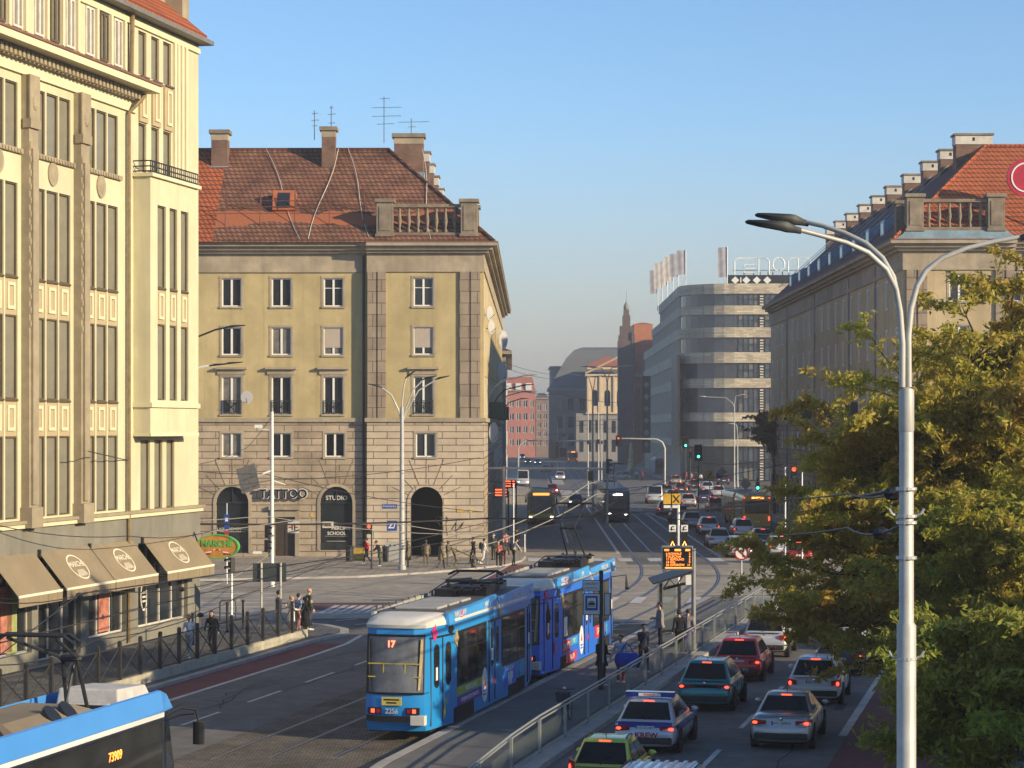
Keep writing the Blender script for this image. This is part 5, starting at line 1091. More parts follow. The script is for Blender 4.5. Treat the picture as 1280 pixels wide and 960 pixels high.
# ------------------------------------------------------------------ blue two-car tram
trb=paint('tram_blue',(.012,.24,.60),0,.45,.12); trb2=paint('tram_light_blue',(.04,.30,.70),0,.45,.12); trd=paint('tram_royal_blue',(.018,.15,.70),0,.45,.12); trc=M('tram_cap_white',(.62,.60,.54),.5,var=.1,scale=2,grime=.2)
tgl=MG('tram_glass',(.02,.022,.022),.05,.6); tgl2=MG('tram_cab_glass',(.13,.14,.16),.10,.5,var=.5,scale=1.5)
lime=M('decal_lime',(.32,.42,.05),.5); purp=M('decal_purple',(.16,.03,.26),.5); pinkd=M('decal_pink',(.55,.04,.2),.5); redd=M('decal_red',(.5,.04,.06),.5); cyand=M('decal_cyan',(.05,.35,.5),.5)
TL,TW=14.2,1.18; tan_=M('roof_box_grey',(.25,.235,.2),.7,var=.2,grime=.3)
def tram_car(label,s0,deco,panto_up):
    r=thing('tram_car',label,'tram',NZ(s0,-17.95),-A1); r.scale=(1,1,1.075); main=trb if deco==0 else trd
    def outl(z,inset=0,k=1):
        e={.32:.16,.62:.0,1.0:-.04,1.3:.02,2.85:.14,3.05:.16}.get(z,.18)+inset
        R_=[(.55,e-.07),(.87,e+.08),(TW,2.3),(TW,TL-2.3),(.87,TL-e-.08),(.55,TL-e+.07)]
        return [(x*k,y,z) for x,y in R_]+[(-x*k,y,z) for x,y in R_[::-1]]
    b=MB().mat(main); b.loft([outl(.32),outl(.62),outl(1.0),outl(1.3),outl(2.85),outl(3.05)]); b.mat(trb2); b.build('body',parent=r,smooth=25)
    rf=MB().mat(trc)
    def ro(z,i,k): return outl(3.05,i,k) and [(x,y,z) for x,y,_ in outl(3.05,i,k)]
    rf.loft([ro(3.05,-.06,1.02),ro(3.14,-.08,1.02),ro(3.27,.02,.96),ro(3.34,.22,.86),ro(3.36,.5,.6)]); rf.build('roof',parent=r,smooth=40)
    gy=M('roof_grey',(.10,.10,.10),.7,var=.2,grime=.3); lt=M('roof_pale_panel',(.38,.37,.34),.6,var=.12,grime=.25)
    b=MB().mat(gy); b.b2(-.98,.98,1.9,TL-1.6,3.2,3.385); b.build('roof_deck',parent=r)
    for i in range(3): MB().mat(lt).b2(-.66,.66,2.3+i*1.45,3.45+i*1.45,3.386,3.46).build('roof_hatch',parent=r,bevel=.03)
    for s in(-1,1):
        for y0,y1 in((1.6,7.6),(7.9,TL-1.2)):
            b=MB().mat(trb2 if s>0 else lt); b.loft([[(s*(TW-.10),y0,3.02),(s*(TW+.03),y0,3.02),(s*(TW-.02),y0,3.36),(s*(TW-.10),y0,3.36)],[(s*(TW-.10),y1,3.02),(s*(TW+.03),y1,3.02),(s*(TW-.02),y1,3.48),(s*(TW-.10),y1,3.48)]],)
            if s<0:
                b.mat(gy)
                for k in range(int((y1-y0)/.7)): b.b2(-TW+.05,-TW+.10,y0+.3+k*.7,y0+.38+k*.7,3.1,3.5)
            b.build('roof_fairing',parent=r,fix=True)
    # dark electrical gear and pantograph
    b=MB().mat(black); b.b2(-.75,.75,8.0,9.2,3.386,3.66); b.b2(-.5,.5,9.4,10.6,3.386,3.72); b.b2(-.7,-.2,7.0,7.8,3.386,3.64)
    for x in(-.6,.6): b.tube([(x,7.1,3.62),(x,11.2,3.66)],.03,5)
    for y in(7.4,8.6,9.8,11): b.tube([(-.7,y,3.62),(.7,y,3.66)],.025,5)
    for i in range(9): b.tube([(-.5+.12*i,7.0,3.6),(-.5+.12*i,8.0,3.62+.05*(i%3))],.018,4)
    for x,y in((-.55,8.2),(.55,8.2),(-.55,10.9),(.55,10.9),(.0,9.0)): b.lathe([(.05,0),(.09,.03),(.05,.06),(.09,.09),(.05,.12),(.08,.15),(.04,.2)],(x,y,3.55),8)
    b.tube([(-.8,6.8,3.55),(-.75,8.5,3.75),(-.8,11.5,3.6)],.025,4); b.build('roof_equipment',parent=r); MB().mat(tan_).b2(-.25,.5,10.9,11.9,3.387,3.6).build('resistor_box',parent=r)
    b=MB().mat(dkmetal); yb_=9.6
    if panto_up:
        for x in(-.35,.35): b.tube([(x,yb_+1.2,3.7),(x*.8,yb_-.5,4.75)],.035,5); b.tube([(x*.8,yb_-.5,4.75),(x*1.1,yb_+.9,5.55)],.025,5)
        b.tube([(-.3,yb_-.5,4.75),(.3,yb_-.5,4.75)],.05,6); b.tube([(-.95,yb_+.9,5.45),(-.7,yb_+.9,5.6),(.7,yb_+.9,5.6),(.95,yb_+.9,5.45)],.035,5); b.tube([(-.95,yb_+1.2,5.45),(-.7,yb_+1.2,5.6),(.7,yb_+1.2,5.6),(.95,yb_+1.2,5.45)],.03,5)
        b.mat(M('panto_pale',(.6,.55,.4),.5)); b.tube([(0,yb_+1.1,3.75),(0,yb_-.45,4.72)],.05,6)
    else:
        for x in(-.5,.5): b.tube([(x,yb_+1.4,3.72),(x,yb_-1.9,3.86)],.03,5); b.tube([(x,yb_-1.9,3.86),(x*1.2,yb_+.2,4.0)],.025,5)
        b.tube([(-.9,yb_+.2,3.92),(-.7,yb_+.2,4.03),(.7,yb_+.2,4.03),(.9,yb_+.2,3.92)],.03,5); b.tube([(-.9,yb_-.1,3.92),(-.7,yb_-.1,4.03),(.7,yb_-.1,4.03),(.9,yb_-.1,3.92)],.03,5); b.tube([(-.5,yb_-1.9,3.86),(.5,yb_-1.9,3.86)],.045,6)
    b.build('pantograph',parent=r)
    # ends: wrap-round cab windows
    for end in(0,1):
        fy=(lambda y:y) if end==0 else (lambda y:TL-y)
        g=MB().mat(tgl2); 
        prof=lambda z,e:[(-.885,fy(e+.34),z),(-.84,fy(e+.05),z),(-.55,fy(e-.10),z),(0,fy(e-.125),z),(.55,fy(e-.10),z),(.84,fy(e+.05),z),(.885,fy(e+.34),z)]
        g.loft([prof(1.36,.02),prof(2.82,.135)],closed=False); o=g.build('cab_window',parent=r,smooth=60)
        f=MB().mat(black); z0,z1=[[(x*1.005,y,z) for x,y,z in prof(*q)] for q in((1.33,.015),(2.86,.14))]
        f.tube(z0,.03,4); f.tube(z1,.03,4); f.tube([z0[1],z1[1]],.02,4); f.tube([z0[-2],z1[-2]],.02,4); f.build('window_gasket',parent=r)
        if end==0:
            cu_=MB().mat(M('cab_curtain',(.34,.27,.15),.8,var=.3,scale=5))
            for s in(-1,1): cu_.loft([[(s*.865,.20,1.42),(s*.70,-.04,1.42),(s*.72,.0,1.42)],[(s*.865,.30,2.76),(s*.76,.07,2.76),(s*.78,.11,2.76)]])
            cu_.build('cab_curtain',parent=o,fix=True)
            yl=M('yellow_handrail',(.55,.42,.06),.5)
            b=MB().mat(yl)
            for z in(1.75,2.1): b.b2(-.78,.78,-.045,-.02,z,z+.03)
            for x in(-.32,.32): b.b2(x-.015,x+.015,-.05,-.025,1.75,2.13)
            b.build('window_bar',parent=o)
            text('route_number','17',.24,glow('route_red',(1,.16,.08),3.0),r,(-.1,-.03,2.63),depth=.004,bold=.008)
            b=MB().mat(M('yellow_notice',(.55,.45,.10),.6)); b.b2(-.34,.24,-.155,-.12,1.02,1.24); b.mat(black); b.b2(-.28,.18,-.16,-.155,1.15,1.19); b.b2(-.2,.1,-.16,-.155,1.07,1.11); b.build('notice_plate',parent=r)
            text('fleet_number','2256',.19,M('fleet_grey',(.45,.5,.5),.5),r,(-.05,-.13,.86),depth=.004,bold=.004)
            for s in(-1,1):
                b=MB().mat(black); b.b2(s*.36,s*.76,-.12,-.05,.78,.96); b.mat(redlit); b.b2(s*.56,s*.66,-.14,-.12,.82,.92); b.mat(orangelit if False else redlamp); b.b2(s*.40,s*.5,-.14,-.12,.82,.92); b.build('tail_lamp',parent=r)
            b=MB().mat(black); b.loft([[(-.86,.06,.58),(-.56,-.16,.58),(.56,-.16,.58),(.86,.06,.58),(.86,.12,.58),(-.86,.12,.58)],[(-.86,.06,.74),(-.56,-.16,.74),(.56,-.16,.74),(.86,.06,.74),(.86,.12,.74),(-.86,.12,.74)]]); b.build('bumper',parent=r)
            b=MB().mat(trc); b.b2(.5,.93,-.17,.1,.50,.76); b.build('coupler_cover',parent=r,bevel=.02)
        else:
            for s in(-1,1): MB().mat(black).tube([(s*.85,TL-.2,2.7),(s*1.35,TL+.3,2.75),(s*1.4,TL+.3,2.2)],[.02,.02,.09],6).build('wing_mirror',parent=r)
    # right side: doors and windows (and plain windows on the other side)
    def on(y):                                    # half width of the body at y
        return TW if 2.3<=y<=TL-2.3 else .87+(TW-.87)*((y-.25) if y<2.3 else (TL-.25-y))/2.05
    def strip_(nm,y0,y1,z0,z1,m,o=.012,s=1,th=.03,**k):
        a=[(s*(on(y)+q),y,z) for q in(o,o-th) for y,z in((y0,z0),(y1,z0),(y1,z1),(y0,z1))]
        return MB().mat(m).loft([a[:4],a[4:]]).build(nm,parent=r,fix=True,**k)
    dn=main
    for y0,y1 in((.5,2.2),(6.5,8.0),(TL-2.1,TL-.6)):
        for h in(0,1):
            a=y0+(y1-y0)*h/2+.03; e=y0+(y1-y0)*(h+1)/2-.03
            d=strip_('door',a,e,.42,2.72,dn,.02)
            ym=(a+e)/2; w=(e-a)*.26
            q=MB().mat(tgl); ng=14
            ring=[(ym+w*math.cos(t),(1.95+.42+w*math.sin(t)) if math.sin(t)>=0 else (1.95-.35+w*math.sin(t))) for t in[2*math.pi*k/ng for k in range(ng)]]
            q.loft([[(on(y)+.028,y,z) for y,z in ring],[(on(y)+.0,y,z) for y,z in ring]]); q.build('door_window',parent=d,fix=True)
            MB().mat(black).tube([(on(a)+.024,a-.015,.42),(on(a)+.024,a-.015,2.72)],.018,4).build('door_edge',parent=d)
            if h==0: MB().mat(white).b2(on(ym)+.03,on(ym)+.04,ym-.12,ym+.12,1.6,1.95).build('door_notice',parent=d)
        strip_('door_header',y0-.05,y1+.05,2.73,2.78,black,.024)
    for s in(-1,1):
        for y0,y1 in((2.6,6.2),(8.3,11.6)):
            n=3
            for k in range(n):
                a=y0+(y1-y0)*k/n; strip_('side_window',a+.04,a+(y1-y0)/n-.04,1.32,2.72,tgl,.016,s)
                strip_('window_bar',a+.05,a+(y1-y0)/n-.05,2.22,2.26,black,.022,s)
            strip_('window_band',y0-.05,y1+.05,1.25,2.79,black,.006,s)
    # printed livery
    if deco==0:
        strip_('advert_panel',2.5,5.9,1.02,1.24,lime,.014); strip_('advert_panel',2.6,5.7,.72,.98,purp,.014)
        for z,y,t_ in((1.12,4.2,'WESPRZYJ NAS'),(.85,4.1,'KNAJPA BEZDOMNYCH')): text('advert_lettering',t_,.17,white,r,(TW+.016,y,z),(PI/2,0,PI/2),depth=.003,sx=1.2)
        strip_('advert_panel',8.6,10.3,.62,1.2,trd,.013); text('advert_lettering','VIP',.5,white,r,(TW+.018,9.45,.82),(PI/2,0,PI/2),depth=.003,bold=.02); text('advert_lettering','WROCŁAW',.2,white,r,(TW+.018,9.45,1.13),(PI/2,0,PI/2),depth=.003)
        z=MB().mat(lime); z.add([(on(1.5)+.026,1.3,.5),(on(1.6)+.026,1.75,.75),(on(1.5)+.026,1.45,.9),(on(1.8)+.026,1.85,1.2),(on(1.7)+.026,1.7,.95),(on(1.9)+.026,2.0,.8)],[(0,1,2),(2,4,3),(1,5,4)]); z.build('lime_flash',parent=r)
    else:
        for y0,y1,z0,z1,m,t_ in((2.5,3.9,.78,1.2,redd,'DANCE'),(4.0,5.2,.95,1.2,cyand,'FEST'),(3.1,5.1,.42,.72,redd,'CHALLEN'),(8.6,10.6,.8,1.25,redd,'DANCE')):
            strip_('advert_panel',y0,y1,z0,z1,m,.014); text('advert_lettering',t_,(z1-z0)*.8,white,r,(TW+.018,(y0+y1)/2,(z0+z1)/2),(PI/2,0,PI/2),depth=.003)
        q=MB().mat(pinkd); q.ball((on(1.6)+.03,1.62,1.1),(.01,.2,.22),10,6); q.build('pink_spot',parent=r); strip_('passenger_notice',2.7,3.3,1.35,2.0,white,.02)
    e=MB().mat(white); e.loft([[(TW+o,5.95+.36*math.cos(q)*(1),.98+.50*math.sin(q)) for q in[2*PI*i/24 for i in range(24)]] for o in(.02,.0)]); e.mat(trd); e.b2(TW+.02,TW+.024,5.75,6.15,.78,.84); e.b2(TW+.02,TW+.024,5.75,6.15,.68,.74); e.mat(redd); e.loft([[(TW+.023,5.82,.95),(TW+.023,6.1,.95),(TW+.023,5.95,1.25)],[(TW+.018,5.82,.95),(TW+.018,6.1,.95),(TW+.018,5.95,1.25)]]); e.build('oval_emblem',parent=r,fix=True)
    for y,w_ in((1.9,1.1),(5.2,.9),(9.6,1.4),(11.6,.6)): text('fairing_lettering','WROCLAW' if w_>1 else 'MPK',.26,white,r,(TW+.02,y+1,3.26),(PI/2,0,PI/2),depth=.002)
    for y,z,m,sz in((.8,2.88,pinkd,.2),(2.0,2.9,black,.17),(2.45,2.6,M('decal_tan',(.4,.3,.15),.5),.2),(3.1,3.2,pinkd,.14),(7.1,1.0,pinkd,.14),(8.0,2.95,M('decal_tan',(.4,.3,.15),.5),.17),(10.9,1.0,cyand,.2)):
        q=MB().mat(m); pts=[(sz*(1+.35*math.sin(5*t+y))*math.cos(t),sz*(1+.35*math.cos(4*t))*math.sin(t)) for t in[2*PI*i/9 for i in range(9)]]
        q.loft([[(on(y+p)+(.03 if z<3 else .02),y+p,z+w_) for p,w_ in pts],[(on(y+p)+.0,y+p,z+w_) for p,w_ in pts]]); q.build('painted_shape',parent=r,fix=True)
    # running gear
    for y in(3.4,10.4):
        b=MB().mat(under); b.b2(-1.0,1.0,y-1.25,y+1.25,.22,.5); b.build('bogie',parent=r)
        for s in(-1,1):
            MB().mat(under).b2(s*(TW-.01),s*(TW+.008),y-1.2,y+1.2,.3,.72).build('bogie_opening',parent=r)
            for yy in(y-.85,y+.85): wheel(r,s*.72,yy,.33,.12,s,False)
    MB().mat(under).b2(-.9,.9,.5,TL-.5,.25,.4).build('underframe',parent=r)
    return r
tram_car('rear blue tram car with pale roof cap and red route number',62.65,0,False)
tram_car('front royal blue tram car with raised pantograph, coupled ahead of the rear car',77.95,1,True)
# ------------------------------------------------------------------ low-floor tram at the lower left
lt_=thing('low_floor_tram','bright blue low floor tram cut off by the lower left corner with pantograph up','tram',Vector((*N(22,-21.25)[:2],-.55)),-A1); LL=30.0
sky=paint('tram_sky_blue',(.06,.26,.66),0,.45,.12)
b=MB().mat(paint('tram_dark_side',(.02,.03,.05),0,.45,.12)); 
R_=lambda z,k,e:[(x*k,y,z) for x,y in((1.2,0),(1.2,LL-1.6),(.95,LL-.3-e),(.5,LL-e),(-.5,LL-e),(-.95,LL-.3-e),(-1.2,LL-1.6),(-1.2,0))]
b.loft([R_(.3,.97,.25),R_(.9,1,.0),R_(1.5,1,.1),R_(2.9,.99,.55)]); b.build('body',parent=lt_,smooth=30)
g=MB().mat(tgl); g.loft([[(p[0]*1.005,p[1]+.012,p[2]) for p in R_(1.1,1.004,.03)[1:7]],[(p[0]*1.005,p[1]+.012,p[2]) for p in R_(2.75,.998,.50)[1:7]]],closed=False); g.build('cab_window',parent=lt_,smooth=30)
for s in(-1,1):
    g=MB().mat(tgl); g.b2(s*1.19,s*1.215,1,LL-1.8,1.15,2.72); g.build('side_window',parent=lt_)
    f=MB().mat(sky); f.loft([[(s*1.10,0,2.92),(s*1.24,0,2.9),(s*1.16,0,3.38),(s*1.08,0,3.40)],[(s*1.10,LL-1.75,2.92),(s*1.24,LL-1.75,2.9),(s*1.16,LL-1.75,3.38),(s*1.08,LL-1.75,3.40)],[(s*.98,LL-.95,2.9),(s*1.1,LL-.85,2.88),(s*1.0,LL-1.0,3.22),(s*.92,LL-1.05,3.26)]]); f.build('roof_fairing',parent=lt_,fix=True)
    w_=MB().mat(white); w_.loft([[(s*1.242,0,2.78),(s*1.245,0,2.89),(s*1.2,0,2.89),(s*1.2,0,2.78)],[(s*1.242,LL-1.75,2.78),(s*1.245,LL-1.75,2.89),(s*1.2,LL-1.75,2.89),(s*1.2,LL-1.75,2.78)]]); w_.build('white_stripe',parent=lt_,fix=True)
b=MB().mat(dkmetal); b.b2(-1.1,1.1,0,LL-1.2,2.88,2.96); b.build('roof_deck',parent=lt_)
b=MB().mat(M('fibreglass_white',(.55,.53,.5),.6,var=.2,grime=.3)); b.loft([[(x,LL-3.4+dy,z) for x,dy,z in((-.8,0,2.97),(.8,0,2.97),(.8,2.2,2.97),(-.8,2.2,2.97))],[(x,LL-3.4+dy,z) for x,dy,z in((-.72,.1,3.58),(.72,.1,3.58),(.66,1.9,3.5),(-.66,1.9,3.5))]]); b.mat(dkmetal); b.b2(-.55,.55,LL-3.42,LL-3.3,3.02,3.26); b.build('roof_air_unit',parent=lt_,bevel=.04)
tan=M('tan_roof_housing',(.27,.215,.14),.7,var=.15,scale=1.2,grime=.3)
b=MB().mat(tan); b.loft([[(x,y,z) for x,y,z in((-1.0,LL-9.2,2.97),(1.0,LL-9.2,2.97),(1.0,LL-5.0,2.97),(-1.0,LL-5.0,2.97))],[(x,y,z) for x,y,z in((-1.0,LL-9.2,3.3),(1.0,LL-9.2,3.3),(1.0,LL-5.0,3.3),(-1.0,LL-5.0,3.3))],[(x,y,z) for x,y,z in((-.6,LL-9,3.5),(.6,LL-9,3.5),(.6,LL-5.5,3.5),(-.6,LL-5.5,3.5))]]); b.mat(black)
for y in(LL-6.2,LL-7.0): b.tube([(.78,y,3.405),(.83,y,3.45)],.27,16)
b.build('ventilation_housing',parent=lt_)
b=MB().mat(black); b.b2(-.9,.9,LL-5.0,LL-3.6,2.97,3.15); b.tube([(.5,LL-9.6,3.2),(.5,LL-9.3,3.2)],.3,14); b.build('roof_equipment',parent=lt_)
b=MB().mat(dkmetal); yk=LL-5.4
for x in(-.25,.25): b.tube([(x,LL-3.9,3.2),(x*.7,yk+1.1,4.35)],.045,6)
b.tube([(0,LL-4.6,3.2),(0,yk+1.3,4.2)],.03,5); b.ball((0,yk+1.1,4.38),(.3,.16,.1),8,5)
for x in(-.45,.45): b.tube([(x*.4,yk+1.1,4.38),(x*1.25,yk-.9,5.0)],.04,6)
for y in(-.9,-.55): b.tube([(-.98,yk+y,4.9),(-.75,yk+y,5.06),(.75,yk+y,5.06),(.98,yk+y,4.9)],.04,6)
b.tube([(-.45,yk+.4,4.62),(.45,yk+.4,4.62)],.025,5); b.build('pantograph',parent=lt_)
b=MB().mat(black); b.tube([(1.0,LL-1.2,2.72),(1.25,LL-.7,2.86),(1.55,LL-.5,2.8),(1.62,LL-.5,2.5)],.03,6); b.tube([(1.0,LL-1.2,2.6),(1.25,LL-.72,2.7),(1.5,LL-.5,2.7)],.02,5); b.loft([[(1.62+.15*math.cos(q),LL-.5+.09*math.sin(q),z) for q in[2*PI*i/10 for i in range(10)]] for z in(1.98,2.04,2.46,2.52)]); b.build('wing_mirror',parent=lt_)
MB().mat(redlit).box((1.10,LL-1.72,2.45),(.03,.14,.06)).build('indicator_lamp',parent=lt_)
MB().mat(under).b2(-1,1,.2,LL-1,.05,.4).build('underframe',parent=lt_)
to=text('route_display','73909',.3,ledor,lt_,(1.222,LL-4.6,2.25),(PI/2,0,PI/2),depth=.004)
# far tram facing the viewer
ft=thing('dark_tram','dark navy tram with headlamps coming towards the viewer on the far street','tram',G(760,640),PI-A2)
nv=paint('tram_navy',(.02,.022,.045),0,.45,.12); b=MB().mat(nv); rg2=lambda y,k,hh=3.2:[(x*1.2*k,y,z) for x,z in((-.97,.3),(.97,.3),(1,.6),(1,2.8),(.9,hh),(-.9,hh),(-1,2.8),(-1,.6))]
b.loft([rg2(0,.9),rg2(.3,1),rg2(27,1),rg2(27.9,.94,3.05),rg2(28.3,.8,2.6)]); b.build('body',parent=ft,bevel=.06)
b=MB().mat(MG('tram_windscreen',(.10,.11,.13),.12,.6)); b.box((0,28.25,2.0),(1.9,.3,1.3)); b.build('windscreen',parent=ft,bevel=.08); b=MB().mat(whitelit); b.box((0,28.42,2.72),(.9,.06,.18)); b.build('route_display',parent=ft)
for s in(-1,1): MB().mat(whitelit).ball((s*.75,28.3,.85),(.15,.1,.1),8,5).build('headlamp',parent=ft); MB().mat(tgl).b2(s*1.19,s*1.215,1,26,1.2,2.6).build('side_window',parent=ft)
b=MB().mat(dkmetal); b.tube([(0,20,3.3),(0,17,4.5),(0,19,5.5)],.05,5); b.tube([(-.9,19,5.5),(.9,19,5.5)],.04,5); b.build('pantograph',parent=ft)
tt=thing('grey_blue_tram','grey and blue tram waiting far up the right-hand carriageway','tram',G(826,594),-A2); b=MB().mat(paint('tram_slate',(.05,.09,.17),0,.45,.12)); b.loft([rg2(0,.85),rg2(.3,1),rg2(20,1)]); b.build('body',parent=tt,bevel=.06); MB().mat(tgl).box((0,.0,2.0),(1.9,.2,1.3)).build('rear_window',parent=tt); MB().mat(trc).loft([rg2(0,.9,3.4)[3:7],rg2(20,.9,3.4)[3:7]]).build('roof',parent=tt)
# ================================================================== people and statues
skinm=M('skin',(.50,.30,.21),.6,var=.06); hairb=M('dark_hair',(.02,.014,.01),.6,var=.2); hairg=M('grey_hair',(.3,.28,.25),.7,var=.2); hairl=M('light_hair',(.30,.2,.1),.7,var=.2)
def cl(name,col): return M('cloth_'+name,col,.9,var=.16,scale=6,spec=.15)
black_c=cl('black',(.016,.016,.02)); navy_c=cl('navy',(.02,.025,.05)); grey_c=cl('grey',(.22,.20,.20)); white_c=cl('white',(.72,.68,.62)); denim=cl('denim',(.17,.28,.44)); red_c=cl('red',(.48,.02,.03)); pink_c=cl('pink',(.5,.24,.22)); green_c=cl('green',(.06,.09,.06)); dgrey=cl('dark_grey',(.07,.07,.075)); paleb=cl('pale_blue',(.36,.44,.62)); tanc=cl('tan',(.36,.27,.18)); lgrey=cl('light_grey',(.42,.40,.38)); purple=cl('purple',(.08,.06,.22)); shoew=cl('shoe_white',(.6,.58,.55)); shoeb=cl('shoe_black',(.02,.02,.02)); teal_c=cl('teal',(.05,.13,.14))
def figure(k,pose,fingers=True):
    """capsule skeleton; returns list of (p, q, r0, r1, tag)"""
    P=[]; V=Vector
    lean=pose.get('lean',0); hipz=.93-pose.get('crouch',0)
    def L(p): return V((p[0],p[1]+ (p[2]-.93)*lean if p[2]>.93 else p[1],p[2]))
    P+=[(L((-.06,0,hipz+.02)),L((.06,0,hipz+.02)),.125,.125,'b'),(L((0,0,hipz+.06)),L((0,0,1.14)),.135,.125,'t'),(L((0,.005,1.12)),L((0,0,1.34)),.128,.14,'t'),(L((-.085,0,1.34)),L((.085,0,1.34)),.115,.115,'t'),(L((-.15,-.005,1.41)),L((.15,-.005,1.41)),.062,.062,'t'),(L((0,-.01,1.42)),L((0,.012,1.54)),.06,.05,'s')]
    hd=L((0,.03,1.635)); 
    P+=[(hd+V((0,-.012,.02)),hd+V((0,.012,.015)),.094,.09,'s'),(hd+V((0,.03,-.06)),hd+V((0,.04,-.075)),.058,.05,'s'),(hd+V((0,.098,.0)),hd+V((0,.112,-.022)),.014,.017,'s'),(hd+V((-.088,-.005,.01)),hd+V((-.09,-.008,-.03)),.02,.014,'s'),(hd+V((.088,-.005,.01)),hd+V((.09,-.008,-.03)),.02,.014,'s')]
    P+=[(hd+V((x,.088,.018)),hd+V((x,.092,.018)),.014,.012,'e') for x in(-.034,.034)]+[(hd+V((-.02,.086,-.05)),hd+V((.02,.086,-.05)),.011,.011,'m')]
    for s,nm in((-1,'l'),(1,'r')):
        kn,an=pose.get('leg_'+nm,((.0,.0),(.0,.0)))       # knee (forward, up), ankle (forward, up)
        hp=V((s*.095,0,hipz)); kp=V((s*.10,kn[0],.50+kn[1]-pose.get('crouch',0)*.5)); ap=V((s*.105,an[0],.085+an[1]))
        lt='s' if pose.get('barelegs') else 'b'
        P+=[(hp,kp,.092,.062,'b'),(kp,kp+(ap-kp)*.35,.06,.06,lt),(kp+(ap-kp)*.35,ap,.06,.042,lt),(ap+V((0,-.03,-.03)),ap+V((s*.01,.15,-.045)),.045,.036,'h'),(ap,ap+V((0,.02,-.03)),.045,.045,'h')]
        el,wr=pose.get('arm_'+nm,((s*.25,-.03,1.14),(s*.27,.06,.90)))
        sh=L((s*.19,0,1.405)); ep,wp=(L(el),L(wr)); 
        P+=[(sh,ep,.058,.045,'t'),(ep,wp,.045,.034,'t')]
        d=(wp-ep).normalized(); sd=V((0,1,0)) if abs(d.y)<.8 else V((0,0,1)); sd=(sd-d*sd.dot(d)).normalized(); nn=d.cross(sd)
        P+=[(wp,wp+d*.075,.03,.034,'s')]
        if fingers:
            for i,(o,ln) in enumerate(((.030,.060),(.010,.072),(-.011,.066),(-.030,.052))):
                b0=wp+d*.085+sd*o; c=b0+d*ln*.6+nn*s*-.006; P+=[(b0,c,.0125,.0115,'s'),(c,c+d*ln*.45+nn*s*-.02,.0115,.0105,'s')]
            b0=wp+d*.03+sd*.03; P+=[(b0,b0+d*.035+sd*.028,.014,.012,'s'),(b0+d*.035+sd*.028,b0+d*.07+sd*.03,.012,.011,'s')]
    return [(a*k,b*k,r*k,q*k,t) for a,b,r,q,t in P],hd*k
def remesh(P,vox,mats,name,sm=1):
    b=MB()
    for p,q,r0,r1,t in P:
        d=q-p
        if d.length<1e-4: d=Vector((0,0,.001))
        n=8; rings=[]; dn=d.normalized(); path=[]; rr=[]
        for a in(80,55,28,0): path.append(p-dn*r0*math.sin(R(a))); rr.append(r0*math.cos(R(a)))
        for a in(0,28,55,80): path.append(q+dn*r1*math.sin(R(a))); rr.append(r1*math.cos(R(a)))
        if d.length<.002: path[4]=path[3]+dn*.001
        b.tube(path,rr,n)
    me=b.mesh('tmp',None); o=bpy.data.objects.new('tmp',me); C.objects.link(o)
    m=o.modifiers.new('r','REMESH'); m.mode='VOXEL'; m.voxel_size=vox; 
    if sm: s=o.modifiers.new('s','SMOOTH'); s.factor=.5; s.iterations=sm
    dg=bpy.context.evaluated_depsgraph_get(); out=bpy.data.meshes.new_from_object(o.evaluated_get(dg)); bpy.data.objects.remove(o); out.name=name
    out.materials.clear(); tags=list(mats); 
    for t in tags: out.materials.append(mats[t])
    if len(tags)>1:
        n=len(out.polygons); c=np.empty(n*3); out.polygons.foreach_get('center',c); c=c.reshape(-1,3); best=np.full(n,1e9); idx=np.zeros(n,int)
        for p,q,r0,r1,t in P:
            a=np.array(p); d=np.array(q-p); l=max(1e-9,(d*d).sum()); u=np.clip(((c-a)@d)/l,0,1); dist=np.linalg.norm(c-a-u[:,None]*d,axis=1)-(r0+(r1-r0)*u)
            if t in('e','m'): dist-=.004
            k=dist<best; best[k]=dist[k]; idx[k]=tags.index(t)
        out.polygons.foreach_set('material_index',idx.astype(np.int32))
    out.polygons.foreach_set('use_smooth',[True]*len(out.polygons)); out.update(); return out
stand={}; walk={'leg_l':((.16,.03),(.22,.0)),'leg_r':((-.02,.0),(-.26,.06)),'arm_l':((-.24,-.12,1.16),(-.24,-.10,.92)),'arm_r':((.24,.08,1.16),(.24,.22,.96)),'lean':.06}
phone={'arm_l':((-.22,.10,1.20),(-.10,.24,1.47)),'arm_r':((.22,.10,1.20),(.10,.24,1.47))}
hold={'arm_r':((.23,.02,1.15),(.17,.24,1.12)),'arm_l':((-.23,.02,1.15),(-.17,.24,1.12))}
chin={'arm_r':((.2,.10,1.18),(.07,.16,1.46)),'arm_l':((-.24,-.02,1.15),(-.22,.06,.92))}
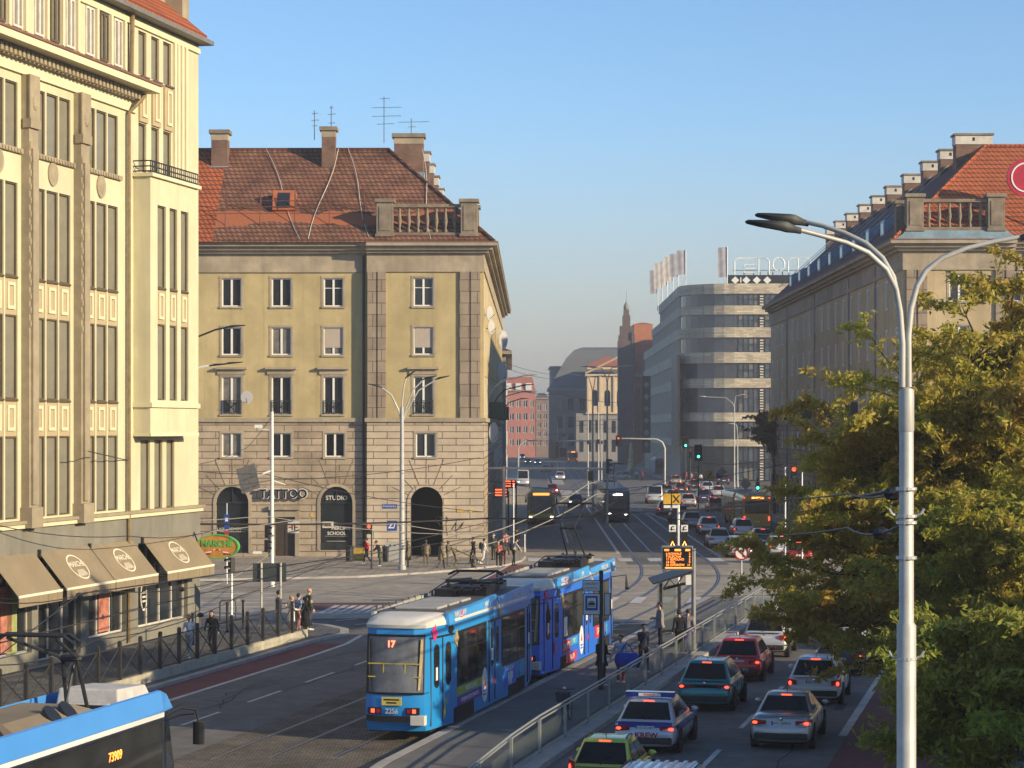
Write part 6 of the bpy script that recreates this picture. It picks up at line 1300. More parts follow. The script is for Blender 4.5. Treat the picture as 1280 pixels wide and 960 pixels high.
def person(label,u,v,z,face,h,top,bot,shoe=shoeb,hair=hairb,pose=stand,near=True,long=False,coat=None,skirt=None,hood=None,beard=None,group=None,at=None):
    p=at or G(u,v,z); r=thing('person',label,'person',p,R(face),group); k=h/1.75
    P,hd=figure(k,pose,near); me=remesh(P,.0145 if near else .03,{'t':top,'b':bot,'s':skinm,'h':shoe,'e':hairb,'m':M('lips',(.32,.12,.1),.6)},'body',1 if near else 0)
    o=inst('body',me,r)
    if hair:
        b=MB().mat(hair); b.ball(tuple(hd+Vector((0,-.022,.035))*k),(.101*k,.108*k,.10*k),12,8)
        b.v=[(x,min(y,hd.y+.055*k),z_) if z_<hd.z+.06*k else (x,y,z_) for x,y,z_ in b.v]
        if long: b.loft([[(hd.x+a*math.cos(q)*k,hd.y-.045*k+c*math.sin(q)*k,hd.z+zz*k) for q in[2*PI*i/12 for i in range(12)]] for a,c,zz in((.085,.06,.06),(.105,.075,-.05),(.12,.07,-.2),(.11,.05,-.34),(.07,.03,-.4))])
        b.build('hair',parent=r,smooth=True)
    if coat:
        m_,hem,fl=coat; b=MB().mat(m_); ln=pose.get('lean',0)
        b.loft([[(a*math.cos(q)*k,(c*math.sin(q)+(zz-.93)*ln*(zz>.93)+fl*.25*max(0,.95-zz))*k,zz*k) for q in[2*PI*i/18 for i in range(18)]] for a,c,zz in((.10,.09,1.47),(.20,.125,1.41),(.195,.155,1.25),(.175,.15,1.08),(.20,.165,.9),(.22+fl*.05,.18+fl*.08,(hem+.9)/2),(.24+fl*.1,.19+fl*.14,hem))]); b.build('coat',parent=r,smooth=True)
    if skirt:
        m_,hem=skirt; b=MB().mat(m_); b.loft([[(a*math.cos(q)*k,c*math.sin(q)*k,zz*k) for q in[2*PI*i/16 for i in range(16)]] for a,c,zz in((.155,.135,1.08),(.18,.15,.95),(.21,.17,hem))]); b.build('skirt',parent=r,smooth=True)
    return r
person('man in grey hoodie standing behind the sign board post at the corner',348,789,.12,-70,1.78,cl('hoodie',(.20,.17,.17)),dgrey,pose=hold)
person('woman in white dress standing beside the end post of the fence',364,793,.12,-60,1.66,white_c,white_c,shoew,hairl,dict(hold,barelegs=True),skirt=(white_c,.62))
person('woman with black hair and denim jacket behind the woman in the black coat',373,789.5,.12,-50,1.66,denim,pink_c,shoew,hairb,long=False,pose=stand)
person('woman in long black coat raising both hands to her face at the kerb',381,796,.12,-75,1.70,black_c,black_c,shoeb,hairb,phone,coat=(black_c,.5,.6))
person('tall bald man in dark green standing just behind the black coat',386,788,.12,-60,1.86,green_c,dgrey,shoew,None,stand)
person('woman in pale blue shirt and sunglasses walking behind the fence by the shop window',237,823,.12,165,1.68,paleb,cl('pale_jeans',(.30,.33,.36)),shoew,hairl,walk)
person('woman with long black hair and black jacket walking behind the fence',265,817,.12,170,1.68,black_c,dgrey,shoeb,hairb,walk,long=True)
person('man in black standing on the platform behind the tram stop post',752,858,.22,-40,1.72,black_c,black_c,shoew,hairb,hold,coat=(black_c,.72,.1))
pbag=person('woman in denim jacket and red trousers carrying a big blue bag',776,854,.22,150,1.66,cl('light_denim',(.34,.48,.62)),red_c,shoew,hairb,{'arm_r':((.30,-.02,1.16),(.34,.1,.98)),'arm_l':((-.25,0,1.15),(-.25,.12,.92))})
bp=G(782,842,.22); bg_=thing('shopping_bag','big blue shopping bag hanging from the shoulder of the woman in red trousers','bag',pbag.location+Vector((.20,-.22,.58)),R(10))
b=MB().mat(cl('bag_blue',(.015,.07,.42))); b.loft([[(a*math.cos(q),c*math.sin(q),z) for q in[2*PI*i/14 for i in range(14)]] for a,c,z in((.22,.12,.0),(.38,.19,.04),(.44,.21,.2),(.42,.16,.38),(.36,.06,.48))]); b.build('bag_body',parent=bg_,smooth=True)
MB().mat(cl('bag_blue',(.015,.07,.42))).tube([(-.25,0,.46),(-.12,.02,.7),(.0,.03,.82),(.12,.02,.7),(.25,0,.46)],.02,5).build('handle',parent=bg_)
person('man in dark jacket and white face mask walking along the platform',804,841,.22,200,1.76,navy_c,black_c,shoew,hairb,dict(walk,**{'arm_r':chin['arm_r']}))
person('man in grey jacket standing under the shelter roof at the platform edge',825,809,.22,80,1.80,grey_c,black_c,shoew,hairb,hold,coat=(grey_c,.78,.1))
person('person in dark coat waiting beside the shelter post',849,818,.22,20,1.72,black_c,black_c,shoew,hairb,stand)
person('person in purple trousers waiting beneath the branches by the shelter',860,815,.22,-20,1.68,grey_c,purple,shoeb,hairb,stand)
person('person in red jacket walking past the yellow grit box',459,705,.12,90,1.68,red_c,black_c,shoew,hairb,walk)
person('person in green skirt bending over a blue scooter near the signal post',475,708,.12,100,1.66,black_c,green_c,shoew,hairb,{'lean':.35,'arm_r':((.22,.2,1.2),(.2,.42,1.05)),'arm_l':((-.22,.2,1.2),(-.2,.42,1.05))},skirt=(cl('olive_skirt',(.12,.14,.07)),.55))
person('person in black clothes walking towards the gateway wall with the graffiti',592,704.5,.12,60,1.74,black_c,black_c,shoew,hairb,walk)
wp_=person('person in white shirt and trousers with a black backpack at the building corner',604.5,706,.12,-80,1.70,white_c,white_c,shoew,hairb,walk)
b=MB().mat(black_c); 
bpk=thing('backpack','black backpack on the back of the person in white','bag',wp_.location+Vector((-.19,-.05,1.02)),R(-80)); b.loft([[(a*math.cos(q),c*math.sin(q),z) for q in[2*PI*i/12 for i in range(12)]] for a,c,z in((.10,.07,0),(.16,.11,.05),(.16,.11,.3),(.12,.08,.42),(.05,.04,.45))]); b.build('pack_body',parent=bpk,smooth=True)
person('person in red and tan top standing at the front of the corner group',623,709,.12,170,1.70,cl('rust',(.42,.14,.10)),black_c,shoew,hairb,hold)
person('person in dark grey directly behind the red and tan top',629,706,.12,160,1.76,dgrey,cl('maroon',(.12,.03,.03)),shoeb,hairb,stand)
pm_=person('man in grey trousers with a dark backpack leaning forward by the kerb post',642,707,.12,-70,1.74,lgrey,black_c,shoeb,hairb,dict(lean=.25,leg_l=((.08,0),(.1,0)),leg_r=((-.02,0),(-.12,0)),arm_r=((.22,.22,1.2),(.2,.4,1.0))))
bk2=dup(bpk,pm_.location+Vector((-.16,-.06,.98)),R(-70),'dark backpack on the back of the man leaning forward')
person('person in green jacket and white cap beside the street wall',617,700,.12,150,1.74,green_c,green_c,shoeb,white_c,stand)
person('person in pink hoodie farther along the pavement beyond the corner group',633,695,.12,20,1.72,pink_c,black_c,shoeb,hairb,walk)
person('person in black farther along the pavement near the wall lamps',646,690,.12,10,1.74,black_c,black_c,shoeb,hairb,walk)
for u,v,c1,c2,l in((790,598,navy_c,black_c,'far person in navy by the stop left of the white van'),(796,600,lgrey,navy_c,'far person in light grey between two others left of the white van'),(803,602,red_c,black_c,'far person in red by the stop near the white van'),(858,603,red_c,black_c,'far person in red right of the white van'),(864,604,pink_c,dgrey,'far person in pink right of the white van'),(870,602,black_c,black_c,'far person in black at the stop right of the white van'),(876,605,white_c,navy_c,'far person in white at the stop right of the white van'),(690,588,tanc,black_c,'far person in tan crossing the street below the black board')):
    person(l,u,v,0,random.choice((0,90,180,270)),1.74,c1,c2,pose=random.choice((stand,walk)),near=False)
bronze=M('statue_bronze',(.155,.125,.075),.6,.35,var=.3,scale=8,grime=.3)
def statue(lab,u,v,face,pose,h=1.72,sink=0,rod=None,coat=None):
    r=thing('statue',lab,'statue',G(u,v,.12),R(face)); P,hd=figure(h/1.75,pose,False); me=remesh(P,.024,{'t':bronze},'body',1); o=inst('body',me,r,(0,0,-sink))
    if sink:
        q=me
        bm=bmesh.new(); bm.from_mesh(me); bmesh.ops.bisect_plane(bm,geom=bm.faces[:]+bm.edges[:]+bm.verts[:],plane_co=(0,0,sink-.05),plane_no=(0,0,1),clear_inner=True); bm.to_mesh(me); bm.free()
    if coat: b=MB().mat(bronze); b.loft([[(a*math.cos(t),c*math.sin(t),z-sink) for t in[2*PI*i/14 for i in range(14)]] for a,c,z in((.11,.1,1.46),(.22,.14,1.38),(.2,.16,1.1),(.24,.19,coat))]); b.build('coat',parent=r,smooth=True)
    if rod: MB().mat(bronze).tube([(0,.2,1.25),(0,2.2,.35)],.05,6).build('rod',parent=r)
    return r
statue('bronze statue in a long coat next to the lamp post foot',510,709,90,stand,1.72,0,coat=.45)
statue('slim bronze statue standing alone in front of the dark gateway',532.5,708.5,0,stand,1.75,0,coat=.8)
statue('bronze statue walking right in front of the right gateway jamb',551,710.5,-90,walk,1.72,.05,coat=.6)
statue('bronze statue carrying a slanted rod towards the wall',559.5,708.5,-90,hold,1.74,.05,rod=True)
statue('bronze statue crouching at the lower end of the rod',571,711,90,dict(crouch=.2,lean=.5,leg_l=((.2,0),(.05,0)),leg_r=((.15,0),(-.1,0))),1.5,.1)
statue('bronze statue sunk to the waist in the pavement below the graffiti',591.5,709.5,-60,stand,1.7,.85)
# ================================================================== street furniture
def arm_curve(p0,p1,rise,n=8): return [(p0[0]+(p1[0]-p0[0])*math.sin(t*PI/2)**1.0*1 if False else p0[0]+(p1[0]-p0[0])*(1-math.cos(t*PI/2)),p0[1]+(p1[1]-p0[1])*(1-math.cos(t*PI/2)),p0[2]+(p1[2]-p0[2])*math.sin(t*PI/2)) for t in[i/n for i in range(n+1)]]
def lamp_head(par,tip,dirx,L=.75,w=.16,tilt=.12,diry=0,m=None):
    """flat LED head reaching out from the arm tip"""
    d=Vector((dirx,diry,tilt)).normalized(); sd=Vector((-d.y,d.x,0)).normalized(); up=sd.cross(d)*-1
    if up.z<0: up=-up
    t=Vector(tip); rings=[]
    for f,ww,hh,o in((-.12,.35,.05,0),(.0,.5,.055,.01),(.18,.62,.085,.03),(.3,.95,.075,.04),(.75,1,.05,.045),(1.0,.7,.03,.05),(1.05,.3,.015,.05)):
        c=t+d*L*f+up*o; rings.append([tuple(c+sd*w*ww*x+up*hh*z) for x,z in((-1,0),(-.7,.8),(.7,.8),(1,0),(.8,-.7),(-.8,-.7))])
    b=MB().mat(m or dkmetal); b.loft(rings); return b.build('lamp_head',parent=par,smooth=50)
# tall lamp in front, on the near right-hand pavement
q=Pd(1133,535,30); big=thing('street_lamp','tall pale street lamp with three arms standing in front of the tree','lamp',(q.x,30,gz(q.x,30)+.12))
zb=big.location.z; Z=lambda v,y=30: H-(v-HZ)*y/F-zb; X=lambda u,y=30:(u-1133)*y/F
b=MB().mat(polew); b.lathe([(.20,0),(.20,.3),(.128,.32),(.128,Z(782)),(.098,Z(778)),(.094,Z(535)),(.085,Z(532)),(.083,Z(486)),(.04,Z(484))],n=20); b.build('pole',parent=big,smooth=40)
b=MB().mat(polew); b.lathe([(.096,Z(540)),(.102,Z(538)),(.102,Z(490)),(.096,Z(487))],n=20); b.build('collar',parent=big,smooth=40)
for uu,pts in((0,[(-.06,484),(-.062,430),(-.10,390),(-.16,362),(-.30,338),(-.55,318),(-.85,306),(-1.28,296),(-1.52,291.5)]),(1,[(-.045,484),(-.04,430),(-.075,383),(-.15,345),(-.28,321),(-.48,302),(-.74,288),(-1.02,277.5),(-1.25,271)]),(2,[(.03,484),(.025,420),(.06,385),(.14,357),(.26,338),(.48,322),(.80,310),(1.15,302),(1.55,295)])):
    dy=(-.03,.03,0)[uu]; P=[(x,dy*(1+i*.4)+(-.25 if uu==0 else .3 if uu==1 else 0)*(i/8)**2*2,Z(v)) for i,(x,v) in enumerate(pts)]
    b=MB().mat(polew); b.tube(P,[.042]*3+[.038]*3+[.032]*3,10); b.build('arm',parent=big,smooth=True)
    s=-1 if uu<2 else 1; lamp_head(big,(P[-1][0]+s*.02,P[-1][1],P[-1][2]-.02),s,.62,.13,.10,0)
b=MB().mat(steel)
for v in(611,645,653,697,823): b.lathe([(.137,Z(v)-.02),(.14,Z(v)-.018),(.14,Z(v)+.018),(.137,Z(v)+.02)],n=16)
for v in(645,823): 
    for s in(-1,1): b.tube([(s*.13,0,Z(v)),(s*.19,-.02,Z(v)+.03),(s*.23,-.02,Z(v)+.1)],.018,5)
b.build('clamp',parent=big)
def pole_thing(name,lab,cat,u,v,z,h,r0=.09,r1=.06,m=polew,group=None,y=None):
    p=G(u,v,z) if y is None else Vector(((u-CX)*y/F,y,z)); t=thing(name,lab,cat,p,0,group); MB().mat(m).lathe([(r0*1.35,0),(r0*1.35,.25),(r0,.28),(r1,h)],n=12).build('pole',parent=t,smooth=40); return t
# lamp before the gateway building
lp1=pole_thing('street_lamp','pale street lamp with four arms in front of the corner building','lamp',502.5,712,.12,10.2,.19,.11)
y0=lp1.location.y; sc_=F/y0; LX=lambda u:(u-502.5)/sc_; LZ=lambda v:H-(v-HZ)/sc_-.12
for tip,base,s in(((476,484),(498,512),-1),((508,472),(503,500),.3),((530,474),(507,512),1),((546,474),(508,514),1)):
    P=[(LX(502.5),0,LZ(530)),(LX(base[0]),0,LZ(base[1])),(LX((base[0]*.6+tip[0]*.4)),0,LZ(base[1]*.35+tip[1]*.65)),(LX(tip[0]),0,LZ(tip[1]))]
    MB().mat(polew).tube(P,.05,6).build('arm',parent=lp1,smooth=True); lamp_head(lp1,P[-1],s,.8,.17,.2)
b=MB().mat(M('sign_blue',(.02,.06,.30),.5)); b.box((LX(487),-.1,LZ(633)),(.95,.04,.28)); sgn=thing('street_name_sign','blue street name plate fixed to the lamp before the corner building','sign',lp1.location); b.build('plate',parent=sgn); text('lettering','ŚWIDNICKA',.15,white,sgn,(LX(487),-.13,LZ(633)),depth=.003)
sgn=thing('priority_sign','square blue sign with a white Z on the lamp before the gateway','sign',lp1.location); b=MB().mat(MATS['sign_blue']); b.box((LX(490),-.16,LZ(657)),(.64,.04,.64)); b.build('plate',parent=sgn); text('lettering','Z/',.5,white,sgn,(LX(490),-.19,LZ(657)),depth=.004,bold=.012)
def signal(par,x,y,z,face=0,lit=None,n=3,s=1.0,nm='signal_head',board=False):
    """traffic signal head; face 0 looks at the viewer (-y), else rotated"""
    b=MB().mat(black); hgt=.34*n*s; b.b2(-.17*s,.17*s,-.1*s,.1*s,0,hgt)
    if board: b.mat(M('signal_backplate',(.2,.19,.17),.6) if board==2 else black); b.b2(-.34*s,.34*s,.101*s,.12*s,-.2*s,hgt+.2*s)
    cols=[M('dim_red',(.12,.01,.01),.3),M('dim_amber',(.14,.07,.01),.3),M('dim_green',(.01,.10,.06),.3)]
    for i in range(n):
        zz=hgt-.17*s-i*.34*s; L_=('red','amber','green')[i] if n==3 else ('red','green')[min(i,1)]
        b.mat({'red':redlit,'amber':orangelit,'green':greenlit}[L_] if lit==L_ else cols[{'red':0,'amber':1,'green':2}[L_]]); b.tube([(0,-.10*s,zz),(0,-.115*s,zz)],.12*s,12)
        b.mat(black); b.loft([[(.14*s*math.cos(q),yy,zz+.14*s*math.sin(q)) for q in[PI*k/8 for k in range(9)]] for yy in(-.1*s,-.32*s)],closed=False)
    return b.build(nm,parent=par,loc=(x,y,z),rz=face)
# white mast with signals
ms_=pole_thing('signal_mast','tall white mast with cameras and signal heads in front of the lettered shop','traffic light',340,733,.12,9.8,.115,.085,white)
y1=ms_.location.y; k1=F/y1; MX=lambda u:(u-340)/k1; MZ=lambda v:H-(v-HZ)/k1-.12
b=MB().mat(white); b.tube([(0,0,MZ(588)),(MX(318),-.3,MZ(596))],.055,8); b.tube([(0,0,MZ(600)),(MX(356),.2,MZ(606))],.03,6); b.tube([(0,0,MZ(538)),(MX(322),0,MZ(536))],.03,6); b.build('bracket',parent=ms_)
b=MB().mat(white); b.box((MX(323),0,MZ(533)),(.42,.18,.18)); b.b2(MX(322)-.25,MX(322)+.25,-.15,.1,MZ(692),MZ(689)); b.build('camera_box',parent=ms_)
for i,(u,v) in enumerate(((310,611),(319,607))): o=signal(ms_,MX(u),-.3,MZ(v),R(140),None,3,1.0,board=2); o.rotation_euler=(0,R(14),R(168))
for u,v in((333,690),(333.5,672)): signal(ms_,MX(u),0,MZ(v),R(90),None,2,1.0)
b=MB().mat(MATS['crimson_sign']); b.lathe([(.1,MZ(684)),(.1,MZ(674))]); b.build('red_collar',parent=ms_)
sl=pole_thing('pedestrian_signal','short pale post with a signal head on the pavement near the shop corner','traffic light',289.5,777,.12,2.6,.06,.05,white); signal(sl,0,0,2.25,R(-60),None,2,1.0)
sl=pole_thing('pedestrian_signal','thin dark post with a red lit signal left of the lamp before the gateway','traffic light',464.5,711.5,.12,2.9,.05,.045,dkmetal); signal(sl,-.17,0,2.2,0,'red',2,.95)
pb=thing('direction_sign','dark direction board seen from behind on two pale posts','sign',G(339,792,.12)); kb=F/pb.location.y
b=MB().mat(M('sign_back',(.06,.07,.07),.5,.3,var=.2)); w_=23/kb; z0=H-.12-(727-HZ)/kb; z1=H-.12-(704-HZ)/kb; b.b2(-w_,w_*.82,-.03,.03,z0,z1); b.build('board',parent=pb)
for u in(327,351): MB().mat(polew).tube([((u-339)/kb,-.08,0),((u-339)/kb,-.08,z1+.02)],.05,8).build('post',parent=pb)
bs=pole_thing('street_sign','narrow blue and pink sign plates on a thin pole behind the oval sign','sign',283.5,730,.12,4.6,.04,.04,steel); kz=F/bs.location.y
b=MB().mat(MATS['sign_blue']); b.box((0,-.08,H-(655-HZ)/kz),(.30,.04,.85)); b.mat(MATS['sign_red']); b.box((0,-.08,H-(672-HZ)/kz),(.22,.04,.55)); b.mat(white); b.box((0,-.105,H-(652-HZ)/kz),(.16,.01,.2)); b.build('plates',parent=bs)
gb=thing('grit_box','small yellow grit box against the stone wall','box',G(447,700,.12)); b=MB().mat(M('grit_yellow',(.50,.33,.04),.6)); b.box((0,0,.4),(1.0,.6,.75),top=(.9,.9)); b.mat(black); b.box((0,0,.80),(1.0,.62,.06)); b.build('box_body',parent=gb,bevel=.03)
for u,l in((437,'dark litter bin left of the yellow grit box'),(483,'dark litter bin right of the bending person')):
    t=thing('litter_bin',l,'bin',G(u,702,.12)); MB().mat(dkmetal).lathe([(.22,0),(.25,.1),(.27,.9),(.3,.92),(.3,1.0),(.1,1.08)],n=14).build('bin_body',parent=t)
t=thing('utility_cabinet','pale utility cabinet on the pavement behind the bending person','cabinet',G(491,702,.12)); b=MB().mat(M('cabinet_grey',(.38,.37,.34),.6,var=.1)); b.box((0,0,.65),(1.0,.4,1.3)); b.mat(black); b.box((-.15,-.21,1.1),(.12,.02,.12)); b.box((.15,-.21,1.1),(.12,.02,.12)); b.build('cabinet_body',parent=t,bevel=.02)
# barriers and bollards at the left corner
bt_=thing('hoop_barrier','black and pale hoop barrier on the pavement behind the walking women','barrier',G(293,776,.12)); kk=F/bt_.location.y
for x0,x1,m in((-18,2,dkmetal),(2,12,polew)): MB().mat(m).tube([(x0/kk,0,0),(x0/kk,0,.85),(x0/kk+.08,0,.95),(x1/kk-.08,0,.95),(x1/kk,0,.85),(x1/kk,0,0)],.035,6).build('hoop',parent=bt_)
for u,v,l in((284,790,'dark bollard behind the fence left of the hoop barrier leg'),(304,787,'dark bollard behind the fence right of the pale signal post'),(241,806,'dark bollard against the shop corner')):
    t=thing('bollard',l,'bollard',G(u,v,.12)); MB().mat(dkmetal).lathe([(.09,0),(.09,.06),(.06,.08),(.055,1.2),(.075,1.22),(.06,1.32)],n=12).build('post',parent=t)
# fence with crossed bars along the left pavement
fm=M('fence_grey',(.055,.052,.05),.5,.4,var=.25,grime=.2); s0_,s1_=54.0,92.5
fc=thing('pavement_fence','dark railing with crossed bars on a pale plinth along the left pavement','fence',NZ(s0_,-30.4,.12),-A1)
n=int((s1_-s0_)/1.83); pm2=MB().mat(fm); pm2.b2(-.06,.06,-.055,.055,-.1,1.62); pm2.b2(-.045,.045,-.045,.045,1.62,1.66); post=pm2.mesh('post')
xb=MB().mat(fm); xb.tube([(0,.07,.42),(0,1.76,1.42)],.022,5); xb.tube([(0,.07,1.42),(0,1.76,.42)],.022,5); xb=xb.mesh('crossed_bars')
for i in range(n+1):
    y=i*1.83; dz=NZ(s0_+y,-30.4).z-NZ(s0_,-30.4).z; inst('post',post,fc,(0,y,dz))
    if i<n: inst('crossed_bars',xb,fc,(0,y,dz))
b=MB().mat(fm); k=lambda y,z: (0,y,NZ(s0_+y,-30.4).z-NZ(s0_,-30.4).z+z)
for z in(.40,1.44): b.tube([k(i*1.83,z) for i in range(n+1)],.028,5)
b.build('rail',parent=fc); b=MB().mat(M('plinth_concrete',(.42,.39,.30),.9,var=.2,grime=.35))
for i in range(n): 
    z=k(i*1.83,0)[2]; b.b2(-.1,.1,i*1.83,i*1.83+1.81,z-.12,z+.16); b.b2(-.085,.085,i*1.83,i*1.83+1.81,z+.165,z+.34)
b.build('plinth',parent=fc)
# platform fence with glass panels
def glassy(name,col,a):
    m,nt,bb=new_mat(name); bb.inputs['Base Color'].default_value=(*col,1); bb.inputs['Roughness'].default_value=.15; bb.inputs['Alpha'].default_value=a; return m
pf=thing('platform_fence','long steel platform fence with two handrails and glass panels','fence',NZ(40,-13.22,.1),-A1); stl=M('fence_steel',(.33,.35,.33),.45,.4,var=.15); gp=glassy('fence_panel_glass',(.20,.24,.20),.13)
n=22; k=lambda y,z,x=0:(x,y,gz(0,min(60,(40+y)*C1+3))-gz(0,42)+z)
po=MB().mat(stl); po.b2(-.035,.035,-.05,.05,0,1.02); po=po.mesh('post')
for i in range(n+1):
    y=i*3.4; inst('post',po,pf,k(y,0))
    if i<n: g=MB().mat(gp); p,q=k(y+.12,.16),k(y+3.28,.16); g.loft([[(x,a[1],a[2]+z) for x,z in((-.008,0),(.008,0),(.008,.66),(-.008,.66))] for a in(p,q)]); g.build('glass_panel',parent=pf)
for z,x,r in((1.10,.0,.03),(.92,-.12,.026),(.14,0,.022)): MB().mat(stl).tube([k(i*3.4,z,x) for i in range(n+1)],r,6).build('handrail' if z>.5 else 'bottom_rail',parent=pf)
for i in range(n): MB().mat(stl).tube([k(i*3.4,1.0,0),k(i*3.4,.92,-.12)],.015,5).build('rail_bracket',parent=pf)
# tram stop post with signs
sp=pole_thing('tram_stop_post','dark tram stop post with a blue tram pictogram sign','sign',751.5,862,.22,4.0,.07,.07,dkmetal); ks=F/sp.location.y; SX=lambda u:(u-751.5)/ks; SZ=lambda v:H-(v-HZ)/ks-.22
def panel(par,u0,u1,v0,v1,m,y=-.08,nm='sign_plate'): return MB().mat(m).b2(SX(u0),SX(u1),y-.015,y+.015,SZ(v1),SZ(v0)).build(nm,parent=par)
sb=MATS['sign_blue']; dk=M('sign_frame',(.06,.06,.06),.5)
panel(sp,728,750,725,739,dk,-.07); panel(sp,729,749.3,726,738,white,-.095); panel(sp,728.5,750,741.5,768.5,dk,-.07); panel(sp,729.5,749.3,742.5,767.5,white,-.095); panel(sp,731.5,747,744.5,762.5,sb,-.115,'pictogram'); panel(sp,734,744.5,747,759.5,white,-.135,'pictogram')
b=MB().mat(dkmetal); b.b2(SX(735),SX(743.5),-.158,-.152,SZ(756),SZ(753)); b.b2(SX(736.5),SX(742),-.158,-.152,SZ(752.6),SZ(751)); b.tube([(SX(734.5),-.155,SZ(757.3)),(SX(744),-.155,SZ(757.3))],.012,4); b.build('pictogram',parent=sp)
panel(sp,755,763,741,769,dk,-.05); panel(sp,756,762,742,768,M('timetable_paper',(.62,.62,.58),.7,var=.1),-.075,'timetable'); panel(sp,752.7,755,770,828,M('paper_strip',(.3,.3,.28),.8),-.08,'notice_strip')
text('sign_lettering','ARKADY',.12,black,sp,(SX(739),-.115,SZ(729.5)),depth=.002); text('sign_lettering','(CAPITOL)',.1,black,sp,(SX(739),-.115,SZ(735)),depth=.002)
# shelter and departure board
sh=thing('tram_shelter','dark slim tram shelter with a slanting roof at the end of the platform','shelter',G(838,806,.22)); k2=F/sh.location.y; HX=lambda u:(u-838)/k2; HZ2=lambda v:H-(v-HZ)/k2-.22
for u in(826,849): MB().mat(dkmetal).b2(HX(u)-.06,HX(u)+.06,-.06,.06,0,HZ2(729)).build('post',parent=sh)
b=MB().mat(dkmetal); b.loft([[(HX(815),-.9,HZ2(729)),(HX(866),-.9,HZ2(714)),(HX(866),-.9,HZ2(711)),(HX(815),-.9,HZ2(727))],[(HX(815),2.5,HZ2(729)),(HX(866),2.5,HZ2(714)),(HX(866),2.5,HZ2(711)),(HX(815),2.5,HZ2(727))]]); b.tube([(HX(828),-.5,HZ2(735)),(HX(852),-.5,HZ2(729)),(HX(866),-.5,HZ2(727))],.06,5); b.tube([(HX(828),-.5,HZ2(735)),(HX(836),-.5,HZ2(723)),(HX(844),-.5,HZ2(732)),(HX(852),-.5,HZ2(719))],.03,4); b.build('roof',parent=sh)
MB().mat(glassy('shelter_glass',(.15,.18,.17),.35)).b2(HX(826),HX(849),2.0,2.03,.2,2.3).build('glass_wall',parent=sh); MB().mat(white).b2(HX(855),HX(866),-.95,-.91,HZ2(729),HZ2(717)).build('shelter_sign',parent=sh); MB().mat(dkmetal).b2(HX(828),HX(847),1.2,1.6,.42,.48).build('bench',parent=sh)
db=pole_thing('departure_board','lit amber departure board on a grey post beside the platform','sign',867,812,.22,4.0,.09,.09,M('board_grey',(.24,.25,.25),.5,.3)); k3=F/db.location.y; DX=lambda u:(u-867)/k3; DZ=lambda v:H-(v-HZ)/k3-.22
MB().mat(MATS['board_grey']).b2(DX(827),DX(866),-.16,.1,DZ(712.5),DZ(682)).build('board_case',parent=db,bevel=.02); MB().mat(black).b2(DX(828.5),DX(864.5),-.175,-.162,DZ(711),DZ(684)).build('screen',parent=db)
ledled=glow('board_amber_led',(1,.27,.05),1.7); b=MB().mat(ledled)
for i,(a,e) in enumerate(((.03,.2),(.4,.62),(.78,.95))): b.b2(DX(829+35*a),DX(829+35*e),-.185,-.178,DZ(688.5),DZ(686))
b.build('display_header',parent=db)
for i,(l,t_) in enumerate((('6 KOWALE','2'),('7 KLECINA','4'),('17 SĘPOLNO','5'),('14 GAJ','9'),('20 OPORÓW','11'))):
    z=DZ(692+i*3.5); text('display_lettering',l,.125,ledled,db,(DX(832),-.185,z),depth=.002,align='LEFT',bold=.001); text('display_lettering',t_,.125,ledled,db,(DX(862.5),-.185,z),depth=.002,align='RIGHT',bold=.001)
MB().mat(ledled).b2(DX(831),DX(864),-.185,-.178,DZ(710.3),DZ(708.6)).build('display_footer',parent=db)
# amber tram signals on their post
sg2=thing('tram_signal_post','pale post with two amber arrow signals and white lane plates above the board','traffic light',G(848,742,0)); k4=F/sg2.location.y; QX=lambda u:(u-848)/k4; QZ=lambda v:H-(v-HZ)/k4
MB().mat(white).tube([(0,0,0),(0,0,QZ(631))],.075,10).build('pole',parent=sg2); yp=M('sign_yellow',(.62,.36,.03),.5)
b=MB().mat(yp); b.b2(QX(829),QX(838.5),-.1,-.07,QZ(630),QZ(617)); b.b2(QX(840),QX(850.5),-.1,-.07,QZ(630),QZ(617)); b.mat(black); b.tube([(QX(841.5),-.11,QZ(628)),(QX(849),-.11,QZ(619))],.03,4); b.tube([(QX(841.5),-.11,QZ(619)),(QX(849),-.11,QZ(628))],.03,4); b.b2(QX(836),QX(843),-.06,-.04,QZ(630),QZ(619)); b.build('yellow_board',parent=sg2)
b=MB().mat(white); b.b2(QX(829.5),QX(838),-.1,-.07,QZ(635),QZ(631.5)); b.b2(QX(840.5),QX(849),-.1,-.07,QZ(635),QZ(631.5)); b.build('white_board',parent=sg2)
for u in(840.5,855.5):
    b=MB().mat(white); b.b2(QX(u-4.3),QX(u+4.3),-.1,-.07,QZ(664.5),QZ(656)); b.mat(black); b.tube([(QX(u-1),-.11,QZ(663)),(QX(u-1),-.11,QZ(658.5)),(QX(u+2),-.11,QZ(658))],.03,4); b.tube([(QX(u-3),-.11,QZ(662)),(QX(u+3),-.11,QZ(662))],.02,4); b.build('lane_plate',parent=sg2)
    b=MB().mat(black); b.b2(QX(u-4),QX(u+4),-.1,.12,QZ(683.5),QZ(665.5)); b.mat(orangelit); x0=QX(u); z0=QZ(680)
    b.tube([(x0-.12,-.115,z0-.14),(x0,-.115,z0+.14),(x0+.12,-.115,z0-.14)],.035,5); b.build('signal_head',parent=sg2)
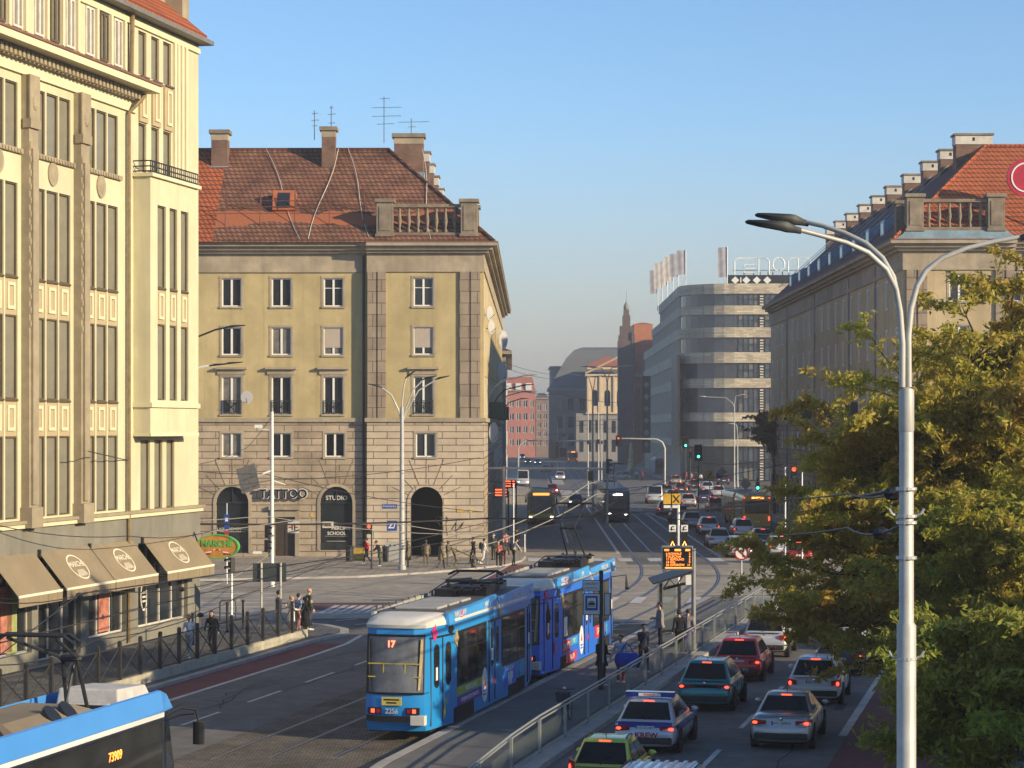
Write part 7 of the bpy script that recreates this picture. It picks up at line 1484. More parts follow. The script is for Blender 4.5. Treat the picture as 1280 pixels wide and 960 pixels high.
# bicycle behind the platform fence
bi=thing('bicycle','black bicycle with a dark basket leaning behind the platform fence','bicycle',NZ(66.2,-13.75,.22),-A1+R(2)); bk=M('bike_black',(.02,.02,.022),.4)
for y in(0,1.05):
    w=MB().mat(rubber); w.tube([(0,y+.34*math.cos(q),.34+.34*math.sin(q)) for q in[2*PI*i/24 for i in range(25)]],.02,6,False); o=w.build('wheel',parent=bi); s=MB().mat(steel)
    for i in range(8): q=PI*i/8; s.tube([(0,y+.33*math.cos(q),.34+.33*math.sin(q)),(0,y-.33*math.cos(q),.34-.33*math.sin(q))],.004,3)
    s.build('spokes',parent=o)
b=MB().mat(bk); b.tube([(0,0,.34),(0,.12,.75),(0,.16,.98)],.018,6); b.tube([(0,.13,.78),(0,.5,.3),(0,.72,.82)],.018,6); b.tube([(0,.16,.88),(0,.66,.62)],.016,6); b.tube([(0,1.05,.34),(0,.5,.3)],.014,5); b.tube([(0,1.05,.34),(0,.68,.75)],.014,5); b.tube([(-.28,.3,1.02),(0,.16,1.0),(.28,.3,1.02)],.014,5); b.build('frame',parent=bi)
MB().mat(black).ball((0,.76,.88),(.09,.14,.04)).build('saddle',parent=bi); b=MB().mat(M('basket',(.03,.03,.05),.8)); b.loft([[(x,y,.68) for x,y in((-.16,-.32),(.16,-.32),(.16,.02),(-.16,.02))],[(x,y,.98) for x,y in((-.2,-.38),(.2,-.38),(.2,.05),(-.2,.05))]]); b.build('basket',parent=bi); MB().mat(steel).ball((0,.06,1.06),(.06,.05,.05),8,5).build('headlamp',parent=bi)
# ------------------------------------------------------------------ far poles, lamps, gantries
def arm_lamp(lab,u,y,h,heads,group=None,r=.11,m=None):
    x=(u-CX)*y/F; t=thing('street_lamp',lab,'lamp',(x,y,0),0,group); MB().mat(m or polew).lathe([(r*1.4,0),(r*1.3,.6),(r,.7),(r*.65,h-1.2)],n=10).build('pole',parent=t,smooth=40); k=F/y
    for du,hv in heads:
        tx=du/k; tz=H-(hv-HZ)/k; s=1 if tx>0 else -1
        P=[(0,0,h-1.3),(tx*.06,0,h-.7),(tx*.3,0,tz-.12),(tx,0,tz)]
        if abs(tx)<.4: P=[(0,0,h-1.3),(tx,0,tz)]
        MB().mat(m or polew).tube(P,.05,6).build('arm',parent=t,smooth=True); lamp_head(t,P[-1],s,.9,.2,.06,m=offwhite)
    return t
arm_lamp('far street lamp with two pale heads between the tram tracks, left one',741,225,13.6,((-17,470),(3,471)))
arm_lamp('taller far street lamp with two wide heads between the tram tracks',759,212,14.4,((-21,459),(19,458)))
arm_lamp('far street lamp with a long arm before the rounded corner',918,330,13.3,((-36,496),(6,494)))
arm_lamp('slim far lamp post beside the long armed lamp',922,345,9.2,((-4,530),))
for u,y,h,l in((748,262,12,'far tram pole just right of the taller lamp pair'),(735,300,11.5,'far tram pole left of the lamp pair'),(752,350,11,'thin far tram pole behind the lamp pair'),(705,480,12,'thin pole beside the mansard building'),(697,420,10,'thin pole standing near the narrow grey house')):
    t=pole_thing('tram_pole',l,'pole',u,0,0,h,.11,.07,y=y); MB().mat(dkmetal).tube([(-2.6,0,h-2.2),(2.6,0,h-2.0)],.03,5).build('cross_span',parent=t); MB().mat(dkmetal).box((0,0,h*.62),(.3,.3,.5)).build('box',parent=t)
for i,(u,v,y,l) in enumerate(((667,470,172,'nearest wall lamp on the street side of the ochre block'),(664,482,196,'second wall lamp on the street side of the ochre block'),(662,490,222,'third wall lamp on the street side of the ochre block'),(658,499,252,'farthest wall lamp along the ochre block'))):
    xw=OA.x+A2*(y-157)+.02; p=Pd(u,v,y); t=thing('wall_lamp',l,'lamp',(xw,y,p.z-1.6)); dx=p.x-xw-.8; MB().mat(dkmetal if i%2 else polew).tube([(0,0,0),(dx*.15,0,.7),(dx*.4,0,1.25),(dx,0,1.6)],.06,6).build('arm',parent=t,smooth=True); lamp_head(t,(dx,0,1.6),1,1.0,.2,.05,m=offwhite if i%2==0 else dkmetal)
for i,(u,v,y,l) in enumerate(((300,409,132,'upper lamp head reaching out past the cream store corner'),(297,455,136,'right lamp head of the lower pair beside the cream store'),(275,457,134,'left lamp head of the lower pair beside the cream store'))):
    p=Pd(u,v,y); q=Pd(222,v+ (22 if i==0 else 9),y); t=thing('street_lamp',l,'lamp',q); d=p-q; MB().mat(dkmetal if i==0 else white).tube([(0,0,-.6),(d.x*.25,0,d.z*.35),(d.x*.6,0,d.z*.85),(d.x*.8,0,d.z)],.06,6).build('arm',parent=t); lamp_head(t,(d.x*.8,0,d.z),1,1.0,.2,.06); MB().mat(polew).tube([(0,0,-.6),(-.2,0,-q.z)],.1,8).build('pole',parent=t)
gt=thing('signal_gantry','long horizontal signal arm reaching across the street from the ochre block','traffic light',(Pd(630,535,172).x,172,0)); k5=F/172; 
MB().mat(polew).tube([(0,0,0),(0,0,H-(583-HZ)/k5)],.12,8).build('pole',parent=gt); MB().mat(polew).tube([(-1.6,0,H-(585-HZ)/k5),(128/k5,0,H-(586-HZ)/k5)],.09,8).build('arm',parent=gt)
for u,v,l in((738,601,None),(759.5,592,None)): signal(gt,(u-630)/k5,-.1,H-(v-HZ)/k5,R(180) if u<750 else R(90),l,2 if u<750 else 3,1.1)
g2=thing('sign_gantry','thin gantry with black boards over the far carriageway','traffic light',(Pd(648,535,400).x,400,0)); k6=F/400; Zg=lambda v:H-(v-HZ)/k6
MB().mat(polew).tube([(0,0,0),(0,0,Zg(560)),(.5,0,Zg(554)),(1.5,0,Zg(551)),(60/k6,0,Zg(551)),(97/k6,0,Zg(551.5))],.13,8).build('arm',parent=g2,smooth=True)
b=MB().mat(black); b.b2(38/k6,50/k6,-.2,-.05,Zg(573),Zg(553)); b.build('board',parent=g2); MB().mat(black).b2(51.5/k6,59.5/k6,-.2,-.05,Zg(571),Zg(560)).build('board',parent=g2)
g3=thing('curved_signal_gantry','curved pale signal gantry before the banded store','traffic light',(Pd(831,535,310).x,310,0)); k7=F/310; Zh=lambda v:H-(v-HZ)/k7
MB().mat(polew).tube([(0,0,0),(0,0,Zh(560)),(-3/k7,0,Zh(553)),(-9/k7,0,Zh(549.5)),(-16/k7,0,Zh(548.5)),(-54/k7,0,Zh(548.5))],.13,8).build('arm',parent=g3,smooth=True); signal(g3,-58/k7,-.1,Zh(556),0,'red',3,1.05,board=True)
def sig_post(lab,u,v,y,lit,n=3,s=1.2,board=True):
    p=Pd(u,v,y); t=thing('traffic_signal',lab,'traffic light',(p.x,y,0)); MB().mat(dkmetal).tube([(0,.15,0),(0,.15,p.z+.6)],.07,6).build('pole',parent=t); signal(t,0,0,p.z-.5*s,0,lit,n,s,board=board); return t
sig_post('far green signal before the banded store, left and higher one',857,553,290,'green'); sig_post('green signal with a wide black board before the banded store',873,566,250,'green',3,1.25); sig_post('small dark signal between the two green signals',863,567,262,None,2,1.0,False); sig_post('green signal right of the white far car, over the bus roof',947,605,215,'green',2,1.1,False)
rp=thing('portal_signal','red signal inside a white square frame among the upper leaves','traffic light',(Pd(992,535,150).x,150,0)); k8=F/150; Zi=lambda v:H-(v-HZ)/k8; MB().mat(white).tube([(-10.5/k8,0,0),(-10.5/k8,0,Zi(584)),(10.5/k8,0,Zi(584)),(10.5/k8,0,0)],.06,6).build('frame',parent=rp); signal(rp,0,-.1,Zi(598),0,'red',2,1.2)
for u,v,y,m,l in((887,594,240,yp,'yellow square sign beside a blue plate over the far queue'),(902,590,238,M('sign_diamond',(.36,.33,.26),.6),'grey diamond sign left of the green signal'),(932,605,205,MATS['sign_diamond'],'grey diamond sign over the roof of the yellow bus')):
    p=Pd(u,v,y); t=thing('road_sign',l,'sign',(p.x,y,0)); MB().mat(steel).tube([(0,.05,0),(0,.05,p.z)],.05,6).build('pole',parent=t); b=MB().mat(m); s=.55
    if 'diamond' in l: b.add([(-s,0,p.z),(0,0,p.z-s),(s,0,p.z),(0,0,p.z+s),(-s,-.04,p.z),(0,-.04,p.z-s),(s,-.04,p.z),(0,-.04,p.z+s)],[(4,5,6,7),(3,2,1,0),(0,1,5,4),(1,2,6,5),(2,3,7,6),(3,0,4,7)])
    else: b.box((0,0,p.z),(.85,.05,.95)); b.mat(sb); b.box((1.0,0,p.z-.05),(.6,.05,.6)); b.mat(black); b.tube([(-.2,-.04,p.z-.25),(.2,-.04,p.z+.25)],.06,4)
    b.build('plate',parent=t)
zp_=Pd(717,626,228); t=thing('letter_sign','small black and red sign with a white Z beside the black oncoming car','sign',(zp_.x+.95,228,0)); MB().mat(steel).tube([(0,.05,0),(0,.05,zp_.z)],.05,5).build('pole',parent=t); b=MB().mat(black); b.box((0,0,zp_.z),(.6,.05,.6)); b.mat(MATS['sign_red']); b.box((0,0,zp_.z-.45),(.6,.05,.25)); b.build('plate',parent=t); text('lettering','Z',.55,white,t,(0,-.04,zp_.z),depth=.004,bold=.02)
for u,v,y,l in((637,605,205,'upper red lit departure board along the left pavement'),(626,616,180,'lower red lit departure board beside the ochre block')):
    p=Pd(u,v,y); t=thing('departure_board',l,'sign',(p.x,y,.12)); MB().mat(dkmetal).tube([(.6,.1,0),(.6,.1,p.z)],.07,6).build('pole',parent=t); b=MB().mat(black); b.box((0,0,p.z-.12),(1.15,.15,.75)); b.mat(glow('board_red_led',(1,.12,.04),2.2))
    for i in range(3): b.b2(-.45,.1,-.09,-.08,p.z-.36+.22*i,p.z-.26+.22*i); b.b2(.25,.45,-.09,-.08,p.z-.36+.22*i,p.z-.26+.22*i)
    b.build('board',parent=t)
nb=thing('no_entry_sign','round white and red no turning sign among the lower leaves','sign',Pd(927,691,112)); b=MB().mat(white); b.disc((0,0,0),.36,(0,1,0),20,.03); b.mat(MATS['sign_red']); b.tube([(.33*math.cos(q),-.02,.33*math.sin(q)) for q in[2*PI*i/20 for i in range(21)]],.04,5); b.tube([(-.23,-.03,.23),(.23,-.03,-.23)],.035,5); b.mat(black); b.tube([(.1,-.025,-.2),(.05,-.025,.1),(-.12,-.025,.12)],.03,4); b.build('disc',parent=nb); MB().mat(steel).tube([(0,.04,.2),(0,.04,-nb.location.z)],.035,6).build('pole',parent=nb)
for u,v,y,l in((641,650,160,'tall thin kerb post left of the oncoming bus'),(655,690,157,'short kerb post beside the man leaning forward')): 
    p=G(u,v if v>660 else 703,.12); t=thing('kerb_post',l,'post',(p.x+.05,p.y,.12)); MB().mat(steel).tube([(0,0,0),(0,0,5.2 if v<660 else 1.3)],.05,6).build('post',parent=t)
mn=thing('monument','small pale monument on a plinth in front of the banded store','monument',Pd(789,590,470)); b=MB().mat(M('gold_stone',(.55,.46,.25),.7)); b.lathe([(1.0,-2),(1.0,.5),(.7,.6),(.55,2.2),(.75,2.4),(.35,2.8),(.45,4.2),(.3,5.2),(.35,5.6),(.05,6.1)],n=10); b.build('column',parent=mn)
# satellite dishes and aerials
dishm=M('dish_grey',(.46,.45,.43),.5,var=.1)
def dish(lab,p,az,r=.42,off=.5):
    t=thing('satellite_dish',lab,'satellite dish',p,R(az)); b=MB().mat(dishm); b.loft([[(a*math.cos(q),-off-d,a*math.sin(q)*1.05+.12*d) for q in[2*PI*i/20 for i in range(20)]] for a,d in((r,.1),(r*.98,.085),(r*.6,.02),(.05,-.02),(.05,-.05),(r*.6,-.01),(r,.07))]); b.build('dish',parent=t,smooth=60); MB().mat(steel).tube([(0,.0,-.1),(0,-off,-.1),(0,-off,0)],.03,5).build('bracket',parent=t); MB().mat(dkmetal).tube([(0,-off,-r),(0,-off-.5,-.05)],.02,4).build('feed_arm',parent=t); return t
dish('grey satellite dish on the ochre front beside the left french window',Pd(310,497,157.5),0,.42,.6)
for u,v,y,s,l in((605.5,392,159,.48,'highest satellite dish at the street edge of the ochre block'),(609,409,165,.5,'satellite dish just below the highest one'),(625,425,232,.9,'pale round satellite dish high beside the far cornice'),(627.5,466,222,1.0,'large grey satellite dish by the far lamp arms'),(616,541,172,.75,'grey satellite dish low on the street side'),(622,572,190,.8,'lowest satellite dish on the street side')):
    p=Pd(u,v,y); dish(l,(OA.x+A2*(y-157)+.03,y,p.z),62,s,max(.3,p.x-OA.x-A2*(y-157)))
am=M('aerial_metal',(.16,.16,.17),.5,.5)
def aerial(lab,u,v0,v1,y,bars,yagi=None):
    p=Pd(u,v1,y); k=F/y; t=thing('roof_aerial',lab,'aerial',p); h=(v1-v0)/k; MB().mat(am).tube([(0,0,-.5),(0,0,h)],.03,5).build('mast',parent=t); b=MB().mat(am)
    for f,w,nb_ in bars:
        z=h*f; b.tube([(-w*.7,0,z),(w,0,z+.05)],.016,4)
        for i in range(nb_): x=-w*.7+w*1.7*i/(nb_-1); b.tube([(x,-.2,z),(x,.2,z)],.012,4)
    b.build('elements',parent=t); return t
aerial('roof aerial above the middle chimney, left of the pair',393,138,166,163,((.85,.25,5),(.55,.3,6),(.3,.2,4)))
aerial('taller roof aerial above the middle chimney, right of the pair',414,132,187,164,((.95,.15,3),(.8,.3,6),(.6,.25,5)))
aerial('largest roof aerial on the right-hand chimney with wide cross bars',480,121,170,165,((.95,.4,5),(.72,1.25,12),(.5,1.2,10),(.3,.7,8)))
aerial('small roof aerial with one long boom beside the right-hand chimney',514,148,172,166,((.8,1.3,10),(.55,.3,4)))
# hanging signs on the span wires
hs_=thing('hanging_sign','square white sign with red and black mark hanging before the brown door','sign',Pd(367,659,128)); b=MB().mat(M('sign_ivory',(.55,.50,.42),.6)); b.box((0,0,0),(.66,.05,.66)); b.mat(MATS['sign_red']); b.box((-.17,-.03,0),(.2,.02,.07)); b.box((.17,-.03,0),(.2,.02,.07)); b.mat(black); b.box((-.07,-.03,0),(.06,.02,.3)); b.box((.07,-.03,0),(.06,.02,.3)); b.build('plate',parent=hs_)
hs_=thing('hanging_sign','small white SEK plate hanging from a wire before the piercing window','sign',Pd(410,656,128)); MB().mat(MATS['sign_ivory']).box((0,0,0),(.62,.05,.36)).build('plate',parent=hs_); text('lettering','SEK',.26,black,hs_,(0,-.035,0),depth=.003,bold=.008)
# overhead wires
wl=M('wire_pale',(.42,.40,.33),.5,.4,var=.1)
def wire(lab,pts,m=wirem,r=.02,sag=.0,ins=()):
    P=[Pd(*p) for p in pts]; out=[]
    for i in range(len(P)-1):
        for k in range(6): t=k/6; q=P[i].lerp(P[i+1],t); q.z-=sag*4*t*(1-t); out.append(q)
    out.append(P[-1]); o=out[0].copy(); t=thing('overhead_wire',lab,'wire',o); MB().mat(m).tube([tuple(p-o) for p in out],r,4).build('wire',parent=t)
    for f in ins: q=out[int(f*(len(out)-1))]-o; MB().mat(black).ball(tuple(q),(.14,.1,.1),6,4).build('insulator',parent=t)
wire('thick dark feeder cable crossing the whole view at the height of the arches',[(-20,660,92),(250,655,120),(605,648,140),(800,640,130),(1010,622,110),(1125,611,45)],wirem,.05,.15)
wire('thin wire from the cream store to the mast at mezzanine height',[(110,564,86),(330,592,128),(605,640,150)],wirem,.02,.3,(.2,))
wire('thin wire above the TATTOO letters',[(160,602,95),(340,600,128),(600,572,150)],wirem,.02,.3,(.05,))
wire('pale wire across the arches below the letters',[(0,642,90),(330,645,125),(605,668,150)],wl,.02,.3)
wire('pale wire through the ivory signs before the brown door',[(180,672,100),(367,650,128),(500,655,140),(605,668,150)],wl,.022,.1)
wire('pale slanting wire from the corner building to the yellow board, upper one',[(605,668,150),(735,605,165),(830,560,180)],wl,.035,.4)
wire('pale slanting wire from the corner building to the far stop, lower one',[(560,692,148),(745,618,165),(880,578,185),(1000,560,190)],wl,.035,.6)
wire('long pale wire dropping from the mast towards the road at the left',[(340,690,128),(240,740,105),(0,800,85)],wl,.022,.3)
wire('dark wire dropping from the corner signals past the awnings',[(460,672,125),(300,745,95),(120,800,72),(-40,830,60)],wirem,.018,.3,(.45,))
wire('dark contact wire above the left track',[(-60,818,44),(180,760,80),(420,700,110),(660,640,160),(748,590,300)],wirem,.018,0)
wire('dark contact wire above the right track',[(-80,880,44),(100,742,62),(480,690,96),(720,652,135),(800,612,190)],wirem,.018,0)
wire('wire reaching from the tall lamp clamp into the leaves, upper one',[(1133,611,30),(1060,617,45),(960,620,90),(850,640,120)],wirem,.018,.1,(.1,))
wire('wire reaching from the tall lamp clamp into the leaves, lower one',[(1133,653,30),(1060,660,45),(930,664,95),(846,648,125)],wirem,.022,.15,(.15,))
wire('thin wire spanning between the corner building and the banded store',[(605,470,160),(700,492,200),(800,500,260)],wirem,.02,.5)
wire('thin wire from the far cornice to the narrow grey house',[(630,453,252),(690,468,330)],wirem,.025,.2)
wire('second thin wire from the far cornice to the narrow grey house',[(630,460,252),(692,474,330)],wirem,.025,.2)
wire('pale span wire low across the far street mouth',[(606,616,170),(720,618,190),(960,606,200)],wl,.025,.2)
wire('dark span wire above the far zebra crossing',[(606,600,175),(760,612,190),(980,580,190)],wirem,.025,.3)
wire('wire along the ground floor of the cream store above the awnings',[(-10,655,80),(160,670,88),(270,662,104)],wirem,.016,.2)
wire('dark wire sagging in front of the awning valances',[(-20,752,66),(120,738,76),(270,728,95),(440,700,120)],wirem,.016,.2,(.28,.6))
wire('wire from the mast top towards the ochre wall',[(340,520,128),(308,560,128),(250,580,118)],wirem,.016,.1)
# ================================================================== trees
barkm=M('bark',(.045,.034,.025),.95,var=.4,scale=4,bump=.5,bscale=14)
def leafmat(name,cols,tr=.5):
    m,nt,b=new_mat(name); L=nt.links.new; nd=nt.nodes.new
    g=nd('ShaderNodeNewGeometry'); rp=nd('ShaderNodeValToRGB'); e=rp.color_ramp.elements
    e[0].color=(*cols[0],1); e[1].color=(*cols[-1],1)
    for i,c in enumerate(cols[1:-1]): k=e.new((i+1)/(len(cols)-1)); k.color=(*c,1)
    L(g.outputs['Random Per Island'],rp.inputs['Fac'])
    tc=nd('ShaderNodeTexCoord'); n1=nd('ShaderNodeTexNoise'); n1.inputs['Scale'].default_value=.55; n1.inputs['Detail'].default_value=4; L(tc.outputs['Object'],n1.inputs['Vector'])
    hs=nd('ShaderNodeHueSaturation'); mr=nd('ShaderNodeMapRange'); mr.inputs['From Min'].default_value=.3; mr.inputs['From Max'].default_value=.7; mr.inputs['To Min'].default_value=.47; mr.inputs['To Max'].default_value=.53
    L(n1.outputs['Fac'],mr.inputs['Value']); L(mr.outputs['Result'],hs.inputs['Hue']); L(rp.outputs['Color'],hs.inputs['Color'])
    L(hs.outputs['Color'],b.inputs['Base Color']); b.inputs['Roughness'].default_value=.55; sock(b,'Specular IOR Level').default_value=.35
    t=nd('ShaderNodeBsdfTranslucent'); L(hs.outputs['Color'],t.inputs['Color']); mx=nd('ShaderNodeMixShader'); mx.inputs[0].default_value=tr
    L(b.outputs[0],mx.inputs[1]); L(t.outputs[0],mx.inputs[2]); L(mx.outputs[0],nt.nodes['Material Output'].inputs['Surface']); return m
lf1=leafmat('autumn_leaves',[(.31,.30,.04),(.44,.38,.05),(.55,.44,.07),(.30,.29,.04),(.60,.44,.10),(.38,.35,.045)])
lf2=leafmat('green_leaves',[(.22,.26,.035),(.31,.33,.045),(.42,.39,.06),(.26,.28,.04)])
lf4=leafmat('olive_leaves',[(.26,.27,.035),(.37,.35,.045),(.48,.41,.06),(.28,.28,.04)])
lf3=leafmat('brown_leaves',[(.16,.11,.03),(.20,.13,.04),(.14,.12,.03)])
def tree(label,base,hgt,crown,nleaf,lm,seed,leaf=.085,trunk_r=.2,limbs=9,low=.25,droop=.25,name='broadleaf_tree',tp=None,extra=()):
    """tapered trunk, forking limbs with twigs, leaves grown in sprays along the twigs"""
    rnd=random.Random(seed); g=np.random.default_rng(seed); root=thing(name,label,'tree',base); cx,cy,cz,rx,ry,rz_=crown
    tb=MB().mat(barkm); top=Vector((cx*.5,cy*.5,hgt*.62)); fork=Vector((cx*.25,cy*.25,hgt*low)); path=[Vector((0,0,-.2)),Vector((.05,0,hgt*low*.5)),fork,fork.lerp(top,.5)+Vector((rnd.uniform(-.3,.3),rnd.uniform(-.3,.3),0)),top]
    tb.tube(path,[trunk_r*1.25,trunk_r,trunk_r*.85,trunk_r*.55,trunk_r*.3],10); tb.build('trunk',parent=root,smooth=True)
    lb=MB().mat(barkm); twigs=[]; cen=Vector((cx,cy,cz))
    def inside(p): d=p-cen; return (d.x/rx)**2+(d.y/ry)**2+(d.z/rz_)**2
    ends=[]
    for i in range(limbs):
        t=.1+.9*i/limbs; s=fork.lerp(top,t*.95); a=i*2.4+rnd.uniform(-.5,.5); el=rnd.uniform(-.35,.9)
        d=Vector((math.cos(a)*math.cos(el)*rx,math.sin(a)*math.cos(el)*ry,math.sin(el)*rz_)); ends.append((s,cen+d*rnd.uniform(.75,1.0)))
    for s,e in list(extra): ends.append((Vector(s),Vector(e)))
    for s,e in ends:
        mid=s.lerp(e,.5)+Vector((rnd.uniform(-.5,.5),rnd.uniform(-.5,.5),rnd.uniform(.2,.8))); P=[s,s.lerp(mid,.5)+Vector((0,0,.15)),mid,mid.lerp(e,.5)+Vector((rnd.uniform(-.3,.3),0,rnd.uniform(-.1,.3))),e]
        r0=trunk_r*.42; lb.tube(P,[r0,r0*.8,r0*.55,r0*.35,r0*.12],6)
        for j in range(13):
            q=rnd.uniform(.25,1); k=min(3,int(q*4)); b0=P[k].lerp(P[k+1],q*4-k); a=rnd.uniform(0,2*PI); l=rnd.uniform(.9,2.2)*(rx+rz_)/9
            e2=b0+Vector((math.cos(a)*l,math.sin(a)*l,rnd.uniform(-.35,.65)*l)); m2=b0.lerp(e2,.5)+Vector((0,0,.12)); lb.tube([b0,m2,e2],[r0*.25,r0*.15,r0*.05],4); twigs.append((b0,m2,e2))
            for h in range(3):
                w=m2.lerp(e2,rnd.uniform(0,1)); a=rnd.uniform(0,2*PI); l2=l*rnd.uniform(.3,.6); e3=w+Vector((math.cos(a)*l2,math.sin(a)*l2,rnd.uniform(-.5,.5)*l2)); twigs.append((w,w.lerp(e3,.5)+Vector((0,0,.05)),e3))
    lb.build('limbs',parent=root,smooth=True)
    T=np.array([[tuple(p) for p in t] for t in twigs]); w=np.linalg.norm(T[:,2]-T[:,0],axis=1)**1.3; w*=g.uniform(.15,1.6,len(w)); idx=g.choice(len(T),nleaf,p=w/w.sum())
    u=g.uniform(.12,1.08,(nleaf,1)); A,B,D=T[idx,0],T[idx,1],T[idx,2]
    c=np.where(u<.5,A+(B-A)*u*2,B+(D-B)*(u*2-1)); c+=g.normal(0,.11,(nleaf,3))*np.array([1,1,.75]); 
    d=(D-A)/np.linalg.norm(D-A,axis=1)[:,None]; d=d*.6+g.normal(0,.6,(nleaf,3)); d[:,2]-=droop; d/=np.linalg.norm(d,axis=1)[:,None]
    nn=g.normal(0,1,(nleaf,3)); nn+=np.array([.55,-.32,.55]); sd=np.cross(d,nn); sd/=np.linalg.norm(sd,axis=1)[:,None]+1e-9
    L=leaf*g.uniform(.45,1.75,(nleaf,1)); W=L*g.uniform(.26,.42,(nleaf,1)); bend=np.cross(sd,d)*L*g.uniform(-.25,.1,(nleaf,1))
    V=np.stack([c-d*L,c-d*L*.1+sd*W,c+d*L+bend,c-d*L*.1-sd*W],1).reshape(-1,3)
    me=bpy.data.meshes.new('crown'); me.vertices.add(nleaf*4); me.vertices.foreach_set('co',V.ravel()); me.loops.add(nleaf*4); me.loops.foreach_set('vertex_index',np.arange(nleaf*4,dtype=np.int32)); me.polygons.add(nleaf); me.polygons.foreach_set('loop_start',np.arange(0,nleaf*4,4,dtype=np.int32)); me.polygons.foreach_set('loop_total',np.full(nleaf,4,np.int32)); me.update(calc_edges=True); me.validate(); me.materials.append(lm)
    inst('crown',me,root); return root
tree('large golden green tree filling the right side behind the tall lamp',Vector((14.2,70,.12)),13.4,(.1,0,7.2,5.3,5,6.0),290000,lf1,11,.09,.24,30,.16,.3,extra=[((0,0,4.0),(-3.2,-1,6.5)),((0,0,3.6),(-5.0,-2,4.4)),((0,0,2.8),(-6.2,1,4.3)),((.3,0,5),(-3.4,-1.5,8.0)),((.3,0,6),(-2.0,-1,10.2)),((0,0,3.0),(-3.6,-2.5,3.0)),((0,0,3.4),(-2.4,-3.5,4.4)),((0,0,3.4),(-3.4,0,7.6)),((0,0,3.8),(-1.2,-4,6.4)),((0,0,3.4),(.8,-4.4,5.6)),((0,0,3.0),(-1.0,-4.2,3.2)),((0,0,2.4),(-5.4,-2,2.9)),((0,0,2.6),(-6.6,-2,3.9)),((0,0,2.2),(-4.0,-2.4,1.9)),((0,0,2.6),(-4.6,-3,3.4)),((0,0,4.4),(-3.4,-2,7.4)),((0,0,3),(-2.6,-3.6,2.2)),((.2,0,6),(-2.8,-2.5,9.0)),((.2,0,8),(1.2,-.5,13.6)),((.2,0,8),(3.2,0,13.2)),((.2,0,8),(-.6,-1,12.6)),((.2,0,7),(5.0,-1,11.8))])
tree('smaller bright green tree in front at the lower right corner',Vector((10.1,48,-.45)),6.2,(.1,0,3.3,2.5,2.3,2.9),48000,lf2,5,.085,.12,18,.2,.2)
tree('second golden tree behind the large one, reaching towards the lit facade',Vector((20.5,92,.12)),14.5,(0,0,8.4,5.6,5,6.0),80000,lf1,23,.135,.25,22,.22,.25)
tree('dense green tree between the lower corner tree and the large tree',Vector((13.6,61,.0)),8.6,(.1,0,4.4,3.7,3.4,4.0),80000,lf4,31,.088,.2,18,.18,.25)
tree('thin brownish street tree before the end of the right-hand block',Vector((27.2,236,.12)),12.5,(-.3,0,8.2,2.6,2.6,3.6),6500,lf3,53,.2,.14,12,.35,.2,'street_tree')
tree('small olive street tree low against the right-hand block',Vector((26.0,182,.12)),7.5,(-.3,0,5.0,2.0,2.2,2.6),8000,lf1,59,.16,.12,12,.35,.2,'street_tree')
# ================================================================== light, air, camera
SUN_AZ=R(60); SUN_EL=R(17.5)
sun=bpy.data.lights.new('sun','SUN'); sun.energy=5.0; sun.angle=R(.55); sun.color=(1,.81,.53)
so=bpy.data.objects.new('sun',sun); C.objects.link(so)
to_sun=Vector((math.sin(SUN_AZ)*math.cos(SUN_EL),-math.cos(SUN_AZ)*math.cos(SUN_EL),math.sin(SUN_EL)))
so.rotation_euler=to_sun.to_track_quat('Z','Y').to_euler()
w=bpy.data.worlds.new('World'); sc.world=w; w.use_nodes=True; nt=w.node_tree; bg=nt.nodes['Background']
sk=nt.nodes.new('ShaderNodeTexSky'); sk.sky_type='NISHITA'; sk.sun_disc=False; sk.sun_elevation=SUN_EL
sk.sun_rotation=math.atan2(to_sun.x,to_sun.y); sk.air_density=1.0; sk.dust_density=.22; sk.ozone_density=5.4; sk.altitude=0
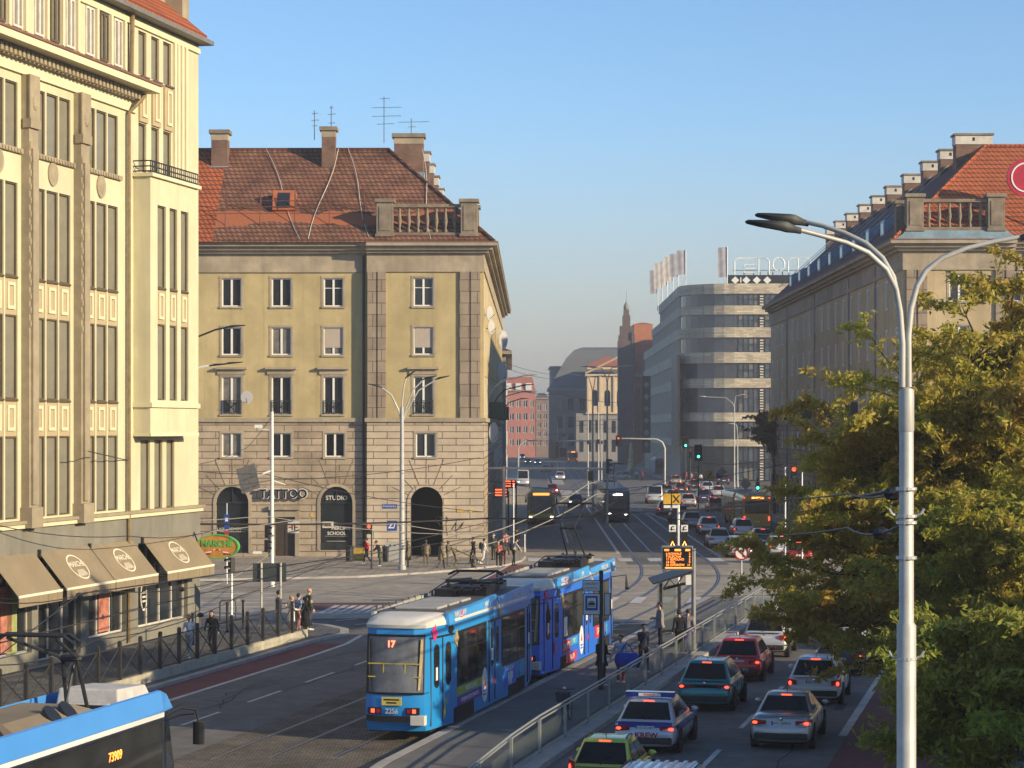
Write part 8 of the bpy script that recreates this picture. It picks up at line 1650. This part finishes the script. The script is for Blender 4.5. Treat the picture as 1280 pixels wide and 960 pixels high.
mx=nt.nodes.new('ShaderNodeMixRGB'); mx.blend_type='MULTIPLY'; mx.inputs['Fac'].default_value=1; mx.inputs['Color2'].default_value=(1.06,.985,.95,1); nt.links.new(sk.outputs[0],mx.inputs['Color1']); tc=nt.nodes.new('ShaderNodeTexCoord'); sx=nt.nodes.new('ShaderNodeSeparateXYZ'); nt.links.new(tc.outputs['Generated'],sx.inputs[0])
mr=nt.nodes.new('ShaderNodeMapRange'); mr.interpolation_type='SMOOTHSTEP'; mr.inputs['From Min'].default_value=-.01; mr.inputs['From Max'].default_value=.15; mr.inputs['To Min'].default_value=.95; mr.inputs['To Max'].default_value=0; nt.links.new(sx.outputs['Z'],mr.inputs['Value'])
m2=nt.nodes.new('ShaderNodeMixRGB'); m2.inputs['Color2'].default_value=(2.75,2.55,2.32,1); nt.links.new(mr.outputs['Result'],m2.inputs['Fac']); nt.links.new(mx.outputs[0],m2.inputs['Color1']); nt.links.new(m2.outputs[0],bg.inputs['Color']); bg.inputs['Strength'].default_value=.145
cam=bpy.data.cameras.new('camera'); co=bpy.data.objects.new('camera',cam); C.objects.link(co); sc.camera=co
co.location=(0,0,H); co.rotation_euler=(math.pi/2,0,0); cam.sensor_width=36; cam.lens=F/1280*36; cam.shift_y=(HZ-480)/1280; cam.clip_end=6000; cam.clip_start=.5
hz=MB(); hz.b2(-2600,2600,-70,4100,-3.2,44); ho=hz.build('haze',kind='stuff'); hm=bpy.data.materials.new('haze_air'); hm.use_nodes=True; n_=hm.node_tree.nodes; n_.clear()
ou=n_.new('ShaderNodeOutputMaterial'); pv=n_.new('ShaderNodeVolumePrincipled'); pv.inputs['Color'].default_value=(.90,.88,.86,1); pv.inputs['Density'].default_value=.0005; pv.inputs['Anisotropy'].default_value=.3
hm.node_tree.links.new(pv.outputs[0],ou.inputs['Volume']); ho.data.materials.append(hm)
vs_=sc.view_settings; vs_.view_transform='Standard'; vs_.look='None'; vs_.gamma=1; vs_.exposure=.48; sc.display_settings.display_device='sRGB'
sc.render.engine='CYCLES'; cy=sc.cycles; cy.use_denoising=True; cy.max_bounces=5; cy.diffuse_bounces=3; cy.glossy_bounces=2; cy.transparent_max_bounces=6; cy.volume_bounces=0; cy.caustics_reflective=False; cy.caustics_refractive=False; cy.use_adaptive_sampling=True; cy.adaptive_threshold=.02
